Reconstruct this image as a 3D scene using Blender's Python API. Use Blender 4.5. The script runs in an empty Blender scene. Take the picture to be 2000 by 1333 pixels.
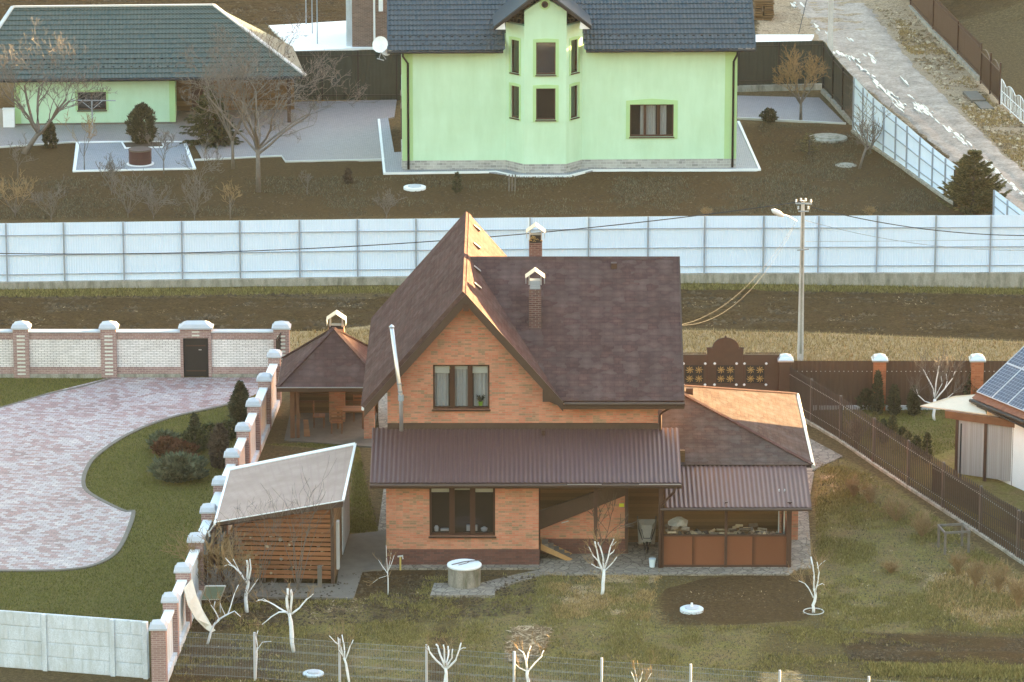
import bpy, bmesh, math, random
import numpy as np
from mathutils import Vector, Matrix
R = math.radians
S = bpy.context.scene
COL = S.collection
# ------------------------------------------------------------------ camera
FPX, PITCH, CH = 8800.0, R(15.0), 50.8
cam = bpy.data.cameras.new('camera'); camo = bpy.data.objects.new('camera', cam); COL.objects.link(camo)
cam.sensor_width = 36; cam.lens = FPX/2000*36; cam.clip_start = 1; cam.clip_end = 4000
camo.location = (0, 0, CH); camo.rotation_euler = (R(90)-PITCH, 0, 0)
S.camera = camo
# ------------------------------------------------------------------ light
SUN_AZ, SUN_EL = R(33), R(2.6)          # azimuth from +X towards +Y
S.world = bpy.data.worlds.new('World'); S.world.use_nodes = True
wn = S.world.node_tree; bg = wn.nodes['Background']
sky = wn.nodes.new('ShaderNodeTexSky'); sky.sky_type = 'NISHITA'; sky.sun_disc = False
sky.sun_elevation = SUN_EL; sky.sun_rotation = math.pi/2 - SUN_AZ
sky.air_density = 1.8; sky.dust_density = 3.0; sky.ozone_density = 2.2
wn.links.new(sky.outputs[0], bg.inputs[0]); bg.inputs[1].default_value = 0.11
sl = bpy.data.lights.new('sun', 'SUN'); sl.energy = 2.5; sl.angle = R(0.5); sl.color = (1.0, 0.70, 0.33)
so = bpy.data.objects.new('sun', sl); COL.objects.link(so)
sd = Vector((math.cos(SUN_AZ)*math.cos(SUN_EL), math.sin(SUN_AZ)*math.cos(SUN_EL), math.sin(SUN_EL)))
so.rotation_euler = sd.to_track_quat('Z', 'Y').to_euler()
S.view_settings.view_transform = 'Standard'; S.view_settings.look = 'None'
S.view_settings.gamma = 1; S.view_settings.exposure = 5.1
# ------------------------------------------------------------------ projection helpers: a point of the photo on a plane of the place
_f = Vector((0, math.cos(PITCH), -math.sin(PITCH))); _u = Vector((0, math.sin(PITCH), math.cos(PITCH)))
def ray(px, py): return _f + Vector((1,0,0))*((px-1000)/FPX) - _u*((py-666.5)/FPX)
def G(px, py, z=0.0):
    d = ray(px, py); t = (z-CH)/d.z; return Vector((0,0,CH)) + d*t
def PY(px, py, Y):
    d = ray(px, py); return Vector((0,0,CH)) + d*(Y/d.y)
def PL(px, py, O, n):
    d = ray(px, py); c = Vector((0,0,CH)); return c + d*((O-c).dot(n)/d.dot(n))
def hgt(px, by, ty): b = G(px, by); return PY(px, ty, b.y).z
class Frame:
    def __init__(s, O, yaw=0.0):
        s.O = Vector(O); s.x = Vector((math.cos(yaw), math.sin(yaw), 0)); s.y = Vector((-math.sin(yaw), math.cos(yaw), 0)); s.yaw = yaw
    def __call__(s, u, v, z): return s.O + s.x*u + s.y*v + Vector((0,0,z))
    def inv(s, p): q = p - s.O; return Vector((q.dot(s.x), q.dot(s.y), q.z))
    def at(s, px, py, v): return s.inv(PL(px, py, s(0, v, 0), s.y))     # pixel on the plane v=const
    def atu(s, px, py, u): return s.inv(PL(px, py, s(u, 0, 0), s.x))
WF = Frame((0,0,0))
# ------------------------------------------------------------------ object helpers
def tag(o, label=None, cat=None, group=None, kind=None):
    if label: o['label'] = label
    if cat: o['category'] = cat
    if group: o['group'] = group
    if kind: o['kind'] = kind
    return o
def thing(name, loc, label, cat, group=None):
    o = bpy.data.objects.new(name, None); o.empty_display_size = .3; COL.objects.link(o); o.location = loc
    return tag(o, label, cat, group)
def origin(p):
    if p is None: return Vector((0,0,0))
    while p.parent: p = p.parent
    return Vector(p.location)
def copy_tree(o, loc=None, rz=None, label=None, parent=None, scale=None):
    c = o.copy(); COL.objects.link(c)
    if parent: c.parent = parent
    if loc is not None: c.location = loc
    if rz is not None: c.rotation_euler = (0,0,rz)
    if scale: c.scale = (scale,)*3
    if label: c['label'] = label
    for ch in list(o.children): copy_tree(ch, parent=c)
    return c
class MB:
    def __init__(s, F=None): s.v = []; s.f = []; s.F = F or WF; s.sm = False
    def pt(s, p):
        s.v.append(s.F(*p)); return len(s.v)-1
    def poly(s, pts): s.f.append([s.pt(p) for p in pts]); return s
    def hexa(s, a, b):      # two quads a (bottom) and b (top) joined
        i = [s.pt(p) for p in a]; j = [s.pt(p) for p in b]; n = len(i)
        s.f.append(i[::-1]); s.f.append(j)
        for k in range(n): s.f.append([i[k], i[(k+1)%n], j[(k+1)%n], j[k]])
        return s
    def box(s, x0, x1, y0, y1, z0, z1):
        return s.hexa([(x0,y0,z0),(x1,y0,z0),(x1,y1,z0),(x0,y1,z0)], [(x0,y0,z1),(x1,y0,z1),(x1,y1,z1),(x0,y1,z1)])
    def extr(s, pts, d):    # polygon extruded by vector d
        d = Vector(d); return s.hexa([tuple(p) for p in pts], [tuple(Vector(p)+d) for p in pts])
    def slab(s, pts, t):    # polygon thickened against its normal (pts counter-clockwise from above)
        P = [Vector(p) for p in pts]; n = (P[1]-P[0]).cross(P[2]-P[0]).normalized()
        return s.extr([p-n*t for p in P], n*t)
    def beam(s, p, q, w, h=None, up=(0,0,1)):
        p = Vector(p); q = Vector(q); h = h or w; d = (q-p).normalized(); up = Vector(up)
        if abs(d.dot(up)) > .98: up = Vector((0,1,0))
        r = d.cross(up).normalized(); t = r.cross(d).normalized()
        c = [r*w/2+t*h/2, -r*w/2+t*h/2, -r*w/2-t*h/2, r*w/2-t*h/2]
        return s.hexa([tuple(p+k) for k in c], [tuple(q+k) for k in c])
    def tube(s, P, rad, n=6, cap=True):
        P = [Vector(p) for p in P]
        if not hasattr(rad, '__len__'): rad = [rad]*len(P)
        rings = []
        for i, p in enumerate(P):
            d = (P[min(i+1,len(P)-1)]-P[max(i-1,0)]).normalized()
            a = Vector((0,0,1)) if abs(d.z) < .9 else Vector((0,1,0))
            r = d.cross(a).normalized(); t = r.cross(d).normalized()
            rings.append([s.pt(tuple(p + (r*math.cos(k*2*math.pi/n)+t*math.sin(k*2*math.pi/n))*rad[i])) for k in range(n)])
        for a, b in zip(rings, rings[1:]):
            for k in range(n): s.f.append([a[k], a[(k+1)%n], b[(k+1)%n], b[k]])
        if cap: s.f.append(rings[0][::-1]); s.f.append(rings[-1])
        return s
    def lathe(s, c, prof, n=20):      # prof [(r,z)] closed at the ends
        rings = [[s.pt((c[0]+r*math.cos(k*2*math.pi/n), c[1]+r*math.sin(k*2*math.pi/n), c[2]+z)) for k in range(n)] for r, z in prof]
        for a, b in zip(rings, rings[1:]):
            for k in range(n): s.f.append([a[k], a[(k+1)%n], b[(k+1)%n], b[k]])
        s.f.append(rings[0][::-1]); s.f.append(rings[-1]); return s
    def sheet(s, a, b, c, d, fn, du, dv, U0=0.0, abs_u=False):   # a->b bottom edge, d->c top edge, fn(u,v)=offset along the normal
        a, b, c, d = [Vector(s.F(*p)) for p in (a,b,c,d)]
        n = (b-a).cross(d-a).normalized(); t = (b-a).normalized(); w = n.cross(t)
        nu = max(2, int(max((b-a).length, (c-d).length)/du)); H = max((d-a).dot(w), (c-b).dot(w)); nv = len(dv) if hasattr(dv,'__len__') else max(1, int(H/dv))
        vs = dv if hasattr(dv,'__len__') else [k/nv for k in range(nv+1)]
        rows = []
        for q in vs:
            L = a.lerp(d, q); Rr = b.lerp(c, q); row = []
            for i in range(nu+1):
                p = L.lerp(Rr, i/nu); row.append(len(s.v)); s.v.append(p + n*fn((p-a).dot(t)+U0, (p-a).dot(w)))
            rows.append(row)
        for r0, r1 in zip(rows, rows[1:]):
            for i in range(nu): s.f.append([r0[i], r0[i+1], r1[i+1], r1[i]])
        s.nofix = True
        return s
    def build(s, name, mat, parent=None, smooth=False, kind=None, label=None, cat=None, group=None):
        o0 = origin(parent)
        me = bpy.data.meshes.new(name); me.from_pydata([tuple(v-o0) for v in s.v], [], s.f)
        if not getattr(s, 'nofix', False) and len(s.f) < 60000:
            bm = bmesh.new(); bm.from_mesh(me); bmesh.ops.recalc_face_normals(bm, faces=bm.faces); bm.to_mesh(me); bm.free()
        uvs(me, o0)
        me.materials.append(mat)
        if smooth or s.sm: me.polygons.foreach_set('use_smooth', [True]*len(me.polygons))
        o = bpy.data.objects.new(name, me); COL.objects.link(o)
        if parent: o.parent = parent
        tag(o, label, cat, group, kind); return o
def uvs(me, o0):            # metre-true UVs: u along the level line of each face, v up its slope
    nP = len(me.polygons)
    if nP == 0: return
    uv = me.uv_layers.new(name='UVMap')
    nl = len(me.loops); vi = np.empty(nl, dtype=np.int32); me.loops.foreach_get('vertex_index', vi)
    co = np.empty(len(me.vertices)*3); me.vertices.foreach_get('co', co); co = co.reshape(-1,3) + np.array(o0)
    no = np.empty(nP*3); me.polygons.foreach_get('normal', no); no = no.reshape(-1,3)
    tot = np.empty(nP, dtype=np.int32); me.polygons.foreach_get('loop_total', tot)
    n = np.repeat(no, tot, axis=0); p = co[vi]
    flat = np.abs(n[:,2]) > .985
    t = np.stack([-n[:,1], n[:,0], np.zeros(len(n))], 1); L = np.linalg.norm(t, axis=1); L[L<1e-6] = 1; t /= L[:,None]
    t[flat] = (1,0,0); w = np.cross(n, t); w[flat] = (0,1,0)
    a = np.stack([(p*t).sum(1), (p*w).sum(1)], 1).ravel()
    uv.data.foreach_set('uv', a.astype(np.float32))
def np_obj(name, verts, faces, mat, kind=None, smooth=False, label=None, cat=None, parent=None):   # big meshes from numpy
    me = bpy.data.meshes.new(name); verts = np.asarray(verts, dtype=np.float32) - np.array(origin(parent), dtype=np.float32); faces = np.asarray(faces, dtype=np.int32); k = faces.shape[1]
    me.vertices.add(len(verts)); me.vertices.foreach_set('co', verts.ravel())
    me.loops.add(faces.size); me.loops.foreach_set('vertex_index', faces.ravel())
    me.polygons.add(len(faces)); me.polygons.foreach_set('loop_start', np.arange(0, faces.size, k, dtype=np.int32))
    me.update(calc_edges=True); uvs(me, Vector((0,0,0)))
    me.materials.append(mat)
    if smooth: me.polygons.foreach_set('use_smooth', np.ones(len(faces), dtype=bool))
    o = bpy.data.objects.new(name, me); COL.objects.link(o)
    if parent: o.parent = parent
    return tag(o, label, cat, None, kind)
# ------------------------------------------------------------------ materials
class NT:
    def __init__(s, name, rough=.8, spec=.3, metal=0):
        s.m = bpy.data.materials.new(name); s.m.use_nodes = True; s.t = s.m.node_tree; s.b = s.t.nodes['Principled BSDF']
        s.b.inputs['Roughness'].default_value = rough; s.b.inputs['Specular IOR Level'].default_value = spec; s.b.inputs['Metallic'].default_value = metal
        tc = s.t.nodes.new('ShaderNodeTexCoord'); s.uv = tc.outputs['UV']; s.ob = tc.outputs['Object']
    def l(s, a, b): s.t.links.new(a, b)
    def n(s, typ, **k):
        q = s.t.nodes.new(typ)
        for a, b in k.items(): setattr(q, a, b)
        return q
    def noise(s, scale, detail=4, rough=.6, vec=None, out='Fac', sc3=None):
        q = s.n('ShaderNodeTexNoise'); q.inputs['Scale'].default_value = scale; q.inputs['Detail'].default_value = detail; q.inputs['Roughness'].default_value = rough
        v = vec or s.ob
        if sc3:
            mp = s.n('ShaderNodeMapping'); mp.inputs['Scale'].default_value = sc3; s.l(v, mp.inputs['Vector']); v = mp.outputs[0]
        s.l(v, q.inputs['Vector']); return q.outputs[out]
    def ramp(s, fac, stops):
        q = s.n('ShaderNodeValToRGB'); e = q.color_ramp.elements
        while len(e) < len(stops): e.new(.5)
        for k, (p, c) in enumerate(stops):
            e[k].position = p; e[k].color = (c[0],c[1],c[2],1) if hasattr(c,'__len__') else (c,c,c,1)
        s.l(fac, q.inputs[0]); return q.outputs[0]
    def mix(s, fac, a, b, mode='MIX'):
        q = s.n('ShaderNodeMix', data_type='RGBA', blend_type=mode)
        for k, x in ((0, fac), (6, a), (7, b)):
            if isinstance(x, (int, float)): q.inputs[k].default_value = x
            elif isinstance(x, tuple): q.inputs[k].default_value = (x[0],x[1],x[2],1)
            else: s.l(x, q.inputs[k])
        return q.outputs[2]
    def math(s, op, a, b=None, clamp=False):
        q = s.n('ShaderNodeMath', operation=op); q.use_clamp = clamp
        for k, x in ((0,a),(1,b)):
            if x is None: continue
            if isinstance(x, (int,float)): q.inputs[k].default_value = x
            else: s.l(x, q.inputs[k])
        return q.outputs[0]
    def bump(s, h, strength=.5, dist=.02):
        q = s.n('ShaderNodeBump'); q.inputs['Strength'].default_value = strength; q.inputs['Distance'].default_value = dist
        s.l(h, q.inputs['Height']); s.l(q.outputs[0], s.b.inputs['Normal'])
    def col(s, c):
        if isinstance(c, tuple): s.b.inputs['Base Color'].default_value = (*c,1)
        else: s.l(c, s.b.inputs['Base Color'])
        return s
def dk(c, k): return tuple(x*k for x in c)
def plain(name, c, rough=.7, var=.25, scale=3, bump=.2, spec=.3, metal=0, fine=40):
    m = NT(name, rough, spec, metal)
    a = m.noise(scale, 6, .65); b = m.noise(fine, 3, .6)
    k = m.math('ADD', m.math('MULTIPLY', a, .65), m.math('MULTIPLY', b, .35))
    m.col(m.ramp(k, [(.3, dk(c, 1-var)), (.7, dk(c, 1+var*.7))])); m.bump(b, bump, .01); return m.m
def brickm(name, c1, c2, c3, mortar, bw=.25, bh=.075, ms=.012, rough=.85, var=.18, bump=.4, odd=None):
    m = NT(name, rough, .2)
    def br(A, B, off):
        q = m.n('ShaderNodeTexBrick'); q.offset = .5; q.inputs['Scale'].default_value = 1; q.inputs['Brick Width'].default_value = bw; q.inputs['Row Height'].default_value = bh
        q.inputs['Mortar Size'].default_value = ms; q.inputs['Mortar Smooth'].default_value = .3; q.inputs['Bias'].default_value = off
        q.inputs['Color1'].default_value = (*A,1); q.inputs['Color2'].default_value = (*B,1); q.inputs['Mortar'].default_value = (*mortar,1); m.l(m.uv, q.inputs['Vector']); return q
    q = br(c1, c2, 0); q2 = br(c3, c2, -.2)
    big = m.noise(1.1, 4, .6)
    # cell hue: a noise sampled per brick
    sx = m.n('ShaderNodeMapping'); sx.inputs['Scale'].default_value = (1/bw, 1/bh, 1); m.l(m.uv, sx.inputs['Vector'])
    wn_ = m.n('ShaderNodeTexWhiteNoise', noise_dimensions='2D'); fl = m.n('ShaderNodeVectorMath', operation='FLOOR'); m.l(sx.outputs[0], fl.inputs[0]); m.l(fl.outputs[0], wn_.inputs['Vector'])
    col = m.mix(m.ramp(wn_.outputs['Value'], [(.55,0),(.75,1)]), q.outputs['Color'], q2.outputs['Color'])
    col = m.mix(1.0, col, m.ramp(big, [(.3, (1-var,)*3), (.7, (1+var*.5,)*3)]), 'MULTIPLY')
    m.col(col); m.bump(m.math('ADD', m.math('MULTIPLY', q.outputs['Fac'], -1.0), m.math('MULTIPLY', m.noise(60,3), .5)), bump, .012); return m.m
def shinglem(name, c1, c2, c3, bw=.33, bh=.16):
    m = NT(name, .95, .04)
    q = m.n('ShaderNodeTexBrick'); q.offset = .5; q.inputs['Scale'].default_value = 1; q.inputs['Brick Width'].default_value = bw; q.inputs['Row Height'].default_value = bh
    q.inputs['Mortar Size'].default_value = .008; q.inputs['Mortar Smooth'].default_value = .6
    for k, c in (('Color1', c1), ('Color2', c2), ('Mortar', dk(c1, .62))): q.inputs[k].default_value = (*c,1)
    m.l(m.uv, q.inputs['Vector'])
    vo = m.n('ShaderNodeTexVoronoi', distance='MANHATTAN'); vo.inputs['Scale'].default_value = 2.3; vo.inputs['Randomness'].default_value = .45
    mp = m.n('ShaderNodeMapping'); mp.inputs['Scale'].default_value = (1.0,1.55,1); m.l(m.uv, mp.inputs['Vector']); m.l(mp.outputs[0], vo.inputs['Vector'])
    sep = m.n('ShaderNodeSeparateColor'); m.l(vo.outputs['Color'], sep.inputs[0])
    col = m.mix(m.math('MULTIPLY', m.ramp(sep.outputs[0], [(.2,0),(.8,1)]), .65), q.outputs['Color'], c3)
    col = m.mix(m.math('MULTIPLY', m.ramp(sep.outputs[1], [(.55,0),(.75,1)]), .35), col, dk(c1,.72))
    col = m.mix(1.0, col, m.ramp(vo.outputs['Distance'], [(.25,(1.06,)*3),(.75,(.86,)*3)]), 'MULTIPLY')
    col = m.mix(1.0, col, m.ramp(m.noise(90,2), [(.3,(.8,)*3),(.7,(1.2,)*3)]), 'MULTIPLY')
    col = m.mix(1.0, col, m.ramp(m.noise(.7,4), [(.3,(.85,)*3),(.7,(1.12,)*3)]), 'MULTIPLY')
    m.col(col); m.bump(m.math('ADD', m.math('MULTIPLY', q.outputs['Fac'], -.8), m.noise(90,2)), .45, .01); return m.m
def woodm(name, c, plank=.12, vert=False, rough=.65, var=.4):
    m = NT(name, rough, .3)
    v = m.uv
    sp = m.n('ShaderNodeSeparateXYZ'); m.l(v, sp.inputs[0]); a = sp.outputs[0 if vert else 1]
    pl = m.math('DIVIDE', a, plank); fr = m.math('FRACT', pl); fl = m.math('FLOOR', pl)
    w = m.n('ShaderNodeTexWhiteNoise', noise_dimensions='1D'); m.l(fl, w.inputs['W'])
    g = m.noise(6, 5, .6, v, sc3=((12,1,1) if vert else (1,12,1)))
    k = m.math('ADD', m.math('MULTIPLY', w.outputs['Value'], .5), m.math('MULTIPLY', g, .5))
    gap = m.ramp(fr, [(0,.35),(.08,1)]) if True else None
    m.col(m.mix(1.0, m.ramp(k, [(.2, dk(c,1-var)), (.8, dk(c,1+var*.6))]), gap, 'MULTIPLY')); m.bump(gap, .5, .01); return m.m
def paverm(name, cols, bw=.2, bh=.1, ang=0, mort=(.10,.095,.095)):
    m = NT(name, .55, .45)
    mp = m.n('ShaderNodeMapping'); mp.inputs['Rotation'].default_value = (0,0,ang); m.l(m.uv, mp.inputs['Vector'])
    q = m.n('ShaderNodeTexBrick'); q.offset = .5; q.inputs['Scale'].default_value = 1; q.inputs['Brick Width'].default_value = bw; q.inputs['Row Height'].default_value = bh; q.inputs['Mortar Size'].default_value = .008
    q.inputs['Color1'].default_value = (0,0,0,1); q.inputs['Color2'].default_value = (1,1,1,1); q.inputs['Mortar'].default_value = (.5,.5,.5,1); m.l(mp.outputs[0], q.inputs['Vector'])
    big = m.noise(.45, 3, .5)
    k = m.math('ADD', m.math('MULTIPLY', q.outputs['Color'], .55), m.math('MULTIPLY', m.math('SUBTRACT', big, .5), .7)); k = m.math('ADD', k, .24)
    n = len(cols); col = m.ramp(k, [(.15+.8*i/(n-1), c) for i, c in enumerate(cols)])
    col = m.mix(q.outputs['Fac'], col, mort)
    col = m.mix(1.0, col, m.ramp(m.noise(25,4), [(.3,(.85,)*3),(.7,(1.1,)*3)]), 'MULTIPLY')
    m.col(col); m.bump(q.outputs['Fac'], -.3, .01); return m.m
def stonem(name, c1, c2, joint, scale=3.0):
    m = NT(name, .85, .25)
    vo = m.n('ShaderNodeTexVoronoi'); vo.inputs['Scale'].default_value = scale; m.l(m.uv, vo.inputs['Vector'])
    ve = m.n('ShaderNodeTexVoronoi', feature='DISTANCE_TO_EDGE'); ve.inputs['Scale'].default_value = scale; m.l(m.uv, ve.inputs['Vector'])
    sep = m.n('ShaderNodeSeparateColor'); m.l(vo.outputs['Color'], sep.inputs[0])
    col = m.mix(sep.outputs[0], c1, c2); col = m.mix(m.ramp(ve.outputs['Distance'], [(.02,1),(.07,0)]), col, joint)
    col = m.mix(1.0, col, m.ramp(m.noise(18,5), [(.3,(.75,)*3),(.7,(1.2,)*3)]), 'MULTIPLY')
    m.col(col); m.bump(m.noise(14,5), .4, .02); return m.m
def leafm(name, c, c2=None, rough=.7):
    m = NT(name, rough, .06); g = m.n('ShaderNodeNewGeometry'); c2 = c2 or dk(c, 1.8)
    k = m.math('ADD', m.math('MULTIPLY', g.outputs['Random Per Island'], .6), m.math('MULTIPLY', m.noise(2.5,3), .4))
    m.col(m.ramp(k, [(.15, dk(c,.55)), (.5, c), (.85, c2)])); return m.m
def glassm(name, tint=(.02,.02,.022), a=.35, rough=.05):
    m = NT(name, rough, .6); m.b.inputs['Base Color'].default_value = (*tint,1)
    tr = m.n('ShaderNodeBsdfTransparent'); mx = m.n('ShaderNodeMixShader'); mx.inputs[0].default_value = 1-a
    out = m.t.nodes['Material Output']; m.l(tr.outputs[0], mx.inputs[1]); m.l(m.b.outputs[0], mx.inputs[2]); m.l(mx.outputs[0], out.inputs[0])
    return m.m
def metalsheet(name, c, rough=.45, var=.1, spec=.4):
    m = NT(name, rough, spec); a = m.noise(1.2,5,.6); b = m.noise(7,3,.6, sc3=(1,1,.12))
    m.col(m.ramp(m.math('ADD', m.math('MULTIPLY',a,.6), m.math('MULTIPLY',b,.4)), [(.3,dk(c,1-var)),(.7,dk(c,1+var))])); return m.m
def stainedm(name, c, dark, rough=.9):     # concrete with vertical weather streaks
    m = NT(name, rough, .2)
    st = m.noise(3, 6, .7, sc3=(1,1,.25)); sp = m.noise(22, 4, .6)
    m.col(m.mix(m.ramp(st, [(.42,0),(.68,1)]), m.ramp(sp, [(.3,dk(c,.8)),(.7,dk(c,1.12))]), dark)); m.bump(sp, .3, .01); return m.m
M = {}
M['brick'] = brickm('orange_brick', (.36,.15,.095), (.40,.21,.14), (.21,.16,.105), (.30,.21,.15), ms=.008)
M['brick_dark'] = brickm('maroon_brick', (.12,.05,.042), (.16,.07,.055), (.10,.05,.045), (.14,.09,.075), ms=.007)
M['brick_chim'] = brickm('brown_brick', (.12,.055,.045), (.17,.085,.07), (.10,.05,.045), (.25,.19,.17))
M['brick_mauve'] = brickm('mauve_brick', (.27,.19,.175), (.33,.24,.22), (.24,.165,.155), (.42,.37,.34))
M['brick_white'] = brickm('white_brick', (.62,.60,.54), (.68,.66,.60), (.56,.54,.49), (.22,.18,.165), ms=.010, var=.12)
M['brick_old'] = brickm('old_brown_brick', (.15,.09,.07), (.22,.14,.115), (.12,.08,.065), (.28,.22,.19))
M['white_block'] = plain('white_block', (.66,.64,.58), .8, .12)
M['shingle'] = shinglem('brown_shingle', (.088,.060,.057), (.108,.073,.068), (.112,.092,.090))
M['shingle2'] = shinglem('lighter_brown_shingle', (.14,.088,.068), (.17,.11,.084), (.16,.125,.105))
M['rust_metal'] = metalsheet('maroon_roof_sheet', (.105,.062,.060), .5)
M['brown'] = plain('brown_paint', (.070,.036,.026), .5, .2, bump=.1)
M['brown_trim'] = plain('dark_brown_trim', (.075,.042,.034), .5, .2, bump=.1)
M['fence_brown'] = metalsheet('brown_fence_sheet', (.060,.038,.032), .5)
M['picket'] = plain('dark_picket_paint', (.050,.038,.034), .45, .2, bump=.1)
M['post_grey'] = plain('brown_grey_post', (.15,.125,.115), .5, .15)
M['wood'] = woodm('larch_board', (.24,.105,.05), .16)
M['woodpost'] = plain('brown_timber', (.17,.075,.038), .6, .3)
M['woodpanel'] = woodm('rust_brown_panel', (.17,.062,.030), 2.2, True, .55, .15)
M['siding'] = woodm('dark_wood_siding', (.17,.10,.05), .14)
M['winframe'] = plain('window_brown', (.060,.028,.018), .4, .2, bump=.05)
M['glass'] = glassm('window_glass', a=.68)
M['glass_dark'] = glassm('dark_glass', a=.3)
M['curtain'] = plain('curtain_cloth', (.55,.56,.56), .9, .1)
M['blind'] = plain('cream_blind', (.72,.73,.66), .9, .05)
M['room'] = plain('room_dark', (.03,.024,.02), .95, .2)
_g = NT('lime_green_render', .92, .1); _s = _g.noise(1.6,6,.7,sc3=(1,1,.16)); _p = _g.noise(.5,4,.6)
_g.col(_g.mix(1.0, _g.ramp(_s,[(.35,(.47,.70,.37)),(.6,(.51,.75,.41))]), _g.ramp(_p,[(.35,(.95,.95,.93)),(.65,(1.03,1.02,1.03))]), 'MULTIPLY')); _g.bump(_g.noise(30,3,.6),.2,.01); M['green'] = _g.m
M['green_trim'] = plain('olive_green_render', (.42,.62,.31), .9, .04, 1.0, .25, .15)
M['slate'] = metalsheet('anthracite_tile', (.060,.085,.105), .5, .08)
M['darkgreen_roof'] = metalsheet('dark_green_tile', (.070,.105,.10), .5, .08)
M['darkgreen_fence'] = metalsheet('black_green_fence', (.026,.034,.028), .5, .2)
M['white'] = plain('white_paint', (.78,.79,.80), .5, .05)
M['whitefence'] = metalsheet('pale_blue_sheet', (.58,.68,.80), .42, .03)
M['galv'] = plain('galvanised_grey', (.30,.34,.38), .5, .15, metal=.0)
M['galvdark'] = plain('dark_grey_rail', (.30,.34,.40), .5, .15)
M['zinc'] = plain('zinc_sheet', (.62,.62,.64), .3, .1, metal=.7)
M['cap'] = plain('pale_cap_concrete', (.47,.48,.51), .6, .1)
M['conc'] = stainedm('stained_concrete', (.34,.33,.31), (.15,.15,.13))
M['conc_light'] = stainedm('pale_concrete', (.50,.53,.52), (.36,.38,.35))
M['plinth_stone'] = brickm('stone_plinth', (.34,.33,.31), (.46,.45,.42), (.27,.26,.25), (.5,.49,.47), .32, .14, .012)
M['slab_conc'] = plain('slab_concrete', (.235,.22,.205), .9, .22, 2.0, .3)
M['kerb'] = plain('kerb_concrete', (.50,.50,.49), .8, .12)
M['pave'] = paverm('red_grey_pavers', [(.21,.15,.15),(.30,.20,.20),(.35,.33,.35),(.40,.385,.40),(.52,.49,.48)], .26, .19, R(8))
M['pave_grey'] = paverm('grey_pavers', [(.20,.185,.19),(.235,.215,.215),(.26,.24,.24)], .2, .1, 0)
M['pave_far'] = paverm('blue_grey_pavers', [(.23,.24,.27),(.27,.28,.31),(.30,.30,.33)], .2, .1, 0)
M['flag'] = stonem('crazy_paving', (.25,.225,.21), (.36,.335,.31), (.15,.14,.125), 3.2)
M['bark'] = plain('grey_bark', (.17,.145,.125), .9, .3, 6, .3)
M['barkdark'] = plain('dark_bark', (.10,.08,.065), .9, .3, 6, .3)
M['twig_warm'] = plain('tan_twig', (.22,.175,.115), .9, .3, 6, .2)
M['limewash'] = plain('limewash', (.80,.82,.85), .85, .12, 9, .2)
M['cable'] = plain('black_cable', (.03,.03,.035), .6, .1)
M['pole'] = stainedm('pole_concrete', (.50,.46,.43), (.34,.31,.29))
M['black'] = plain('black_metal', (.018,.018,.02), .45, .2)
M['gold'] = plain('gilt_ornament', (.50,.34,.13), .35, .2, metal=.6)
M['pillar_red'] = brickm('red_pillar_brick', (.40,.13,.06), (.46,.17,.08), (.34,.11,.05), (.42,.2,.12), ms=.006)
M['thuja'] = leafm('thuja_leaf', (.055,.058,.028), (.12,.12,.045))
M['thuja_dk'] = leafm('dark_evergreen', (.06,.062,.036), (.125,.12,.065))
M['spruce'] = leafm('spruce_needle', (.11,.10,.045), (.27,.22,.10))
M['juniper'] = leafm('blue_juniper', (.09,.10,.06), (.18,.18,.11))
M['redshrub'] = leafm('rusty_shrub', (.10,.045,.025), (.17,.08,.04))
M['grayshrub'] = leafm('grey_brown_shrub', (.085,.065,.05), (.14,.11,.085))
M['grass'] = leafm('grass_blade', (.12,.125,.045), (.20,.20,.08))
M['grass_dry'] = leafm('straw_blade', (.26,.215,.13), (.42,.36,.24))
M['grass_ol'] = leafm('olive_blade', (.14,.125,.065), (.25,.215,.125))
M['weed_brown'] = leafm('brown_weed', (.115,.102,.07), (.20,.18,.12))
M['clodl'] = leafm('soil_clod', (.075,.052,.030), (.14,.10,.06))
M['litter'] = leafm('pale_litter', (.22,.16,.10), (.55,.48,.38))
M['clod'] = plain('clod', (.085,.06,.042), 1, .35)
M['red_tile'] = plain('terracotta_tile', (.22,.085,.045), .6, .25, 5)
M['solar'] = None
def tint(m, c):          # overall hue correction of a finished material
    t = m.node_tree; b = t.nodes['Principled BSDF'].inputs['Base Color']
    if not b.links: b.default_value = (*[min(.9, b.default_value[i]*c[i]) for i in range(3)], 1); return m
    s = b.links[0].from_socket; q = t.nodes.new('ShaderNodeMix'); q.data_type = 'RGBA'; q.blend_type = 'MULTIPLY'; q.inputs[0].default_value = 1
    t.links.new(s, q.inputs[6]); q.inputs[7].default_value = (*c,1); t.links.new(q.outputs[2], b); return m
for k_, c_ in {'brick':(1.42,1.22,1.16),'whitefence':(1.2,1.19,1.21),'conc_light':(1.32,1.34,1.48),'green':(1.06,1.0,1.35),'pave':(1.06,.91,.86),'grass':(1.22,1.12,.8),'grass_ol':(1.5,1.42,.95),'grass_dry':(1.3,1.08,.78),
  'brick_white':(1.32,1.28,1.38),'rust_metal':(.88,.78,.74),'fence_brown':(1.4,1.25,1.0),'darkgreen_roof':(.85,.78,.74),'slate':(.66,.68,.68),'shingle':(1.03,.86,.83),'shingle2':(.64,.70,.78),'slab_conc':(.70,.64,.56),
  'brown_trim':(.98,1.08,.98),'pave_grey':(1.12,1.08,1.06),'litter':(1,.9,.75),'flag':(.85,.78,.68),'wood':(1.25,1.15,1.05),'brick_mauve':(1.15,1.0,1.0),'siding':(1,.95,.85),'kerb':(1.1,1.1,1.1),'pole':(1.3,1.3,1.3),'conc':(1.1,1.05,.95),'twig_warm':(1.3,1.1,.85),'bark':(.95,.95,.95)}.items(): tint(M[k_], c_)
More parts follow.
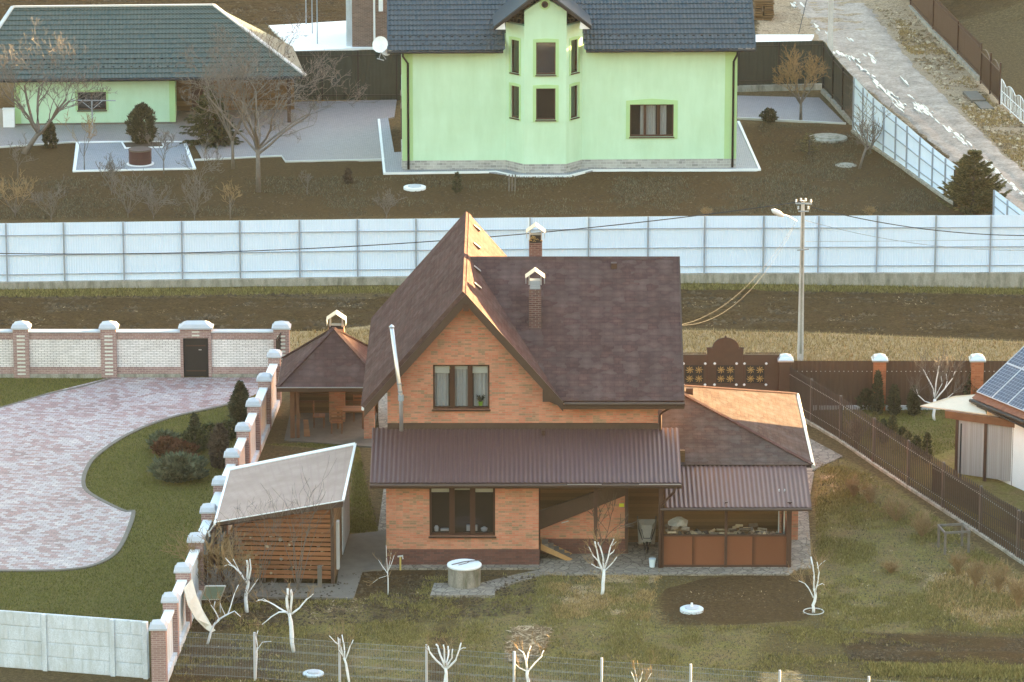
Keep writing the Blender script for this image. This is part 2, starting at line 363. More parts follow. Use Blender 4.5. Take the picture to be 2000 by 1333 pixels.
# ================================================================== GROUND
def vnoise(x, y, seed=0):
    rs = np.random.RandomState(seed); T = rs.rand(256,256)
    xi = np.floor(x).astype(int); yi = np.floor(y).astype(int); fx = x-xi; fy = y-yi
    fx = fx*fx*(3-2*fx); fy = fy*fy*(3-2*fy)
    a = T[xi%256, yi%256]; b = T[(xi+1)%256, yi%256]; c = T[xi%256, (yi+1)%256]; d = T[(xi+1)%256, (yi+1)%256]
    return (a*(1-fx)+b*fx)*(1-fy)+(c*(1-fx)+d*fx)*fy
def fbm(x, y, s, seed=0, o=4):
    r = 0; w = .5; 
    for k in range(o): r = r+w*vnoise(x/s, y/s, seed+k); s /= 2.1; w *= .55
    return r
def sdist(x, y, poly):       # signed distance (positive inside) to a ground polygon
    P = np.array(poly); d = np.full(x.shape, 1e9); ins = np.zeros(x.shape, bool)
    for i in range(len(P)):
        a = P[i]; b = P[(i+1)%len(P)]; e = b-a; L = (e@e)+1e-9
        t = np.clip(((x-a[0])*e[0]+(y-a[1])*e[1])/L, 0, 1)
        d = np.minimum(d, np.hypot(x-a[0]-t*e[0], y-a[1]-t*e[1]))
        c = ((a[1] > y) != (b[1] > y)) & (x < (b[0]-a[0])*(y-a[1])/(b[1]-a[1]+1e-12)+a[0]); ins ^= c
    return np.where(ins, d, -d)
def gp(pts): return [tuple(G(*p)[:2]) for p in pts]
def curve(pts, n=8, closed=False):       # Catmull-Rom through pixel points
    out = []; N = len(pts)
    for i in range(N if closed else N-1):
        p = [pts[(i+k-1) % N] if closed else pts[min(max(i+k-1,0),N-1)] for k in range(4)]
        for j in range(n):
            t = j/n
            out.append(tuple(.5*((2*p[1][a])+(-p[0][a]+p[2][a])*t+(2*p[0][a]-5*p[1][a]+4*p[2][a]-p[3][a])*t*t+(-p[0][a]+3*p[1][a]-3*p[2][a]+p[3][a])*t**3) for a in (0,1)))
    if not closed: out.append(tuple(pts[-1]))
    return out
Z_ = {  # zones drawn from the photo: kind -> list of (polygon, softness m)
 'lawn': [([(-60,738),(440,738),(525,735),(520,770),(500,800),(440,960),(400,1040),(330,1200),(300,1240),(-60,1240)], .2)],
 'green': [([(500,868),(700,862),(712,960),(742,1040),(672,1045),(690,880)], .3), ([(1590,905),(1650,895),(1760,960),(1900,1060),(2040,1150),(1990,1170),(1850,1130),(1800,1240),(1640,1230),(1600,1180),(1590,1000)], 1.0),
           ([(1580,760),(1720,810),(1960,790),(2100,830),(2100,1010),(1990,1060),(1840,985),(1700,890)], .3),
           ([(580,1185),(720,1180),(720,1235),(560,1240)], .9), ([(960,1140),(1120,1125),(1270,1140),(1290,1220),(1500,1230),(1450,1333),(900,1340),(900,1200)], 1.8), ([(700,1230),(850,1215),(830,1330),(690,1330)], 1.2)],
 'olive': [([(-80,567),(1340,553),(2100,562),(2100,577),(1340,566),(-80,582)], .35), ([(330,1150),(1640,1120),(2050,1200),(2050,1360),(330,1360)], 2.5), ([(1640,1180),(1900,1140),(2050,1160),(2050,1240),(1700,1240)],1.5)],
 'straw': [([(560,648),(760,640),(1340,645),(1600,650),(2100,672),(2100,712),(1500,712),(560,690)], .35), ([(1820,1120),(1920,1110),(2040,1150),(2040,1235),(1900,1225),(1800,1180)], 1.0),
           ([(1060,1150),(1130,1142),(1260,1150),(1240,1205),(1120,1200)], .8), ([(1150,1118),(1290,1118),(1275,1140),(1180,1138)], .5), ([(1600,930),(1680,925),(1640,960)], .6), ([(1500,1315),(1560,1310),(1570,1350),(1480,1350)], .6)],
 'soil': [([(-80,582),(700,585),(1340,566),(2100,580),(2100,668),(1600,648),(1330,640),(700,646),(-80,690)], .3), ([(1268,1190),(1300,1150),(1380,1128),(1480,1122),(1600,1124),(1610,1180),(1570,1212),(1400,1222),(1290,1218)], .12),
          ([(1630,1236),(1750,1234),(2060,1250),(2060,1300),(1900,1298),(1660,1290)], .4), ([(690,1112),(850,1112),(850,1170),(980,1170),(1050,1130),(1000,1200),(840,1205),(690,1180)], .8), ([(-80,260),(2100,240),(2100,420),(-80,430)], 4), ([(-100,-30),(2100,-30),(2100,45),(-100,52)], 2),
          ([(300,860),(450,830),(445,930),(330,940)], .4), ([(345,1150),(700,1160),(600,1215),(345,1240)], 1.2), ([(340,1260),(560,1250),(560,1333),(330,1333)],1.5), ([(720,1235),(870,1225),(880,1340),(740,1340)],.7), ([(900,1190),(1010,1195),(1000,1270),(930,1260)],.8), ([(1130,1232),(1260,1228),(1280,1300),(1150,1300)],.7), ([(1360,1240),(1430,1240),(1440,1340),(1370,1340)],.6), ([(1080,1300),(1200,1310),(1200,1350),(1060,1350)],.8), ([(1000,600),(1300,600),(1300,640),(1000,640)], .5)],
 'gravel': [([(1480,-40),(1800,-40),(1860,100),(1930,170),(2010,250),(2110,340),(2140,500),(2000,410),(1880,325),(1750,225),(1640,130),(1600,80),(1480,70)], .8)],
}
def zonemap(x, y):
    out = {}
    for k, L in Z_.items():
        m = np.full(x.shape, -9.0)
        for pts, soft in L:
            m = np.maximum(m, np.clip(sdist(x, y, gp(pts))/soft, -1, 1))
        out[k] = m*.5+.5
    return out
def make_ground():
    def axis(lo, a, b, hi, st, n):
        return np.concatenate([np.linspace(lo,a-140,n)[:-1], np.arange(a-140,a,3.5), np.arange(a, b, st), np.arange(b,b+140,3.5), np.linspace(b+140,hi,n)])
    xs = axis(-420,-33,33,420,.2,8); ys = axis(-60,139,274,1400,.2,14)
    X, Y = np.meshgrid(xs, ys); nx, ny = len(xs), len(ys)
    z = zonemap(X, Y)
    h = (fbm(X,Y,1.2,3)-.5)*.05
    furrow = np.sin(Y*2*math.pi/.75 + fbm(X,Y,6,9)*5)*.07 + (fbm(X*.5,Y,.6,20,4)-.45)*.50
    ploughed = sdist(X,Y,gp(Z_['soil'][0][0]))/.6; ploughed = np.clip(ploughed, 0, 1)
    tilled = np.clip(sdist(X,Y,gp(Z_['soil'][2][0]))/.6, 0, 1)
    far = np.clip((Y-246)/6, 0, 1)
    h = h + (ploughed+tilled*.5+far*.7)*furrow + ploughed*.06
    h = h*np.clip((sdist(X,Y,gp([(-80,250),(2100,250),(2100,60),(-80,60)]))*-1)/.6+1,.15,1)
    house = np.maximum.reduce([sdist(X,Y,gp(p)) for p in FLAT]); h = np.where(house > 0, np.minimum(h, 0)-.03, h)
    lawnm = np.clip(sdist(X,Y,gp(Z_['lawn'][0][0]))/.5,0,1); h = h*(1-lawnm)+ (fbm(X,Y,.5,31)-.5)*.02*lawnm - .01
    # long low rise added outside the picture, towards the low sun: it keeps the sun off the ground
    dx, dy = math.cos(SUN_AZ), math.sin(SUN_AZ); s = X*dx+(Y-185)*dy; 
    shade_hill = np.clip((s-62)/22, 0, 1); shade_hill = shade_hill*shade_hill*(3-2*shade_hill)
    p_ = -X*dy+(Y-185)*dx
    crest = np.interp(p_, [-60,-24,-18,-14,-10.5,4,8,15,22,50,54,120], [6.0,5.8,5.5,5.6,7.9,7.9,5.6,5.6,9.4,8.6,6.4,6.4])  # crest heights shaped by which roofs and walls the sun should reach
    h = h + shade_hill*crest + shade_hill*(fbm(X,Y,9,50)-.5)*.2*(s>75)
    verts = np.stack([X.ravel(), Y.ravel(), h.ravel()], 1)
    i = np.arange((ny-1)*(nx-1)); r, c = i//(nx-1), i%(nx-1); a = r*nx+c
    faces = np.stack([a, a+1, a+1+nx, a+nx], 1)
    m = NT('ground', .97, .03)
    def att(nm):
        q = m.n('ShaderNodeAttribute'); q.attribute_name = nm; sp = m.n('ShaderNodeSeparateColor'); m.l(q.outputs['Color'], sp.inputs[0]); return sp.outputs
    A, B = att('zone_a'), att('zone_b')
    n1 = m.noise(.9,5,.6); n2 = m.noise(6,6,.7); n3 = m.noise(28,3,.7); st = m.noise(2.2,6,.7, sc3=(.5,1.6,1)); cl = m.noise(9,5,.75, sc3=(.6,1.5,1))
    def msk(ch, amp=.9):
        k = m.math('ADD', ch, m.math('MULTIPLY', m.math('SUBTRACT', m.math('ADD', m.math('MULTIPLY', n2,.6), m.math('MULTIPLY', n1,.4)), .5), amp))
        return m.ramp(k, [(.42,0),(.58,1)])
    base = m.mix(m.ramp(n2,[(.35,0),(.65,1)]), (.082,.066,.040), (.125,.104,.062))
    base = m.mix(m.ramp(cl,[(.5,0),(.66,1)]), base, (.19,.155,.10))
    olive = m.mix(m.ramp(n2,[(.35,0),(.65,1)]), (.095,.088,.040), (.15,.13,.065)); olive = m.mix(m.ramp(st,[(.5,0),(.7,.8)]), olive, (.085,.062,.043))
    soil = m.mix(m.ramp(cl,[(.3,0),(.7,1)]), (.042,.030,.018), (.105,.080,.045)); soil = m.mix(m.ramp(m.noise(4,6,.8,sc3=(.45,2,1)),[(.58,0),(.72,.9)]), soil, (.20,.165,.10))
    green = m.mix(m.ramp(n2,[(.35,0),(.65,1)]), (.14,.14,.055), (.21,.20,.09)); green = m.mix(m.ramp(n1,[(.42,0),(.62,.75)]), green, (.20,.16,.10))
    lawn = m.mix(m.ramp(n2,[(.35,0),(.65,1)]), (.115,.118,.050), (.155,.155,.075)); lawn = m.mix(m.ramp(n1,[(.45,0),(.7,.5)]), lawn, (.165,.15,.075))
    straw = m.mix(m.ramp(m.noise(10,6,.75,sc3=(1,.6,1)),[(.35,0),(.65,1)]), (.29,.235,.15), (.48,.40,.27))
    gravel = m.mix(m.ramp(m.noise(7,6,.8,sc3=(1,1.3,1)),[(.35,0),(.65,1)]), (.24,.20,.155), (.46,.40,.33))
    c = base
    for ch, colr, amp in ((A[2], olive, 1.2), (B[0], soil, .8), (B[1], gravel, 1.0), (A[1], green, .9), (B[2], straw, .8), (A[0], lawn, .3)):
        c = m.mix(msk(ch, amp), c, colr)
    c = m.mix(1.0, c, m.ramp(m.noise(11,6,.8,sc3=(.7,1.5,1)),[(.3,(.62,.60,.60)),(.5,(1.0,1.0,1.0)),(.72,(1.45,1.42,1.4))]), 'MULTIPLY')
    c = m.mix(m.math('MULTIPLY', m.ramp(m.noise(2.6,7,.8,sc3=(.8,1.3,1)),[(.52,0),(.62,1)]), m.math('SUBTRACT', .5, m.math('MULTIPLY', A[0], .5))), c, (.085,.062,.045))
    c = m.mix(1.0, c, m.ramp(n3,[(.25,(.60,.53,.44)),(.75,(1.45,1.24,1.0))]), 'MULTIPLY')
    m.col(c); m.bump(m.math('ADD', n3, m.math('MULTIPLY', n2, 1.5)), .8, .05)
    o = np_obj('ground', verts, faces, m.m, 'structure', True)
    for nm, ks in (('zone_a', ('lawn','green','olive')), ('zone_b', ('soil','gravel','straw'))):
        at = o.data.color_attributes.new(nm, 'FLOAT_COLOR', 'POINT')
        d = np.stack([z[k].ravel() for k in ks]+[np.ones(X.size)], 1); at.data.foreach_set('color', d.ravel().astype(np.float32))
FLAT = [[(740,1115),(1560,1115),(1590,990),(1590,780),(740,830)], [(740,335),(1485,335),(1480,100),(740,100)], [(-60,260),(770,320),(770,190),(-60,190)], [(430,1160),(690,1160),(700,1000),(440,1000)], [(540,860),(730,860),(740,740),(560,740)], [(1440,240),(1670,240),(1640,150),(1440,150)], [(-60,1115),(270,1115),(270,1000),(170,920),(300,830),(520,790),(540,745),(220,738),(-60,790)]]
make_ground()
def sheet_poly(name, pts, mat, z, kind='structure', th=.03):   # flat ground layer with a small real edge
    P = gp(pts); mb = MB(); mb.hexa([(x,y,z-th-.05) for x,y in P], [(x,y,z) for x,y in P]); return mb.build(name, mat, None, kind=kind)
# ---- driveway of red and grey pavers with its grey edging
edge_r = curve([(480,780),(430,795),(330,818),(250,850),(190,890),(168,920),(163,945),(172,962),(205,982),(245,1000),(260,1000),(256,1022),(240,1060),(222,1085),(190,1103),(150,1112),(80,1116),(-80,1116)], 6)
dw = [(215,739),(550,739),(545,752)]+edge_r+[(-80,812),(0,797),(90,770)]
sheet_poly('driveway', dw, M['pave'], .03)
def ribbon(name, pix, w, mat, z0, z1, closed=False, kind='structure', parent=None):
    P = [Vector((*G(*p)[:2],0)) for p in pix]; mb = MB(); n = len(P); L = []; Q = []
    for i in range(n):
        a = P[i-1] if (closed or i) else P[i]; b = P[(i+1)%n] if (closed or i<n-1) else P[i]
        d = (b-a).normalized(); nn = Vector((-d.y,d.x,0)); L.append(P[i]+nn*w/2); Q.append(P[i]-nn*w/2)
    for i in range(n if closed else n-1):
        j = (i+1)%n; mb.hexa([(*L[i][:2],z0),(*Q[i][:2],z0),(*Q[j][:2],z0),(*L[j][:2],z0)], [(*L[i][:2],z1),(*Q[i][:2],z1),(*Q[j][:2],z1),(*L[j][:2],z1)])
    return mb.build(name, mat, parent, kind=kind)
ribbon('driveway_edging', edge_r, .16, M['slab_conc'], -.05, .045)
ribbon('driveway_edging', curve([(215,741),(160,757),(90,772),(0,798),(-80,814)],4), .12, M['slab_conc'], -.05, .045)
# ---- paths and slabs round the brick house
sheet_poly('pavement', [(740,1112),(1060,1112),(1060,1124),(1540,1124),(1560,1112),(1586,1112),(1578,990),(1590,925),(1560,905),(1560,770),(735,770),(750,950),(738,1040)], M['flag'], .045)
sheet_poly('side_pavement', [(1578,925),(1646,893),(1575,855),(1560,870)], M['flag'], .041)
sheet_poly('concrete_apron', [(658,1143),(668,1048),(760,1038),(752,1100),(745,1115),(708,1118),(690,1172),(650,1170),(455,1168),(450,1140)], M['slab_conc'], .05)
sheet_poly('gazebo_floor', [(555,862),(725,875),(745,760),(580,750)], plain('gazebo_concrete',(.13,.11,.09),.9,.3), .05)
sheet_poly('well_pad', [(848,1144),(968,1144),(966,1168),(840,1168)], M['flag'], .10, th=.1)
sheet_poly('garden_path', curve([(930,1143),(990,1128),(1065,1112)],4)+[(1100,1122)]+curve([(1075,1122),(1010,1138),(968,1156)],4), M['flag'], .037)
# ---- yards round the green house
sheet_poly('yard_pavement', [(-80,290),(0,288),(150,278),(380,284),(395,312),(552,305),(560,316),(752,312),(742,236),(770,230),(775,196),(-80,215)], M['pave_grey'], .03)
sheet_poly('yard_pavement', [(1440,232),(1650,242),(1600,192),(1440,188)], M['pave_grey'], .03)
ribbon('yard_kerb', [(-80,292),(0,289),(140,279),(300,278)], .12, M['kerb'], -.1, .07)
ribbon('yard_kerb', [(380,314),(550,306),(558,317),(752,313)], .12, M['kerb'], -.1, .07)
ribbon('yard_kerb', [(1440,232),(1652,243)], .12, M['kerb'], -.1, .08)
sheet_poly('well_terrace', [(141,336),(384,331),(362,277),(150,280)], M['pave_far'], .036)
ribbon('terrace_kerb', [(145,336),(380,331),(360,279),(232,279),(152,281)], .20, M['white'], -.05, .075, True)
sheet_poly('bed_in_terrace', [(245,292),(320,290),(315,277),(238,278)], M['clod'], .05)
ribbon('bed_kerb', [(245,292),(320,290),(315,279),(238,280)], .14, M['white'], -.05, .09, True)
sheet_poly('blind_area', [(748,340),(950,338),(1010,346),(1110,346),(1160,335),(1484,334),(1440,240),(1430,260),(770,300),(758,232),(738,236)], M['pave_far'], .06)
ribbon('blind_area_kerb', [(740,236),(751,341),(968,338),(1005,346),(1112,346),(1155,335),(1484,334),(1442,240)], .13, M['white'], -.05, .10)
# ---- far road with ice
m = NT('dirt_road', .85, .12)
k = m.noise(5,7,.8,sc3=(1,1,1)); m.col(m.mix(1.0, m.ramp(k,[(.3,(.22,.165,.13)),(.5,(.38,.305,.245)),(.7,(.54,.44,.36))]), m.ramp(m.noise(.8,4,.6),[(.35,(.75,)*3),(.65,(1.1,)*3)]),'MULTIPLY')); m.bump(m.noise(8,5,.7), .7, .06)
def road():
    L = curve([(1490,-60),(1540,0),(1600,80),(1660,150),(1760,232),(1880,335),(2010,435),(2120,520)], 14); Q = curve([(1640,-60),(1690,0),(1745,70),(1800,140),(1880,220),(1965,300),(2080,400),(2200,500)], 14)
    L = gp(L); Q = gp(Q); n = len(L); V = []; nv = 26
    for i in range(n):
        for j in range(nv+1):
            t = j/nv; x = L[i][0]*(1-t)+Q[i][0]*t; y = L[i][1]*(1-t)+Q[i][1]*t
            V.append((x, y, 0))
    V = np.array(V); t = np.tile(np.arange(nv+1)/nv, n)
    rut = -np.exp(-((t-.27)/.07)**2)*.07-np.exp(-((t-.62)/.07)**2)*.07
    V[:,2] = .075+rut+(fbm(V[:,0],V[:,1],.7,70)-.5)*.05; e = np.minimum(t,1-t); V[:,2] -= np.where(e<.04,.1,0); V[:,0] += (fbm(V[:,0],V[:,1],.8,71)-.5)*.6
    i = np.arange((n-1)*nv); r, c = i//nv, i%nv; a = r*(nv+1)+c
    np_obj('dirt_road', V, np.stack([a,a+1,a+nv+2,a+nv+1],1), m.m, 'structure', True)
road()
ice = plain('ice', (.50,.49,.47), .3, .12, 6, .3, .7, fine=12)
rnd = random.Random(5)
def ice_patch(px, py, L, w, ang, seed):
    c = G(px,py); rr = random.Random(seed); n = 26; top = []; 
    mb = MB()
    for j in range(max(4,int(L*w*30))):
        ou, ov = rr.gauss(0,L*.55), rr.gauss(0,w*.5); l2, w2 = rr.uniform(.15,.8), rr.uniform(.02,.07); top = []; n = 11
        for k in range(n):
            a = 2*math.pi*k/n; q = 1+.25*math.sin(a*3+seed+j)+rr.uniform(-.3,.3); u = ou+l2*math.cos(a)*q; v = ov+w2*math.sin(a)*q
            top.append((c.x+u*math.cos(ang)-v*math.sin(ang), c.y+u*math.sin(ang)+v*math.cos(ang)))
        h = .10+.0007*j; mb.hexa([(x,y,.0) for x,y in top], [(x,y,h) for x,y in top])
    mb.build('road_ice', ice, None, kind='structure')
ra = math.atan2(-(G(1880,300).y-G(1700,110).y)*-1, G(1880,300).x-G(1700,110).x)
for k,(px,py,L,w) in enumerate([(1554,12,.5,.35),(1640,108,1.1,.25),(1665,118,1.4,.3),(1698,112,.5,.22),(1706,122,.4,.2),(1690,140,.9,.22),(1716,170,2.0,.2),(1735,185,1.6,.25),(1752,205,1.8,.3),(1776,192,.6,.22),(1795,212,1.3,.42),(1812,225,1.3,.3),(1765,160,.6,.12),(1850,255,1.0,.22),(1868,270,1.0,.3),(1885,283,.8,.2),(1935,330,1.2,.35),(1962,352,1.1,.2),(1990,378,1.2,.2),(1620,70,.8,.15),(1595,55,.9,.13),(1660,80,.25,.12)]):
    ice_patch(px,py,L,w,ra,k)
# snow lying behind the yard fences
for P in ([(524,54),(690,44),(742,60),(742,96),(577,104)], [(1476,72),(1590,72),(1584,84),(1476,86)]):
    sheet_poly('snow', P, M['white'], .12, th=.1)
# ================================================================== BUILDING PIECES
def window(parent, F, u0, u1, z0, z1, v, panes=1, frame=.07, wide=None, curtain=None, blind=None, sill=True, depth=.12, mat='winframe', glass='glass', curt_sp=None, mull=None):
    """window in a hole of a wall whose face is v (outside is -v)"""
    mb = MB(F); a, b = v+depth-.05, v+depth+.03
    mb.box(u0,u1,a,b,z1-frame,z1); mb.box(u0,u1,a,b,z0,z0+frame*1.3)
    mb.box(u0,u0+frame,a,b,z0+frame*1.3,z1-frame); mb.box(u1-frame,u1,a,b,z0+frame*1.3,z1-frame)
    xs = [u0+frame+(u1-u0-2*frame)*k/panes for k in range(panes+1)]; mw = (mull or frame)
    for x in xs[1:-1]: mb.box(x-mw/2*1.5,x+mw/2*1.5,a-.01,b,z0+frame*1.3,z1-frame)
    w = mb.build('window', M[mat], parent)
    g = MB(F); g.poly([(u0+frame,v+depth-.01,z0+frame*1.3),(u1-frame,v+depth-.01,z0+frame*1.3),(u1-frame,v+depth-.01,z1-frame),(u0+frame,v+depth-.01,z1-frame)]); g.nofix = True; g.build('pane', M[glass], w)
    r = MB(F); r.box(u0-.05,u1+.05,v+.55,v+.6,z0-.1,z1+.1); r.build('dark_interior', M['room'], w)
    if curtain:
        for (x0,x1) in curtain:
            c = MB(F); x0 = u0+(u1-u0)*x0; x1 = u0+(u1-u0)*x1; n = max(6,int((x1-x0)/.03)); row = []
            pts = [(x0+(x1-x0)*i/n, v+.26+.025*math.sin(i*1.25)) for i in range(n+1)]
            for (p,q) in zip(pts,pts[1:]): c.poly([(p[0],p[1],z0+.06),(q[0],q[1],z0+.06),(q[0],q[1],z1),(p[0],p[1],z1)])
            c.nofix = True; c.build('curtain', M['curtain'], w)
    if blind:
        for (x0,x1,h) in blind:
            c = MB(F); c.box(u0+(u1-u0)*x0,u0+(u1-u0)*x1,v+depth+.045,v+depth+.06,z1-frame-h,z1-frame); c.build('blind', M['blind'], w)
    if sill:
        c = MB(F); c.box(u0-.04,u1+.04,v-.09,v+depth-.052,z0-.05,z0-.003); c.build('sill', M['winframe'] if sill is True else M[sill], w)
    return w
def holed_wall(F, u0, u1, z0, top, v, th, holes=(), brk=()):
    """wall slab; top is a number or a function of u; holes (u0,u1,z0,z1)"""
    mb = MB(F); tf = top if callable(top) else (lambda u: top)
    us = sorted(set([u0,u1]+[h[0] for h in holes]+[h[1] for h in holes]+[b for b in brk if u0<b<u1]))
    def piece(a,b,la,lb,ha,hb): mb.hexa([(a,v,la),(b,v,lb),(b,v+th,lb),(a,v+th,la)], [(a,v,ha),(b,v,hb),(b,v+th,hb),(a,v+th,ha)])
    for a,b in zip(us,us[1:]):
        hs = sorted([h for h in holes if h[0]<=a+1e-6 and h[1]>=b-1e-6], key=lambda h: h[2]); z = z0
        for h in hs:
            if h[2]-z > .001: piece(a,b,z,z,h[2],h[2])
            z = h[3]
        piece(a,b,z,z,tf(a),tf(b))
    return mb
def gutter(parent, F, p, q, r=.065, mat='brown_trim', name='gutter'):
    mb = MB(F); mb.tube([p,q], r, 8); return mb.build(name, M[mat], parent)
def chimney_cap(mb, x, y, z, w, h):      # folded gable hood facing the camera, on thin legs
    t = .02
    for s in (-1,1):
        mb.hexa([(x,y-w*.55,z+h),(x,y+w*.55,z+h),(x+s*w*.62,y+w*.55,z+h*.52),(x+s*w*.62,y-w*.55,z+h*.52)],[(x,y-w*.55,z+h+t),(x,y+w*.55,z+h+t),(x+s*(w*.62+t),y+w*.55,z+h*.52),(x+s*(w*.62+t),y-w*.55,z+h*.52)])
        mb.box(x+s*w*.62-.01,x+s*w*.62+.015,y-w*.55,y+w*.55,z+h*.12,z+h*.53)
    for sx in (-1,1):
        for sy in (-1,1): mb.box(x+sx*w*.4-.02,x+sx*w*.4+.02,y+sy*w*.4-.02,y+sy*w*.4+.02,z,z+h*.72)
# ================================================================== BRICK HOUSE
B0 = G(755,1105); F = Frame(B0); Y0 = B0.y
ext = thing('brick_house', B0, 'orange brick house with steep brown shingle gable and maroon lean-to roof over its ground floor', 'house')
H_ = ext
def at(px,py,v): return F.at(px,py,v)
VU = 3.0                                            # the upper wall stands 3 m behind the lower one
# lower wall
zl = at(755,950,0).z+.35; xr = at(1052,1105,0).x
w0, w1 = at(839,1048,0), at(967,950,0); wz1 = w1.z+.12
zp = at(755,1073,0).z
holed_wall(F,0,xr,zp,zl,0,.5,[(w0.x,w1.x,w0.z,wz1)]).build('ground_floor_wall', M['brick'], H_)
MB(F).box(-.03,xr+.03,-.03,.47,-.1,zp-.003).build('plinth', M['brick_dark'], H_)
MB(F).box(0,.5,.5,VU+5,-.1,zl).build('side_wall', M['brick'], H_)
MB(F).box(xr-.02,xr+.06,.5,1.3,0,zl).build('corner_post', M['brown'], H_)
window(H_,F,w0.x,w1.x,w0.z,wz1,0,3,.075,blind=[(.03,.30,.33),(.37,.64,.24),(.70,.97,.33)],mull=.13,depth=.14)
inr = MB(F)                                        # things seen behind the big pane
inr.lathe((w0.x+.25,.3,w0.z+.12),[(.07,0),(.09,.12),(.05,.2)],10); inr.box(w0.x+1.35,w0.x+1.75,.28,.42,w0.z+.12,w0.z+.32); inr.lathe((w0.x+2.0,.3,w0.z+.12),[(.1,0),(.13,.1),(.03,.16)],10); inr.box(w0.x+.4,w0.x+.7,.28,.4,w0.z+.12,w0.z+.2); inr.build('window_clutter', M['cap'], H_)
# recessed porch walls
rz = zl+.2; xs2 = at(1220,1085,1.3).x; xe = at(1288,1100,0).x
MB(F).box(xr+.06,xs2,2.2,2.4,0,rz).build('porch_back_wall', M['siding'], H_)
MB(F).box(xs2-.02,xe+1.0,2.7,2.9,0,rz).build('porch_back_wall', M['siding'], H_)
s0 = at(1052,1005,1.2); s1 = at(1220,950,1.2)
def sl_(x): return s0.z-.30+(x-s0.x)/(s1.x-s0.x)*(s1.z-s0.z)
MB(F).hexa([(xr+.07,1.32,.62),(xs2,1.32,.62),(xs2,1.52,.62),(xr+.07,1.52,.62)],[(xr+.07,1.32,sl_(xr)),(xs2,1.32,sl_(xs2)),(xs2,1.52,sl_(xs2)),(xr+.07,1.52,sl_(xr))]).build('stair_enclosure', M['brick'], H_)
MB(F).box(xr+.07,xs2+.02,1.29,1.5,0,.617).build('stair_plinth', M['brick_dark'], H_)
MB(F).box(xs2,xs2+.12,1.3,2.7,0,rz).build('stair_side_wall', M['brown'], H_)
a0,a1,b0,b1 = at(1050,1037,1.2),at(1050,1000,1.2),at(1222,968,1.2),at(1222,945,1.2)
par = MB(F).extr([(a0.x,1.2,a0.z),(b0.x,1.2,b0.z),(b0.x,1.2,b1.z+.1),(a1.x,1.2,a1.z)],(0,.07,0)).build('stair_parapet', M['brown_trim'], H_)
p = at(1103,1020,1.18); MB(F).extr([(p.x-.12,1.16,p.z-.05),(p.x+.14,1.16,p.z+.02),(p.x+.14,1.16,p.z+.055),(p.x-.12,1.16,p.z-.015)],(0,.03,0)).build('handle', M['zinc'], par)
p = at(1214,987,1.15); MB(F).box(p.x-.09,p.x+.09,1.16,1.19,p.z-.07,p.z+.05).build('yellow_box', plain('yellow_plastic',(.62,.66,.05),.4,.1), H_)
st = MB(F)
for k in range(5): st.box(xr+.12+k*.2, xr+.36+k*.2, .55, 1.15, .02+(4-k)*.13, .07+(4-k)*.13+.06)
st.build('steps', M['slab_conc'], H_)
s2 = MB(F)
for vv in (.5,1.17): s2.extr([(xr+.08,vv,.45),(xr+1.1,vv,0),(xr+1.25,vv,.1),(xr+.08,vv,.68)],(0,-.04,0))
s2.build('stair_stringer', plain('pale_timber',(.42,.24,.10),.6,.2), H_)
# columns
cf = at(1290,1113,-.45)
def post(px,by,v,w,mat='brown',top=None):
    q = at(px,by,v); MB(F).box(q.x-w/2,q.x+w/2,v-w/2,v+w/2,0,top or rz-.3).build('post', M[mat], H_)
post(1290,1113,-.35,.17); post(1163,1090,-.2,.13)
# maroon lean-to roof
zc = at(1000,943,-.6).z; zt = at(1000,836,VU).z; xl, xrr = at(722,945,-.6).x, at(1332,945,-.6).x
def corr(u,v): return .022*math.sin(2*math.pi*u/.17)
cr = MB(F); cr.sheet((xl,-.6,zc),(xrr,-.6,zc),(xrr,VU,zt),(xl,VU,zt),corr,.028,3.0); cr.build('lean_to_roof', M['rust_metal'], H_, True)
MB(F).slab([(xl+.02,-.55,zc-.04),(xrr-.02,-.55,zc-.04),(xrr-.02,VU,zt-.04),(xl+.02,VU,zt-.04)],.06).build('lean_to_deck', M['brown'], H_)
MB(F).box(xl,xrr,-.56,-.52,zc-.24,zc-.07).build('fascia', M['brown_trim'], H_)
gutter(H_,F,(xl,-.68,zc-.09),(xrr,-.68,zc-.09),.07)
q0,q1 = at(1097,944,-.75),at(1330,944,-.75); mbg = MB(F); mbg.box(at(1108,944,-.75).x,at(1175,944,-.75).x,-.765,-.745,zc-.03,zc-.015); mbg.box(at(1248,944,-.75).x,q1.x,-.765,-.745,zc-.03,zc-.012); mbg.build('gutter_lip', M['zinc'], H_)
fl = MB(F); fl.box(at(757,830,VU).x,xrr-.75,VU-.10,VU-.003,zt-.03,zt+.19); fl.build('flashing', M['brown_trim'], H_)
p = at(1061,842,VU-.4); MB(F).box(p.x-.06,p.x+.06,VU-.6,VU-.3,zt-.12,zt+.06).build('roof_hatch', M['brown'], H_)
# upper wall and main roofs
YR = VU-.5                                        # plane of the verge boards
pk = at(910,575,YR); el = at(711,792,YR); er = at(1100,792,YR)
zP = pk.z; zE = (el.z+er.z)/2
ba = F.inv(PY(918,418,Y0+YR+10.4)); 
LEN = (575-418)/((575-418)/10.4)
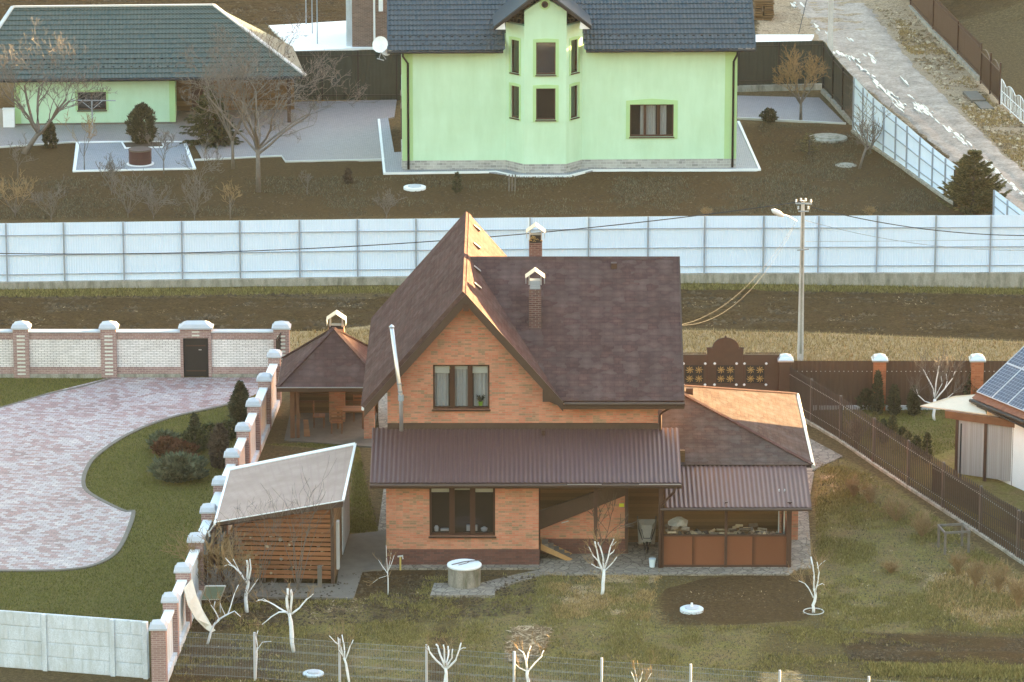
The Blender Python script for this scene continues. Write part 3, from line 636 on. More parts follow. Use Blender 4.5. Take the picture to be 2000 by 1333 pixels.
# depth of the ridge from its picture length
lo, hi = 5, 20
for _ in range(40):
    mid = (lo+hi)/2
    if F.at(918,418,YR+mid).z > zP: lo = mid
    else: hi = mid
LEN = lo; hw = (er.x-el.x)/2; cx = pk.x
exl, exr = el.x, er.x
tan_ = (zP-zE)/hw
xuL = at(757,826,VU).x; xuR = at(1285,826,VU).x
wa, wb = at(846,800,VU), at(956,713,VU)
def rooftop(u): return zP-.28-abs(u-cx)*tan_
wtop = at(1200,790,VU).z
def topf(u): return max(rooftop(u), min(wtop, 99)) if u > cx else rooftop(u) if rooftop(u) > 0 else 0
gx = cx+(zP-.28-wtop)/tan_
holed_wall(F,xuL,xuR,zt-.1,topf,VU,.45,[(wa.x,wb.x,wa.z,wb.z)],brk=(cx,gx)).build('gable_wall', M['brick'], H_)
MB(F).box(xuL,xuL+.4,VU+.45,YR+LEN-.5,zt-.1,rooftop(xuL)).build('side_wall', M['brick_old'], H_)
MB(F).box(xuR-.4,xuR,VU+.45,YR+LEN-.5,0,wtop).build('side_wall', M['brick_old'], H_)  # hidden wall, darker brick picked to cut warm bounce onto the garage roof
w = window(H_,F,wa.x,wb.x,wa.z,wb.z,VU,3,.065,curtain=[(.02,.27),(.37,.64),(.72,.98)],blind=[(.03,.29,.30),(.37,.63,.15),(.70,.97,.30)],mull=.12)
pt = MB(F); pt.lathe((wb.x-.33,VU+.2,wa.z+.1),[(.07,0),(.09,.14)],10); pt.build('flower_pot', plain('lime_pot',(.30,.50,.05),.4,.1), w)
pl_ = MB(F); rr = random.Random(3)
for k in range(40):
    a = rr.uniform(0,6.3); b = Vector((wb.x-.33,VU+.2,wa.z+.24)); d = Vector((math.cos(a)*.18,math.sin(a)*.05,rr.uniform(.05,.3))); e = b+d; pl_.tube([b,b+d*.6+Vector((0,0,.04)),e],[.012,.018,.003],3)
pl_.build('houseplant', M['thuja_dk'], w)
MB(F).box(wa.x+.62,wa.x+.8,VU+.09,VU+.1,wb.z-.2,wb.z-.09).build('window_sticker', plain('yellow_sticker',(.75,.72,.08),.6,.05), w)
# gable roof slopes (thick), verge boards
T = .16
def slope(name, pts, mat, t=T): return MB(F).slab(pts, t).build(name, M[mat], H_)
zEl = zP-(cx-exl)*tan_
slope('gable_roof_slope', [(exl,YR,zEl),(cx,YR,zP),(cx,YR+LEN,zP),(exl,YR+LEN,zEl)][::-1], 'shingle')
zEr = zP-(exr-cx)*tan_
slope('gable_roof_slope', [(cx,YR,zP),(exr,YR,zEr),(exr,YR+LEN,zEr),(cx,YR+LEN,zP)], 'shingle')
rd = MB(F); 
rd.extr([(cx-.11,YR-.02,zP-.10),(cx,YR-.02,zP+.03),(cx+.11,YR-.02,zP-.10)],(0,LEN+.04,0)).build('ridge_cap', M['shingle'], H_)
for sgn, xe_, ze_ in ((-1,exl,zEl),(1,exr,zEr)):
    bb = MB(F); n_ = Vector((math.sin(math.atan(tan_))*sgn,0,math.cos(math.atan(tan_))))
    bb.extr([(cx,YR-.06,zP+.02),(xe_,YR-.06,ze_+.02),(xe_,YR-.06,ze_-.34),(cx,YR-.06,zP-.40)],(0,.055,0)); bb.build('verge_board', M['brown_trim'], H_)
    sf = MB(F); sf.hexa([(cx,YR,zP-.32),(xe_,YR,ze_-.32),(xe_,VU-.003,ze_-.32),(cx,VU-.003,zP-.32)],[(cx,YR,zP-.25),(xe_,YR,ze_-.25),(xe_,VU-.003,ze_-.25),(cx,VU-.003,zP-.25)]); sf.build('soffit', M['brown'], H_)
bx = MB(F); q = at(1060,745,YR-.07); qb = at(1060,786,YR-.07)
bx.extr([(q.x,YR-.03,q.z),(q.x,YR-.03,qb.z),(exr-.02,YR-.03,qb.z),(exr-.02,YR-.03,zEr-.3)],(0,.4,0)); bx.build('boxed_eave', M['brown_trim'], H_)
MB(F).box(cx-.1,cx+.1,YR-.09,YR-.0,zP-.62,zP-.36).build('verge_board_joint', M['brown'], H_)
gutter(H_,F,(exl-.04,YR,zEl-.04),(exl-.04,YR+LEN,zEl-.04),.06,'white')
# wing roof: ridge a little below the gable ridge, eave line with the gable eaves
zW = zP-.10; 
lo, hi = 0, 20
for _ in range(40):
    mid = (lo+hi)/2
    if F.at(1120,503,YR+mid).z > zW: lo = mid
    else: hi = mid
VR = YR+lo; xw = at(1327,503,VR).x; zWe = at(1200,783,YR).z; xv0 = cx+(zP-zW)/tan_; xv1 = cx+(zP-zWe)/tan_
xwe = at(1332,783,YR).x
slope('wing_roof', [(xv1-.1,YR,zWe),(xw,YR,zWe),(xw,VR,zW),(xv0-.02,VR,zW)], 'shingle')
slope('wing_roof', [(xv0-.02,VR,zW),(xw,VR,zW),(xw,2*VR-YR,zWe),(xv1-.1,2*VR-YR,zWe)], 'shingle')
MB(F).extr([(xv0,VR-.12,zW-.06),(xv0,VR,zW+.035),(xv0,VR+.12,zW-.06)],(xw-xv0+.01,0,0)).build('ridge_cap', M['shingle'], H_)
MB(F).box(xv1+.1,xw-.02,YR,VU-.003,zWe-.32,zWe-.25).build('soffit', M['brown'], H_)
gutter(H_,F,(xv1+.1,YR-.09,zWe-.10),(xw+.02,YR-.09,zWe-.10),.06)
MB(F).box(xv1+.05,xw,YR-.02,YR+.04,zWe-.32,zWe-.15).build('fascia', M['brown_trim'], H_)
MB(F).extr([(xw-.035,YR,zWe+.02),(xw-.035,VR,zW+.03),(xw-.035,2*VR-YR,zWe+.02),(xw-.035,2*VR-YR,zWe-.3),(xw-.035,VR,zW-.3),(xw-.035,YR,zWe-.3)],(.05,0,0)).build('verge_board', M['brown_trim'], H_)
# east gable end wall of the wing
MB(F).extr([(xuR,VU+.45,wtop),(xuR,VR,zW-.4),(xuR,2*VR-VU-.45,wtop)],(-.3,0,0)).build('side_gable', M['brick_old'], H_)  # hidden too, same darker brick against warm bounced light
# small roof vents
def on_left(px,py):    # pixel on the left slope
    n = F.x*(-tan_)+Vector((0,0,1)); n = (F.x*(-tan_)+Vector((0,0,1))); return F.inv(PL(px,py,F(cx,0,zP),n.normalized()))
def on_right(px,py): return F.inv(PL(px,py,F(cx,0,zP),(F.x*tan_+Vector((0,0,1))).normalized()))
for (px,py) in ((880,482),(875,528),(870,581)):
    q = on_left(px,py); ca, sa = math.cos(math.atan(tan_)), math.sin(math.atan(tan_)); v = MB(F)
    e = Vector((ca,0,sa)); n_ = Vector((-sa,0,ca)); q = Vector(q)
    v.hexa([tuple(q-e*.16+Vector((0,-.09,0))),tuple(q+e*.16+Vector((0,-.09,0))),tuple(q+e*.16+Vector((0,.09,0))),tuple(q-e*.16+Vector((0,.09,0)))],[tuple(q-e*.16+n_*.09+Vector((0,-.09,0))),tuple(q+e*.16+n_*.03+Vector((0,-.09,0))),tuple(q+e*.16+n_*.03+Vector((0,.09,0))),tuple(q-e*.16+n_*.09+Vector((0,.09,0)))]); v.build('roof_vent', M['brown'], H_)
    MB(F).beam(tuple(q-e*.16+n_*.10),tuple(q+e*.16+n_*.045),.17,.012,tuple(n_)).build('roof_vent_lid', M['zinc'], H_)
for (px,py) in ((930,447),(930,482),(930,527),(931,560)):
    q = Vector(on_right(px,py)); e = Vector((ca,0,-sa)); n_ = Vector((sa,0,ca)); o_ = Vector((0,.09,0)); v = MB(F)
    v.hexa([tuple(q-e*.16-o_),tuple(q+e*.16-o_),tuple(q+e*.16+o_),tuple(q-e*.16+o_)],[tuple(q-e*.16+n_*.03-o_),tuple(q+e*.16+n_*.09-o_),tuple(q+e*.16+n_*.09+o_),tuple(q-e*.16+n_*.03+o_)]); v.build('roof_vent', M['brown'], H_)
    MB(F).beam(tuple(q-e*.16+n_*.045),tuple(q+e*.16+n_*.10),.17,.012,tuple(n_)).build('roof_vent_lid', M['zinc'], H_)
# chimneys
wn_ = (Vector((0,-(zW-zWe),(VR-YR)))).normalized()
q = F.inv(PL(1045,642,F(0,YR,zWe),wn_)); cv = q.y+.24; cw = .23
zb = F.at(1045,566,cv-cw).z; ztc = F.at(1045,528,cv).z
ch = MB(F).box(q.x-cw,q.x+cw,cv-cw,cv+cw,q.z-.6,zb).build('chimney', M['brick_chim'], H_)
lv = MB(F); lv.box(q.x-cw*.85,q.x+cw*.85,cv-cw*.85,cv+cw*.85,zb,zb+.32); lv.build('chimney_grille', M['galvdark'], ch)
sl2 = MB(F)
for k in range(4): sl2.box(q.x-cw*.8,q.x+cw*.8,cv-cw*.92,cv-cw*.86,zb+.04+k*.075,zb+.07+k*.075)
sl2.build('grille_slats', M['cap'], ch)
cc = MB(F); chimney_cap(cc,q.x,cv,zb+.18,cw*2+.1,ztc-zb-.16); cc.build('chimney_cap', M['zinc'], ch)
cv2 = VR+1.3; q2 = F.at(1046,503,cv2); zb2 = F.at(1046,475,cv2-.22).z; zt2 = F.at(1046,440,cv2).z
ch = MB(F).box(q2.x-.25,q2.x+.25,cv2-.22,cv2+.22,q2.z-2.2,zb2).build('chimney', M['brick_chim'], H_)
gr = MB(F); rr = random.Random(8)
for k in range(14): 
    a = (q2.x-.22+rr.random()*.44, cv2-.235, zb2+.03+rr.random()*.2); gr.tube([(a[0]-.05,a[1],a[2]),(a[0],a[1],a[2]+.05),(a[0]+.05,a[1],a[2])],.012,4)
gr.build('forged_grille', M['gold'], ch); MB(F).box(q2.x-.23,q2.x+.23,cv2-.2,cv2+.2,zb2,zb2+.3).build('chimney_top', M['black'], ch)
cc = MB(F); chimney_cap(cc,q2.x,cv2,zb2+.14,.56,zt2-zb2-.12); cc.build('chimney_cap', M['zinc'], ch)
q = F.inv(PL(1199,522,F(0,YR,zWe),wn_)); MB(F).box(q.x-.11,q.x+.11,q.y-.08,q.y+.16,q.z-.1,q.z+.16).build('vent_pipe', M['brown'], H_)
# tin flue in front of the left verge
fv = YR-.3; P = [F.at(765,640,fv),F.at(782,768,fv),F.at(783,772,fv),F.at(784,842,fv)]
fl = MB(F); fl.tube([tuple(p) for p in P],.075,10); flue = fl.build('flue_pipe', M['zinc'], H_, True)
jn = MB(F)
for t_ in (.0,1): 
    p = P[0].lerp(P[1],.86+t_*.12); jn.lathe(tuple(p),[(.09,-.02),(.09,.03)],10)
p = P[2]; jn.lathe((p.x,p.y,p.z-.12),[(.105,-.1),(.105,.12)],10); jn.build('flue_joint', M['galv'], flue)
hd = MB(F); hd.lathe(tuple(P[0]),[(.10,0),(.10,.04),(.01,.12)],10); hd.build('flue_cap', M['zinc'], flue)
# right hand downpipe of the wing
dp = MB(F); a = at(1325,797,YR-.05); b = at(1290,806,VU-.25); dp.tube([(a.x-.1,YR-.05,zWe-.16),(b.x+.1,VU-.2,b.z+.02),(b.x,VU-.16,b.z-.12),(b.x,VU-.16,zt-.05)],.05,8); dp.build('downpipe', M['brown'], H_, True)
dp = MB(F); a = at(1325,955,-.68); dp.tube([(a.x-.1,-.68,zc-.14),(a.x-.15,-.6,zc-.35),(at(1292,985,-.35).x,-.46,at(1292,985,-.35).z),(at(1291,985,-.35).x,-.46,.1)],.05,8); dp.build('downpipe', M['brown'], H_, True)
# ---- garage wing with low hipped roof and wood store
fr = F.at(1584,906,-.45+3.0); VG = 2.55
EY0 = VG; zG = F.at(1583,908,EY0).z; xg1 = F.at(1586,908,EY0).x
b_ = F.inv(G(1567,770,zG)); EY1 = b_.y; zA = None
ap = (EY0+EY1)/2; A_ = F.at(1299,752,ap); zA = A_.z; xa = A_.x; xg0 = 2*xa-xg1
MB(F).slab([(xg0,EY0,zG),(xg1,EY0,zG),(xa,ap,zA)],.14).build('garage_roof_slope', M['shingle2'], H_)
MB(F).slab([(xg1,EY0,zG),(xg1,EY1,zG),(xa,ap,zA)],.14).build('garage_roof_slope', M['shingle2'], H_)
MB(F).slab([(xg1,EY1,zG),(xg0,EY1,zG),(xa,ap,zA)],.14).build('garage_roof_slope', M['shingle2'], H_)
hc = MB(F); hc.beam((xg1,EY0,zG+.03),(xa,ap,zA+.03),.16,.04); hc.beam((xg1,EY1,zG+.03),(xa,ap,zA+.03),.16,.04); hc.build('hip_cap', M['shingle'], H_)
gutter(H_,F,(xg1+.05,EY0-.1,zG-.06),(xg1+.05,EY1+.1,zG-.06),.075,'zinc')
MB(F).box(xuR+.01,xg1-.45,EY0+.45,EY1-.4,0,zG-.15).build('garage_wall', M['brick'], H_)
q = F.inv(PL(1345,768,F(xa,ap,zA),(F(xg1,EY1,zG)-F(xg1,EY0,zG)).cross(F(xa,ap,zA)-F(xg1,EY0,zG)).normalized())); MB(F).box(q.x-.1,q.x+.16,q.y-.1,q.y+.1,q.z-.1,q.z+.2).build('roof_vent', M['brown'], H_)
# wood store
WV = F.inv(G(1400,1110)).y; ws0 = F.at(1300,991,WV-.35); ws1 = F.at(1585,991,WV-.35); zs = ws0.z; zst = zG-.05
sh = MB(F); sh.sheet((ws0.x,WV-.35,zs),(ws1.x,WV-.35,zs),(ws1.x,EY0+.03,zst),(ws0.x,EY0+.03,zst),corr,.028,3.0); sh.build('wood_store_roof', M['rust_metal'], H_, True)
MB(F).slab([(ws0.x+.05,WV-.3,zs-.04),(ws1.x-.02,WV-.3,zs-.04),(ws1.x-.02,EY0,zst-.04),(ws0.x+.05,EY0,zst-.04)],.05).build('wood_store_deck', M['brown'], H_)
gutter(H_,F,(F.at(1290,993,WV-.42).x,WV-.42,zs-.07),(ws1.x,WV-.42,zs-.07),.06)
xa0,xa1,xa2 = F.at(1293,1110,WV).x, F.at(1417,1110,WV).x, F.at(1540,1110,WV).x
zr = F.at(1400,1045,WV).z
for nm,(x0,x1) in {'a':(xa0,xa1),'b':(xa1,xa2)}.items():
    MB(F).box(x0+.05,x1-.05,WV+.02,WV+.05,.06,zr-.04).build('store_panel', M['woodpanel'], H_)
rl = MB(F); rl.box(xa0,xa2,WV-.02,WV+.07,zr-.06,zr); rl.box(xa0,xa2,WV-.02,WV+.07,.05,.12); rl.build('store_rail', M['brown'], H_)
for x, w_ in ((xa0,.12),(xa1,.10),(xa2,.18)): MB(F).box(x-w_/2,x+w_/2,WV-.05,WV+.09,0,zs+.1).build('post', M['brown'], H_)
MB(F).box(xa0+.1,xa2-.2,EY0+.1,EY0+.2,0,zG-.2).build('store_back_wall', M['siding'], H_)
MB(F).box(xa2-.09,xa2+.0,WV+.1,EY0+.2,0,zr).build('store_side', M['woodpanel'], H_)
for i_ in (0,1): MB(F).box(xa2-.35+i_*.2,xa2-.31+i_*.2,WV+.9,WV+.94,0,zs+.3).build('post', M['curtain'], H_)
# ================================================================== FENCES AND WALLS
def lerp(a,b,t): return a+(b-a)*t
def seg(a, b):          # frame with x along a->b
    a = Vector((a.x,a.y,0)); b = Vector((b.x,b.y,0)); return Frame(a, math.atan2(b.y-a.y, b.x-a.x)), (b-a).length
def topz(px, py, base): return PY(px,py,base.y).z
# ---- long pale sheet-metal fence
wf = thing('metal_fence', G(1000,553), 'long pale blue sheet metal fence on a concrete footing across the whole picture', 'fence')
pts = [(-260,564,551.5,438.5),(0,564,551,437),(700,556,541,429),(1340,551,534,423),(2000,562,532,421),(2240,565,531,420)]
posts = [-214,-100,15,127,243,357,470,586,699,813,925,1035,1149,1265,1375,1490,1597,1711,1825,1932,2045,2160]
def wfat(px):
    for a,b in zip(pts,pts[1:]):
        if a[0] <= px <= b[0]:
            t = (px-a[0])/(b[0]-a[0]); g = G(px, lerp(a[1],b[1],t)); return g, PY(px,lerp(a[2],b[2],t),g.y).z, PY(px,lerp(a[3],b[3],t),g.y).z
for a,b in zip(posts,posts[1:]):
    ga,la,ta = wfat(a); gb,lb,tb = wfat(b); FF,L = seg(ga,gb)
    mb = MB(FF); mb.sheet((0,.06,la),(L,.06,lb),(L,.06,tb),(0,.06,ta),lambda u,v,w_=random.Random(a).uniform(0,6): .012*(1 if (u/.115)%1<.3 else 0)+.012*math.sin(u*1.3+w_+v*.9),.028,.5); mb.build('metal_sheet', M['whitefence'], wf)
    for fr in (.12,.45,.79):
        MB(FF).hexa([(.04,-.02,lerp(la,ta,fr)-.015),(L-.04,-.02,lerp(lb,tb,fr)-.015),(L-.04,.02,lerp(lb,tb,fr)-.015),(.04,.02,lerp(la,ta,fr)-.015)],[(.04,-.02,lerp(la,ta,fr)+.015),(L-.04,-.02,lerp(lb,tb,fr)+.015),(L-.04,.02,lerp(lb,tb,fr)+.015),(.04,.02,lerp(la,ta,fr)+.015)]).build('rail', M['galvdark'], wf)
    MB(FF).hexa([(0,-.14,-.3),(L,-.14,-.3),(L,.14,-.3),(0,.14,-.3)],[(0,-.14,la-.01),(L,-.14,lb-.01),(L,.14,lb-.01),(0,.14,la-.01)]).build('footing', M['conc'], wf)
    MB(FF).box(-.035,.035,-.045,.045,la,ta+.01).build('post', M['galvdark' if posts.index(a)%3 else 'galv'], wf)
# ---- blue-grey fence along the road and the dark fences of the green house yard
def sheetfence(name, P, lab, mat, pmat, hz=None, period=.115, rails=(.15,.5,.85), foot=None, cat='fence', pxs=None, side=-1, zs=None):
    """P = [(px, base_y, top_y)...] one entry per post"""
    root = thing(name, G(*P[0][:2]), lab, cat)
    for a,b in zip(P,P[1:]):
        ga,gb = G(*a[:2]),G(*b[:2]); za,zb = topz(a[0],a[2],ga),topz(b[0],b[2],gb); FF,L = seg(ga,gb); f0 = foot or 0
        mb = MB(FF); mb.sheet((0,.05*-side,f0),(L,.05*-side,f0),(L,.05*-side,zb),(0,.05*-side,za),lambda u,v: .014*(1 if (u/period)%1<.35 else 0),.03,3.0); mb.build('metal_sheet', mat, root)
        for fr in rails:
            MB(FF).beam((.03,0,f0+(za-f0)*fr),(L-.03,0,f0+(zb-f0)*fr),.04,.04).build('rail', pmat, root)
        if foot: MB(FF).box(0,L,-.12,.12,-.3,f0-.005).build('footing', M['conc'], root)
        MB(FF).beam((0,side*.01,0),(0,side*.01,za+.01),.07,.07).build('post', pmat, root)
    return root
rf = [(1666,262,152),(1684,277,172),(1704,292,192),(1725,306,210),(1748,322,229),(1770,338,247),(1795,356,269),(1820,374,290),(1845,392,310),(1868,406,326)]
sheetfence('road_fence', [(a,b-4,c) for a,b,c in rf], 'pale blue sheet metal fence beside the icy dirt road', M['whitefence'], M['galvdark'], foot=.12)
sheetfence('road_fence', [(1940,438,372),(1966,462,392),(2000,492,418),(2050,535,456)], 'short pale blue sheet metal fence right of the spruce at the road bend', M['whitefence'], M['galvdark'], foot=.12)
MBg = thing('sheet_gate', G(1862,404), 'dark green metal gate leaf standing behind the spruce', 'gate')
FF,L = seg(G(1862,410),G(1880,404)); MB(FF).box(0,L,-.03,.03,.1,2.0).build('gate_leaf', M['darkgreen_fence'], MBg)
sheetfence('dark_fence', [(562,196,101),(630,196,100),(700,196,99),(775,196,98),(850,196,97)], 'black green metal fence behind the lime green yard, left of the house', M['darkgreen_fence'], M['black'], period=.2, rails=(.1,.9))
sheetfence('dark_fence', [(1380,178,84),(1442,178,83),(1520,176,82),(1607,174,80)], 'black green metal fence with concrete footing behind the lime green house, right side', M['darkgreen_fence'], M['black'], period=.2, rails=(.1,.9), foot=.3)
sheetfence('dark_fence', [(1607,180,82),(1626,200,110),(1645,222,132),(1664,244,152)], 'short dark metal fence returning along the road at the yard corner', M['darkgreen_fence'], M['black'], period=.2, rails=(.1,.9), foot=.2)
# ---- brown fence, gate and white ornate gate at the top right
sheetfence('brown_fence', [(1742,-30,-105),(1778,18,-55),(1822,66,-8),(1870,114,42),(1912,158,86)], 'tall brown sheet metal fence on rough concrete at the far side of the road', M['fence_brown'], M['brown'], foot=.25, period=.18, rails=(.1,.9))
sheetfence('brown_fence', [(1868,24,-30),(1940,20,-34),(2020,16,-38),(2100,12,-40)], 'dark brown fence at the back of the yard beyond the road, top right corner', M['fence_brown'], M['brown'], foot=.3, period=.2, rails=(.1,.9))
g = thing('arched_gate', G(1935,185), 'brown barred gate with two arched tops at the end of the brown fence', 'gate')
a,b = G(1915,164),G(1952,204); FF,L = seg(a,b); za = topz(1915,86,a)
for x in (0,L*.5,L): MB(FF).beam((x,0,0),(x,0,za*1.02),.08).build('post', M['brown'], g)
for k in (0,1):
    x0,x1 = L*.5*k+.05,L*.5*(k+1)-.05; n = 8; mb = MB(FF)
    tp = [(x0+(x1-x0)*i/n, 0, za*.80+.35*math.sin(math.pi*i/n)) for i in range(n+1)]
    mb.tube(tp,.03,5); mb.box(x0,x1,-.02,.02,.15,.2); mb.box(x0,x1,-.02,.02,za*.8-.05,za*.8)
    for t in tp[1:-1]: mb.box(t[0]-.02,t[0]+.02,-.012,.012,.2,t[2])
    mb.sheet((x0,.04,.2),(x1,.04,.2),(x1,.04,za*.8),(x0,.04,za*.8),lambda u,v:0,5,5); mb.build('gate_leaf', M['fence_brown'], g)
g = thing('white_gate', G(1975,225), 'white ornate metal gate and fence at the right edge beyond the road', 'gate')
a,b = G(1955,205),G(2030,275); FF,L = seg(a,b); za = topz(1955,152,a)
for k in range(4):
    x0,x1 = L*k/4+.03,L*(k+1)/4-.03; MB(FF).beam((L*k/4,0,0),(L*k/4,0,za*.95),.06).build('post', M['white'], g)
    mb = MB(FF)
    for i in range(7):
        x = x0+(x1-x0)*i/6; mb.box(x-.014,x+.014,-.012,.012,.12,za*.78+.25*abs(math.cos(math.pi*i/6)))
    mb.tube([(x0+(x1-x0)*i/8,0,za*.78+.25*abs(math.cos(math.pi*i/8))) for i in range(9)],.022,4); mb.box(x0,x1,-.015,.015,.12,.16); mb.box(x0,x1,-.015,.015,za*.5,za*.53)
    for i in range(3): mb.tube([(x0+(x1-x0)*(i+.5)/3+.14*math.cos(q*.7),-.02,za*.33+.2*math.sin(q*.7)) for q in range(10)],.014,4)
    mb.build('gate_leaf', M['white'], g)
b = thing('concrete_step', G(1925,195), 'pale concrete blocks in front of the brown arched gate', 'step'); FF,L = seg(G(1910,182),G(1945,216)); MB(FF).box(.2,L*.55,-.9,-.1,0,.16).build('block', M['slab_conc'], b); MB(FF).box(L*.6,L,-.8,-.1,0,.12).build('block', M['slab_conc'], b)
# ---- brick boundary wall (left, facing the camera)
def pyramid_cap(mb, x, y, z, w, d, h):
    mb.box(x-w/2,x+w/2,y-d/2,y+d/2,z,z+.07)
    mb.hexa([(x-w*.46,y-d*.46,z+.07),(x+w*.46,y-d*.46,z+.07),(x+w*.46,y+d*.46,z+.07),(x-w*.46,y+d*.46,z+.07)],[(x-w*.36,y-d*.36,z+h*.65),(x+w*.36,y-d*.36,z+h*.65),(x+w*.36,y+d*.36,z+h*.65),(x-w*.36,y+d*.36,z+h*.65)])
    i0 = [mb.pt(p) for p in ((x-w*.36,y-d*.36,z+h*.651),(x+w*.36,y-d*.36,z+h*.651),(x+w*.36,y+d*.36,z+h*.651),(x-w*.36,y+d*.36,z+h*.651))]
    j = [mb.pt((x-max(0,w-d)/2,y,z+h)), mb.pt((x+max(0,w-d)/2+.001,y,z+h))]
    mb.f += [[i0[0],i0[1],j[1],j[0]],[i0[1],i0[2],j[1]],[i0[2],i0[3],j[0],j[1]],[i0[3],i0[0],j[0]]]
bw = thing('brick_wall', G(300,738), 'white and mauve brick boundary wall with capped pillars and a dark door, behind the driveway', 'wall')
FF = Frame(G(0,738)); v0 = 0
z = lambda py: FF.at(300,py,0).z
ztop = z(651)
px_p = [-130,42,213,383,550]; us = [FF.at(p,700,0).x for p in px_p]; pw = .66
for k,(u0,u1) in enumerate(zip(us,us[1:])):
    h0 = .68 if k==2+1 else pw/2; a = u0+(pw/2 if k!=3 else .66); b_ = u1-(pw/2 if k!=2 else .66)
    MB(FF).box(a,b_,.05,.33,0,z(718)).build('brick_base', M['brick_mauve'], bw); MB(FF).box(a,b_,.05,.33,z(664),ztop).build('brick_band', M['brick_mauve'], bw)
    MB(FF).box(a,b_,.07,.33,z(718),z(664)).build('white_brick_panel', M['brick_white'], bw)
    MB(FF).box(a-.0,b_+.0,-.02,.40,ztop+.003,ztop+.07).build('coping', M['cap'], bw); MB(FF).box(a,b_,-.03,.04,-.1,z(731)).build('footing', M['conc'], bw)
for k,u in enumerate(us):
    if k == 3:
        da, db = FF.at(358,700,0).x, FF.at(407,700,0).x
        MB(FF).box(u-.66,da,0,.5,0,z(661)).build('door_jamb', M['brick_mauve'], bw); MB(FF).box(db,u+.66,0,.5,0,z(661)).build('door_jamb', M['brick_mauve'], bw)
        MB(FF).box(u-.66,u+.66,0,.5,z(661),z(643)).build('lintel', M['brick_mauve'], bw)
        mb = MB(FF); mb.box(u-.16,u+.16,-.02,0,z(650),z(647.5)); mb.box(u-.16,u+.16,-.02,0,z(657),z(654.5)); mb.build('white_block', M['white_block'], bw)
        d = MB(FF).box(da+.003,db-.003,.1,.16,.02,z(661)-.003).build('door', M['black'], bw)
        mb = MB(FF); mb.box((da+db)/2+.12,(da+db)/2+.24,.075,.1,1.18,1.21); mb.build('handle', M['zinc'], d)
        fr_ = MB(FF); fr_.box(da+.12,db-.12,.085,.098,.25,.3); fr_.box(da+.12,db-.12,.085,.098,1.35,1.4); fr_.build('door_moulding', M['brown'], d)
        mb = MB(FF); pyramid_cap(mb,u,.25,z(643)+.003,1.46,.7,.30); mb.build('pillar_cap', M['cap'], bw)
    else:
        p = MB(FF).box(u-pw/2,u+pw/2,-.08,.55,0,z(643)).build('pillar', M['brick_mauve'], bw)
        mb = MB(FF)
        for i in range(11): mb.box(u-.17,u+.17,-.10,-.08,.14+i*.165,.14+i*.165+.07)
        mb.build('white_block', M['white_block'], p); mb = MB(FF); pyramid_cap(mb,u,.23,z(643)+.003,.80,.76,.30); mb.build('pillar_cap', M['cap'], p)
# ---- diagonal brick wall
dwl = thing('brick_wall', G(310,1340), 'mauve brick wall with white coping and capped pillars running away beside the driveway lawn', 'wall')
caps = [(310,1222),(332,1168),(356,1110),(381,1051),(405,994),(429,940),(452,886),(474,835),(496,787),(516,738),(536,692)]
HZ = 2.12
C = [G(px,py,HZ) for px,py in caps]
FD, L = seg(C[0],C[-1])
for i,c in enumerate(C):
    u = (c-FD.O).dot(FD.x); FP = Frame(FD(u,0,0), 0.0)
    p = MB(FP).box(-.25,.25,-.3,.3,0,HZ-.08).build('pillar', M['brick_mauve'], dwl); mb = MB(FP); pyramid_cap(mb,0,0,HZ-.077,.62,.72,.30); mb.build('pillar_cap', M['cap'], p)
    if i < len(C)-1:
        u2 = (C[i+1]-FD.O).dot(FD.x); MB(FD).box(u+.3,u2-.3,-.10,.10,0,HZ-.42).build('wall_panel', M['conc_light'], dwl)
        MB(FD).box(u+.3,u2-.3,-.17,.17,HZ-.415,HZ-.33).build('coping', M['white'], dwl)
        MB(FD).box(u+.3,u2-.3,-.24,-.105,-.1,.25).build('footing', M['conc_light'], dwl)
ig = thing('iron_gate', G(535,735), 'black iron gate panels between the corner pillars at the far end of the diagonal wall', 'gate')
a,b_ = G(541,752),G(551,737); FF,L = seg(a,b_); mb = MB(FF); 
for k in range(9): mb.box(L*k/8-.015,L*k/8+.015,-.015,.015,.1,2.0)
mb.box(0,L,-.02,.02,1.9,1.97); mb.box(0,L,-.02,.02,.1,.16); mb.build('gate_leaf', M['black'], ig)
# ---- precast concrete fence, bottom left
cf_ = thing('concrete_fence', G(150,1333), 'pale precast concrete panel fence in the bottom left corner', 'fence')
T_ = [(-190,1180),(-60,1188),(86,1199),(219,1209),(283,1214)]; hC = 2.05
C2 = [G(px,py,hC) for px,py in T_]
def blockpanel(FF,a,b,z0,z1,name,root):
    mb = MB(FF); mb.box(a,b,0,.06,z0,z1); rr = random.Random(int(a*97+z0*31)); x = a+.04
    while x < b-.2:
        w = min(rr.uniform(.5,.95), b-.04-x); mb.box(x+.012,x+w-.012,-.014,0,z0+.03,z1-.03); x += w
    return mb.build(name, M['conc_light'], root)
for i,(a,b_) in enumerate(zip(C2,C2[1:])):
    FF,L = seg(a,b_)
    for k in range(4): blockpanel(FF,.08,L-.08,hC*k/4+.006,hC*(k+1)/4-.006,'concrete_panel',cf_)
    MB(FF).box(-.08,.08,-.07,.12,0,hC-.03).build('post', M['conc_light'], cf_)
MB(FF).box(L-.08,L+.08,-.07,.12,0,hC-.03).build('post', M['conc_light'], cf_)
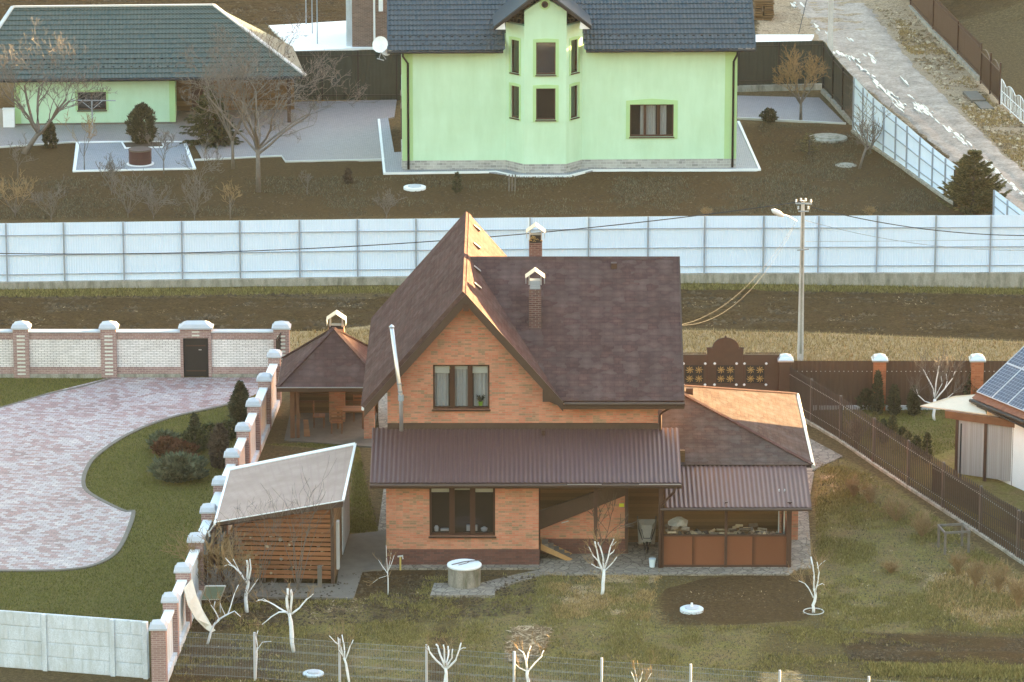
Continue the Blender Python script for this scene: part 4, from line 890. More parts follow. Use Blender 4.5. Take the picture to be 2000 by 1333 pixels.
# ---- brown corrugated fence with red pillars, right; its white base strip
br = thing('brown_fence', G(1750,800), 'dark brown corrugated metal fence between red brick pillars behind the picket fence', 'fence')
FB = Frame(G(1540,800)); zt_ = FB.at(1700,705,0).z; pil = [1533,1717,1907,2095]; ub = [FB.at(p,760,0).x for p in pil]
for a,b_ in zip(ub,ub[1:]):
    MB(FB).sheet((a+.27,0,.18),(b_-.27,0,.18),(b_-.27,0,zt_),(a+.27,0,zt_),lambda u,v:.02*(1 if (u/.19)%1<.45 else 0),.03,3.).build('metal_sheet', M['fence_brown'], br)
    mb = MB(FB); n = int((b_-a)/.19)
    for k in range(n): mb.box(a+.3+k*.19,a+.34+k*.19,-.035,-.022,zt_-.46,zt_-.43)
    mb.build('rivets', M['zinc'], br)
    MB(FB).box(a+.27,b_-.27,.02,.06,zt_-.5,zt_-.46).build('rail', M['brown'], br)
    for q in range(3): MB(FB).box(a+.27+(b_-a-.54)*q/3+.02,a+.27+(b_-a-.54)*(q+1)/3-.02,-.06,.06,-.1,.17-.02*(q%2)).build('base_slab', M['conc_light'], br)
for k,u in enumerate(ub):
    p = MB(FB).box(u-.25,u+.25,-.25,.25,0,zt_+.02).build('pillar', M['pillar_red' if k else 'brown_trim'], br); mb = MB(FB); pyramid_cap(mb,u,0,zt_+.023,.66,.66,.30); mb.build('pillar_cap', M['zinc'], p)
# ---- big brown ornamental gate
og = thing('ornate_gate', G(1440,797), 'brown metal gate with an arched middle and three square gilt ornaments', 'gate')
FB2 = Frame(FB(0,.1,0)); P2 = lambda px,py: FB2.at(px,py,0)
x0,x1 = P2(1300,700).x, P2(1524,700).x; zg = P2(1400,693).z; za2 = P2(1400,681).z; c1,c2 = P2(1381,700).x, P2(1452,700).x; zc2 = P2(1417,661).z; cm = P2(1417,700).x
h1,h2 = P2(1393,700).x, P2(1441,700).x
def leafpan(a,b,zt,name='gate_leaf'): return MB(FB2).box(a,b,0,.05,.1,zt).build(name, M['brown_trim'], og)
leafpan(x0,c1,zg); leafpan(c2,x1,zg)
mb = MB(FB2); n = 14; arc = [(cm+(h2-h1)/2*1.05*math.cos(math.pi*i/n),0,za2-.02+(zc2-za2)*math.sin(math.pi*i/n)) for i in range(n+1)]
mb.extr([(c1,0,.1),(c2,0,.1),(c2,0,za2)]+arc+[(c1,0,za2)],(0,.05,0)); mb.build('gate_middle', M['brown_trim'], og)
mb = MB(FB2); mb.tube([(p[0],.02,p[2]+.02) for p in arc],.03,5); mb.tube([(c1-.02,.02,za2+.02),(arc[-1][0],.02,za2+.02)],.03,5); mb.tube([(arc[0][0],.02,za2+.02),(c2+.02,.02,za2+.02)],.03,5); mb.tube([(x0,.02,zg+.06),(c1-.05,.02,zg+.06)],.02,5); mb.tube([(c2+.05,.02,zg+.06),(x1,.02,zg+.06)],.02,5)
mb.lathe((cm,.02,zc2),[(.03,0),(.05,.05),(.01,.12)],8); mb.build('top_rail', M['brown'], og)
for (px,py) in ((1356,731),(1417,731),(1475,731)):
    c = P2(px,py); w = .38
    mb = MB(FB2); mb.box(c.x-w,c.x+w,-.012,-.004,c.z-w,c.z+w); back = mb.build('ornament_panel', M['black'], og)
    mb = MB(FB2)
    for sx in (-1,1):
        for sz in (-1,1):
            q = (c.x+sx*w/2,c.z+sz*w/2)
            for k in range(8):
                a = k*math.pi/4; mb.tube([(q[0]+.03*math.cos(a),-.03,q[1]+.03*math.sin(a)),(q[0]+.11*math.cos(a+.3),-.045,q[1]+.11*math.sin(a+.3)),(q[0]+.165*math.cos(a),-.03,q[1]+.165*math.sin(a))],[.012,.02,.008],4)
            mb.lathe((q[0],-.03,q[1]-.02),[(.03,0),(.03,.04)],6)
    mb.build('gilt_scrollwork', M['gold'], back)
    mb = MB(FB2)
    for sx in (-1,1):
        for sz in (-1,1): mb.lathe((c.x+sx*(w+.07),-.02,c.z+sz*(w+.07)-.05),[(.02,0),(.055,.03),(.055,.07),(.02,.1)],8)
    mb.build('white_boss', M['white'], back)
for x in (x0+.05,c1,c2,x1-.04): MB(FB2).box(x-.03,x+.03,-.03,0,.1,zg-.02).build('stile', M['brown'], og)
# ---- dark picket fence running down the right side
pf = thing('picket_fence', G(1641,861), 'dark brown metal picket fence running diagonally down the right side', 'fence')
pp = [(1538,800,707),(1584,828,735),(1641,862,773),(1706,907,815),(1773,952,860),(1841,996,905),(1914,1044,951),(1987,1093,998),(2065,1146,1048),(2148,1203,1102)]
for i,(a,b_) in enumerate(zip(pp,pp[1:])):
    ga,gb = G(*a[:2]),G(*b_[:2]); FF,L = seg(ga,gb); h = 1.82
    mb = MB(FF); n = 19
    for k in range(n):
        x = .08+(L-.16)*k/(n-1); hh = h+.03; mb.hexa([(x-.045,-.045,.12),(x+.045,-.045,.12),(x+.045,-.03,.12),(x-.045,-.03,.12)],[(x-.045,-.045,hh),(x+.045,-.045,hh),(x+.045,-.03,hh),(x-.045,-.03,hh)])
        mb.extr([(x-.045,-.045,hh),(x+.045,-.045,hh),(x,-.045,hh+.06)],(0,.015,0))
    mb.build('picket_panel', M['picket'], pf)
    mb = MB(FF)
    for k in range(n): x = .08+(L-.16)*k/(n-1); mb.box(x-.018,x+.018,-.06,-.048,h-.26,h-.225); mb.box(x-.014,x+.014,-.058,-.048,.44,.465)
    mb.build('rivets', M['zinc' if i<6 else 'galv'], pf)
    for zz in (h-.24,.45): MB(FF).box(0,L,-.025,.005,zz-.02,zz+.02).build('rail', M['picket'], pf)
    MB(FF).beam((0,.0,0),(0,0,h+.08),.085).build('post', M['post_grey'], pf); MB(FF).box(0,L,-.10,.06,-.1,.09).build('footing', M['conc'], pf)
# ---- welded mesh fence in the foreground
mf = thing('mesh_fence', G(1000,1390), 'galvanised welded wire mesh fence with white posts along the bottom edge', 'fence')
tp = [(338,1231),(497,1239),(663,1252),(833,1263),(1004,1276),(1175,1289),(1349,1301),(1523,1313),(1697,1325),(1872,1338)]; hM = 1.65
for i,(a,b_) in enumerate(zip(tp,tp[1:])):
    ga,gb = G(a[0],a[1],hM),G(b_[0],b_[1],hM); FF,L = seg(ga,gb); mb = MB(FF); n = int(L/.055)
    for k in range(n+1): x = L*k/n; mb.extr([(x-.0022,0,.05),(x+.0022,0,.05),(x,.004,.05)],(0,0,hM-.07))
    mb.nofix = True; mb.build('wire_panel', M['galv'], mf)
    mb = MB(FF)
    for zz in (.10,.40,.44,.75,.79,1.1,1.14,1.42,1.60): mb.extr([(0,-.003,zz),(0,.003,zz),(0,0,zz+.006)],(L,0,0))
    mb.nofix = True; mb.build('wire_panel', M['galv'], mf)
    if i: MB(FF).box(-.035,.035,-.05,.02,0,hM+.07).build('post', M['cap'], mf)
# ================================================================== LIME GREEN HOUSE
gO = G(786,334); Fg = Frame(gO, R(1.6))
gh = thing('green_house', gO, 'two storey lime green rendered house with dark slate blue tile roof and a central bay', 'house')
A = lambda px,py,v=0: Fg.at(px,py,v)
zpl = A(1000,313).z; 
xR = A(1438,300).x; ze = A(1200,97,-.6).z; xb0,xb1 = A(988,250).x, A(1137,250).x
fx0,fx1 = Fg.at(1024,250,-1.0).x, Fg.at(1106,250,-1.0).x; BV = -1.0
dpt = 10.5
wl,wr = A(1230,268),A(1316,204)
holed_wall(Fg,0,xb0,zpl,ze+.1,0,.4).build('wall', M['green'], gh)
holed_wall(Fg,xb1,xR,zpl,ze+.1,0,.4,[(wl.x,wr.x,wl.z,wr.z)]).build('wall', M['green'], gh)
MB(Fg).box(-.003,.4,.4,dpt,0,ze).build('side_wall', M['green'], gh); MB(Fg).box(xR-.4,xR+.003,.4,dpt,0,ze).build('side_wall', M['green'], gh)
MB(Fg).box(.4,xR-.4,dpt-.4,dpt,0,ze).build('back_wall', M['green'], gh)
# side windows of the left wall (narrow to the camera)
for (v0_,v1_,z0_,z1_) in ((2.0,3.4,1.2,2.8),(5.2,6.6,1.2,2.8),(5.2,6.6,3.9,5.4)):
    MB(Fg).box(-.06,-.005,v0_,v1_,z0_,z1_).build('side_window', M['winframe'], gh)
# quoin strips
for x0_,x1_ in ((0,.55),(xR-.62,xR)): MB(Fg).box(x0_,x1_,-.02,-.001,zpl,ze-.02).build('corner_strip', M['green_trim'], gh)
def trim(a0,a1,b0,b1,FF,v,w=.2,arch=.1):
    mb = MB(FF); mb.box(a0-w,a0,v-.025,v-.001,b0-.1,b1+w*.6); mb.box(a1,a1+w,v-.025,v-.001,b0-.1,b1+w*.6)
    mb.extr([(a0-w,v-.025,b1+w*.6),(a0-w,v-.025,b1+w),((a0+a1)/2,v-.025,b1+w+arch),(a1+w,v-.025,b1+w),(a1+w,v-.025,b1+w*.6),(a1,v-.025,b1+w*.6),(a1,v-.025,b1),(a0,v-.025,b1),(a0,v-.025,b1+w*.6)],(0,.024,0)); mb.build('window_surround', M['green_trim'], gh)
trim(wl.x,wr.x,wl.z,wr.z,Fg,0)
window(gh,Fg,wl.x,wr.x,wl.z,wr.z,0,3,.07,curtain=[(.24,.34),(.38,.60),(.70,.84)],mull=.08)
# bay
bz = ze+2.4
fr0,fr1 = Fg.at(1047,235,BV),Fg.at(1085,173,BV); u0_,u1_ = fr0.x,fr1.x; uz0,uz1 = Fg.at(1047,147,BV).z,Fg.at(1085,83,BV).z
pkz = Fg.at(1064,-14,BV-.4).z; pkx = (fx0+fx1)/2; 
holed_wall(Fg,fx0,fx1,zpl,lambda u: pkz-.35-abs(u-pkx)*.62,BV,.3,[(u0_,u1_,fr0.z,fr1.z),(u0_,u1_,uz0,uz1)],brk=(pkx,)).build('bay_wall', M['green'], gh)
for (q0,q1) in ((fr0.z,fr1.z),(uz0,uz1)):
    trim(u0_,u1_,q0,q1,Fg,BV,.16,.04); window(gh,Fg,u0_,u1_,q0,q1,BV,1,.06,glass='glass_dark')
def bayside(a,b,left):
    d = Vector((b[0]-a[0],b[1]-a[1],0)); Ls = d.length; FS = Frame(Fg(a[0],a[1],0), Fg.yaw+math.atan2(d.y,d.x)); m_ = Ls/2
    h = [(m_-.30,m_+.30,fr0.z,fr1.z+.03),(m_-.30,m_+.30,uz0,uz1+.03)]
    holed_wall(FS,0,Ls,zpl,ze+1.3,0,.3,h).build('bay_wall', M['green'], gh)
    for q in h: window(gh,FS,q[0],q[1],q[2],q[3],0,1,.05,glass='glass_dark'); trim(q[0],q[1],q[2],q[3],FS,0,.13,.03)
    MB(FS).box(0,Ls,-.02,.25,-.1,zpl-.003).build('plinth', M['plinth_stone'], gh)
bayside((xb0,0),(fx0,BV),1); bayside((fx1,BV),(xb1,0),0)
MB(Fg).box(fx0,fx1,BV-.02,BV+.25,-.1,zpl-.003).build('plinth', M['plinth_stone'], gh)
for a,b_ in ((0,xb0),(xb1,xR)): MB(Fg).box(a,b_,-.04,.36,-.1,zpl-.003).build('plinth', M['plinth_stone'], gh)
MB(Fg).box(-.04,.3,.36,dpt,-.1,zpl-.003).build('plinth', M['plinth_stone'], gh)
o_ = Fg.at(1064,9,BV); mb = MB(Fg); 
mb.extr([(o_.x+.27*math.cos(k*math.pi/10),BV-.03,o_.z+.27*math.sin(k*math.pi/10)) for k in range(20)],(0,.029,0)); rwn = mb.build('round_surround', M['green_trim'], gh)
mb = MB(Fg); mb.extr([(o_.x+.17*math.cos(k*math.pi/10),BV-.05,o_.z+.17*math.sin(k*math.pi/10)) for k in range(20)],(0,.018,0)); mb.build('round_window', M['winframe'], gh)
mb = MB(Fg); mb.extr([(o_.x+.12*math.cos(k*math.pi/10),BV-.056,o_.z+.12*math.sin(k*math.pi/10)) for k in range(20)],(0,.005,0)); mb.build('round_pane', M['glass_dark'], gh)
# metal tile roof with stepped waves
def tilefn(u,v):
    k = (v/.35)%1; return .055*(1-k) + .018*math.cos(2*math.pi*u/.19)
def tileroof(FF, a, b, c, d, mat, root, name='roof_slope', du=.048):
    L = (Vector(d)-Vector(a)).length; mb = MB(FF); vs = []; n = int(L/.35)+1; H = abs((Vector(d)-Vector(a)).dot(((Vector(d)-Vector(a))-(Vector(b)-Vector(a)).normalized()*(Vector(d)-Vector(a)).dot((Vector(b)-Vector(a)).normalized())).normalized()))
    n = int(H/.35)
    for k in range(n+1):
        for e in (.001,.5,.94): 
            t = (k+e)*.35/H
            if t < 1: vs.append(t)
    vs = [0]+vs+[1]
    mb.sheet(a,b,c,d,tilefn,du,vs); return mb.build(name, mat, root, False)
ea,eb = Fg.at(757,100,-.65),Fg.at(1476,94,-.65); sl_ang = math.tan(R(38)); RD = 5.8
zrid = ze+sl_ang*RD
def zr_(v): return ze+(v+.65)*sl_ang*.92
gxl, gxr = Fg.at(966,58,BV-.55), Fg.at(1154,50,BV-.55); gz = (gxl.z+gxr.z)/2; gpx = (gxl.x+gxr.x)/2; gs = (pkz+.15-gz)/(gpx-gxl.x)
def vhit(zq): return (zq-ze)/(sl_ang*.92)-.65
VT = 6.2
# the slope is laid in three strips so that the bay gable can break it
tileroof(Fg,(ea.x,-.65,ze),(xb0-.05,-.65,ze),(xb0-.05,VT,zr_(VT)),(ea.x,VT,zr_(VT)),M['slate'],gh)
tileroof(Fg,(xb1+.05,-.65,ze),(eb.x,-.65,ze),(eb.x,VT,zr_(VT)),(xb1+.05,VT,zr_(VT)),M['slate'],gh)
tileroof(Fg,(xb0-.05,.25,zr_(.25)),(xb1+.05,.25,zr_(.25)),(xb1+.05,VT,zr_(VT)),(xb0-.05,VT,zr_(VT)),M['slate'],gh)
MB(Fg).slab([(eb.x,VT+.1,zr_(VT)),(ea.x,VT+.1,zr_(VT)),(ea.x,2*VT+.6,ze),(eb.x,2*VT+.6,ze)],.1).build('roof_slope', M['slate'], gh)
for rr_,vv in ((0,.05),(1,-.35)):
    x = ea.x+.3+rr_*.2
    while x < eb.x-.2:
        if not (xb0-.2 < x < xb1+.2): MB(Fg).extr([(x-.06,vv,zr_(vv)+.04),(x+.06,vv,zr_(vv)+.04),(x+.06,vv,zr_(vv)+.09),(x-.06,vv,zr_(vv)+.09)],(0,.03,0)).build('snow_guard', M['black'], gh)
        x += .42
for a,b_ in ((ea.x,xb0-.15),(xb1+.15,eb.x)):
    gutter(gh,Fg,(a,-.72,ze-.07),(b_,-.72,ze-.07),.07,'black'); MB(Fg).box(a,b_,-.62,-.003,ze-.12,ze-.08).build('soffit', M['black'], gh)
MB(Fg).hexa([(ea.x-.02,-.66,ze-.15),(ea.x+.05,-.66,ze-.15),(ea.x+.05,VT,zr_(VT)-.15),(ea.x-.02,VT,zr_(VT)-.15)],[(ea.x-.02,-.66,ze+.08),(ea.x+.05,-.66,ze+.08),(ea.x+.05,VT,zr_(VT)+.08),(ea.x-.02,VT,zr_(VT)+.08)]).build('verge', M['slate'], gh)
MB(Fg).hexa([(eb.x-.05,-.66,ze-.15),(eb.x+.02,-.66,ze-.15),(eb.x+.02,VT,zr_(VT)-.15),(eb.x-.05,VT,zr_(VT)-.15)],[(eb.x-.05,-.66,ze+.08),(eb.x+.02,-.66,ze+.08),(eb.x+.02,VT,zr_(VT)+.08),(eb.x-.05,VT,zr_(VT)+.08)]).build('verge', M['slate'], gh)
for s_,g_ in ((-1,gxl),(1,gxr)):
    zz = pkz+.15; vf = BV-.55; vb = vhit(zz)+.2; vlow = vhit(gz)+.1
    P4 = [(gpx,vf,zz),(g_.x,vf,gz),(g_.x,max(vlow,vf+.3),gz),(gpx,vb,zz)]
    MB(Fg).slab(P4 if s_<0 else P4[::-1],.08).build('bay_roof', M['slate'], gh)
    MB(Fg).extr([(gpx,vf-.03,zz+.03),(g_.x+s_*.03,vf-.03,gz+.03),(g_.x+s_*.03,vf-.03,gz-.14),(gpx,vf-.03,zz-.16)],(0,.03,0)).build('verge_board', M['black'], gh)
    MB(Fg).extr([(g_.x,vf+.02,gz-.1),(g_.x-s_*.55,vf+.02,gz-.1),(g_.x-s_*.50,vf+.02,gz+.26)],(0,.5,0)).build('boxed_eave', M['white'], gh)
for s_,px in ((-1,797),(1,1432)):
    q = Fg.at(px,200,-.12).x; mb = MB(Fg); e0 = q+(-.25 if s_<0 else .15)
    mb.tube([(e0,-.68,ze-.1),(e0,-.55,ze-.3),(q,-.12,ze-.75),(q,-.1,.1)],.06,7); mb.build('downpipe', M['black'], gh, True)
# satellite dishes on the left verge
sdh = thing('satellite_dish', Fg(ea.x-.2,-.2,ze+.1), 'white satellite dish cluster at the left eave of the green house', 'satellite dish')
for (px,py,r_) in ((744,88,.42),(752,97,.34)):
    q = Fg.at(px,py,-.4); mb = MB(Fg); n = 16; c0 = Vector(q); ax = Vector((-.35 if px<750 else .6,-.85,.35)).normalized(); e1 = ax.cross(Vector((0,0,1))).normalized(); e2 = e1.cross(ax)
    rg = []
    for rr_ in (0.02,.4,.75,1.0): rg.append([mb.pt(tuple(c0+ax*(.14*rr_*rr_*r_*2)+(e1*math.cos(k*2*math.pi/n)+e2*math.sin(k*2*math.pi/n))*r_*rr_)) for k in range(n)])
    for r0,r1 in zip(rg,rg[1:]):
        for k in range(n): mb.f.append([r0[k],r0[(k+1)%n],r1[(k+1)%n],r1[k]])
    mb.f.append(rg[0]); mb.build('dish', M['white'], sdh, True)
mb = MB(Fg); q = Fg.at(744,100,-.4); mb.beam((q.x,-.3,q.z-.05),(ea.x+.2,-.3,q.z-.15),.05); mb.tube([(q.x-.1,-.7,q.z-.35),(q.x,-.3,q.z-.1),(q.x+.25,-.5,q.z-.4)],.02,5); mb.tube([(q.x-.2,-.8,q.z-.3),(q.x+.15,-.9,q.z-.38)],.03,5); mb.build('dish_arm', M['galv'], sdh)
# ================================================================== GREEN OUTBUILDING
oO = G(30,246); Fo = Frame(oO, R(3.0)); ob = thing('outbuilding', oO, 'low lime green outbuilding with a wide dark green hipped tile roof and open carport', 'outbuilding')
Q = lambda px,py,v=0: Fo.at(px,py,v)
xo = Q(343,230).x; zo = Q(300,163,-.5).z+.05; zpo = Q(200,240).z
a,b_ = Q(152,216),Q(207,180)
holed_wall(Fo,0,xo,zpo,zo+.3,0,.3,[(a.x,b_.x,a.z,b_.z)]).build('wall', M['green'], ob)
MB(Fo).box(0,xo,-.03,.3,-.1,zpo-.003).build('plinth', M['slab_conc'], ob); MB(Fo).box(xo-.3,xo,.3,3.3,0,zo).build('side_wall', M['green'], ob); MB(Fo).box(0,.3,.3,3.3,0,zo).build('side_wall', M['green'], ob)
for x0_,x1_ in ((0,.32),(xo-.32,xo)): MB(Fo).box(x0_,x1_,-.02,-.001,zpo,zo).build('corner_strip', M['green_trim'], ob)
window(ob,Fo,a.x,b_.x,a.z,b_.z,0,2,.06,glass='glass_dark')
mb = MB(Fo); mb.box(a.x-.12,a.x,-.02,-.001,a.z,b_.z+.1); mb.box(b_.x,b_.x+.12,-.02,-.001,a.z,b_.z+.1); mb.box(a.x,b_.x,-.02,-.001,b_.z,b_.z+.1); mb.build('window_surround', M['green_trim'], ob)
er_ = Q(597,150,-.7); el_ = Q(-70,178,-.7); zo_ = er_.z; rr1,rr0 = None,None
# ridge: level line above the middle of the roof
def ridge(px,py,v): return Fo.at(px,py,v)
RVo = 3.4; r1 = ridge(417,10,RVo); r0 = ridge(25,18,RVo); zR = (r1.z+r0.z)/2
tileroof(Fo,(el_.x,-.7,zo_),(er_.x,-.7,zo_),(r1.x,RVo,zR),(r0.x,RVo,zR),M['darkgreen_roof'],ob,du=.05)
ytop = 2*RVo+.7; brc = Fo.inv(G(572,92,zo_))
roof_r = MB(Fo).slab([(er_.x,-.7,zo_+.02),(brc.x,brc.y,zo_+.02),(r1.x,RVo,zR+.02)],.1).build('hip_slope', M['darkgreen_roof'], ob)
MB(Fo).slab([(el_.x,ytop,zo_+.02),(el_.x,-.7,zo_+.02),(r0.x,RVo,zR+.02)],.1).build('hip_slope', M['darkgreen_roof'], ob)
MB(Fo).slab([(brc.x,brc.y,zo_),(el_.x,ytop,zo_),(r0.x,RVo,zR),(r1.x,RVo,zR)],.1).build('back_slope', M['darkgreen_roof'], ob)
cp = MB(Fo); cp.beam((er_.x,-.7,zo_+.07),(r1.x,RVo,zR+.07),.2,.08); cp.beam((el_.x,-.7,zo_+.07),(r0.x,RVo,zR+.07),.2,.08); cp.beam((r0.x,RVo,zR+.07),(r1.x,RVo,zR+.07),.18,.08); cp.build('ridge_tiles', M['kerb'], ob)
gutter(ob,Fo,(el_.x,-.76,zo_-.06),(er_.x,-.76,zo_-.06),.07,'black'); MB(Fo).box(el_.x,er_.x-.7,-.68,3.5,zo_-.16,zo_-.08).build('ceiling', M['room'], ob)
sl_o = (zR-zo_)/(RVo+.7)
for rr_,vv in ((0,-.1),(1,.35)):
    x = -1.5+rr_*.2
    while x < er_.x-.6: MB(Fo).box(x-.07,x+.07,vv,vv+.03,zo_+(vv+.7)*sl_o+.03,zo_+(vv+.7)*sl_o+.09).build('snow_guard', M['black'], ob); x += .48
for px in (565,): q = Q(px,240,.0).x; MB(Fo).box(q-.1,q+.1,-.1,.1,0,zo_-.16).build('post', M['brown'], ob)
MB(Fo).box(xo,Q(565,240).x+.3,3.2,3.4,0,zo_-.16).build('carport_back_wall', M['siding'], ob); MB(Fo).box(xo+.8,xo+2.0,3.1,3.19,0,2.0).build('door', M['redshrub'] if False else M['winframe'], ob)
for px,py,w_,h_ in ((22,245,.55,1.0),):
    t = thing('utility_box', G(18,250), 'white utility cabinet at the left corner of the green outbuilding', 'cabinet'); g_ = Frame(G(18,250)); MB(g_).box(-.3,.3,-.15,.15,.05,1.0).build('body', M['white'], t); MB(g_).box(-.32,.32,-.18,.17,1.003,1.05).build('lid', M['white'], t)
# ================================================================== FAR LEFT BRICK HOUSE, FAR YARD
fb = thing('far_brick_house', G(715,97), 'old brown brick house wall with white gutter pipe behind the green house', 'house')
Ff = Frame(G(688,96)); zz = 6.5; x9 = Ff.at(760,90,0).x
MB(Ff).box(0,x9,0,5,0,zz).build('wall', M['brick_old'], fb); MB(Ff).box(-.35,-.003,.3,.6,0,zz).build('white_column', M['conc_light'], fb); 
q = Ff.at(731,20,-.1); mb = MB(Ff); mb.tube([(q.x,-.1,zz),(q.x,-.1,.3)],.06,6); mb.build('downpipe', M['white'], fb); q = Ff.at(743,12,-.15); MB(Ff).box(q.x-.1,q.x+.14,-.25,-.003,q.z-.3,q.z+.6).build('white_box', M['white'], fb)
for k,(px,by,ty) in enumerate(((598,52,-30),(610,70,-30),(620,90,-30))):
    b_ = G(px,by); t = MB(Frame(b_)).tube([(0,0,0),(0,0,5.5)],.035,5); t.build('flag_pole', M['galv'], None, label=['thin grey pole nearest the ploughed field, leftmost of three on the white ground','thin grey pole between two others on the white ground','thin grey pole nearest the dark fence, rightmost of three on the white ground'][k], cat='pole', group='thin poles on the white ground')
wp = thing('log_stack', G(1490,38), 'stack of cut boards beside the dirt road at the top edge', 'log stack'); rr = random.Random(4); Fw = Frame(G(1474,40)); mb = MB(Fw)
for r_ in range(9):
    for c_ in range(2): mb.box(c_*.55+rr.uniform(-.05,.05),c_*.55+.55+rr.uniform(-.1,.1),rr.uniform(-.1,.1),1.6,r_*.14,r_*.14+.1)
mb.build('boards', M['siding'], wp)
# ================================================================== GAZEBO
gz_ = thing('gazebo', G(650,855), 'wooden gazebo with brown shingle pyramid roof beside the diagonal wall', 'gazebo')
FZ = Frame(Vector((0,0,0))); yf = G(565,857).y
E_ = PY(541,757,yf-.5); ez = E_.z; ax_ = PY(652,642,yf+2.0); hw_ = ax_.x-E_.x; yb = yf-.5+2*hw_; az = PY(652,642,yf-.5+hw_).z; axx = PY(652,642,yf-.5+hw_).x
c4 = [(axx-hw_,yf-.5),(axx+hw_,yf-.5),(axx+hw_,yb),(axx-hw_,yb)]; ap_ = (axx,yf-.5+hw_,az)
for k in range(4):
    a,b_ = c4[k],c4[(k+1)%4]; MB().slab([(*a,ez),(*b_,ez),ap_],.10).build('roof_slope', M['shingle'], gz_)
hp = MB()
for a in c4: hp.beam((*a,ez+.03),(ap_[0],ap_[1],ap_[2]+.03),.18,.05)
hp.build('hip_cap', M['shingle'], gz_)
mb = MB()
for k in range(4): a,b_ = c4[k],c4[(k+1)%4]; mb.beam((*a,ez-.10),(*b_,ez-.10),.05,.16)
mb.build('fascia', M['brown'], gz_)
mb = MB(); mb.box(c4[0][0],c4[1][0],yf-.58,yf-.52,ez-.01,ez+.015); mb.build('drip_edge', M['zinc'], gz_)
px_l = PY(571,800,yf).x; px_r = PY(719,800,yf).x
for x,y in ((px_l,yf),(px_l,yf+3.4),(px_l+1.7,yf+3.4),(px_r+.1,yf+3.4)): MB().box(x-.09,x+.09,y-.09,y+.09,.05,ez-.05).build('post', M['woodpost'], gz_)
MB().box(px_l+.16,px_l+.28,yf-.08,yf+.08,.05,ez-.05).build('post', M['woodpost'], gz_)
MB().box(px_r-.17,px_r+.25,yf-.2,yf+.2,.05,ez-.12).build('brick_pier', M['brick'], gz_)
rl = MB()
for zz in (.55,.85,1.0): rl.box(px_l+.1,px_r+.1,yf+3.38,yf+3.43,zz,zz+.08)
rl.build('railing', M['woodpost'], gz_)
MB().box(px_l-.1,px_r+.3,yf+3.6,yf+3.66,.05,1.3).build('back_boarding', M['siding'], gz_)
q = PY(657,640,yf+2.5); ch = MB().box(q.x-.32,q.x+.32,yf+2.3,yf+2.75,.05,q.z-.02).build('chimney', M['brick'], gz_)
mb = MB(); mb.box(q.x-.3,q.x+.3,yf+2.32,yf+2.73,q.z-.019,q.z+.12); mb.build('chimney_top', M['black'], ch)
mb = MB(); chimney_cap(mb,q.x,yf+2.52,q.z+.08,.62,.55); mb.build('chimney_cap', M['zinc'], ch)
tb = thing('garden_table', PY(655,852,yf+1.6), 'wooden table in the shade of the gazebo', 'table'); tb.location = (px_l+2.2,yf+1.6,.05); MB().box(px_l+1.7,px_l+2.9,yf+1.2,yf+2.0,.76,.81).build('table_top', M['wood'], tb)
for sx in (1.78,2.8):
    for sy in (1.28,1.92): MB().box(px_l+sx-.04,px_l+sx+.04,yf+sy-.04,yf+sy+.04,.05,.757).build('leg', M['woodpost'], tb)
def chair(x,y,rz,lab):
    t = thing('wooden_chair', (x,y,.05), lab, 'chair', 'chairs in the gazebo'); f = Frame((0,0,0))
    o = Vector((x,y,.05)); f = Frame(o, 0)
    MB(f).box(-.24,.24,-.24,.24,.44,.48).build('seat', M['wood'], t)
    b = MB(f)
    for zz in (.62,.76,.9): b.box(-.22,.22,.2,.23,zz,zz+.09)
    b.box(-.25,-.2,.2,.24,.48,1.02); b.box(.2,.25,.2,.24,.48,1.02); b.build('backrest', M['wood'], t)
    for sx in (-.21,.21):
        for sy in (-.2,.2): MB(f).box(sx-.025,sx+.025,sy-.025,sy+.025,0,.438).build('leg', M['woodpost'], t)
    t.rotation_euler = (0,0,rz)
chair(px_l+1.75,yf+.75,math.pi,'wooden chair with its back to the camera in front of the gazebo table'); chair(px_l+1.0,yf+1.6,R(90),'wooden chair at the left end of the gazebo table'); chair(px_l+2.6,yf+2.5,0,'wooden chair behind the gazebo table')
sb_ = thing('leaning_board', (px_l+.6,yf+.1,.05), 'small pale board leaning by the left gazebo posts', 'board'); MB().extr([(px_l+.45,yf+.1,.05),(px_l+.7,yf+.1,.05),(px_l+.62,yf+.3,.7),(px_l+.42,yf+.3,.7)],(.0,.04,0)).build('board', M['wood'], sb_)
# ================================================================== WOODEN SHED
shb = G(653,1143); sh_ = thing('wood_shed', shb, 'slatted timber shed with a brown tilted sheet roof beside the diagonal wall', 'shed')
FS_ = Frame(shb, R(-3)); At = lambda px,py,v=0: FS_.at(px,py,v)
sw = -At(457,1143).x; 
vr0 = -.35; r_fr, r_fl = At(669,979,vr0), At(421,1021,vr0); 
def topat(u): return r_fl.z+(r_fr.z-r_fl.z)*(u-r_fl.x)/(r_fr.x-r_fl.x)
ns = FS_(r_fr.x,vr0,r_fr.z); 
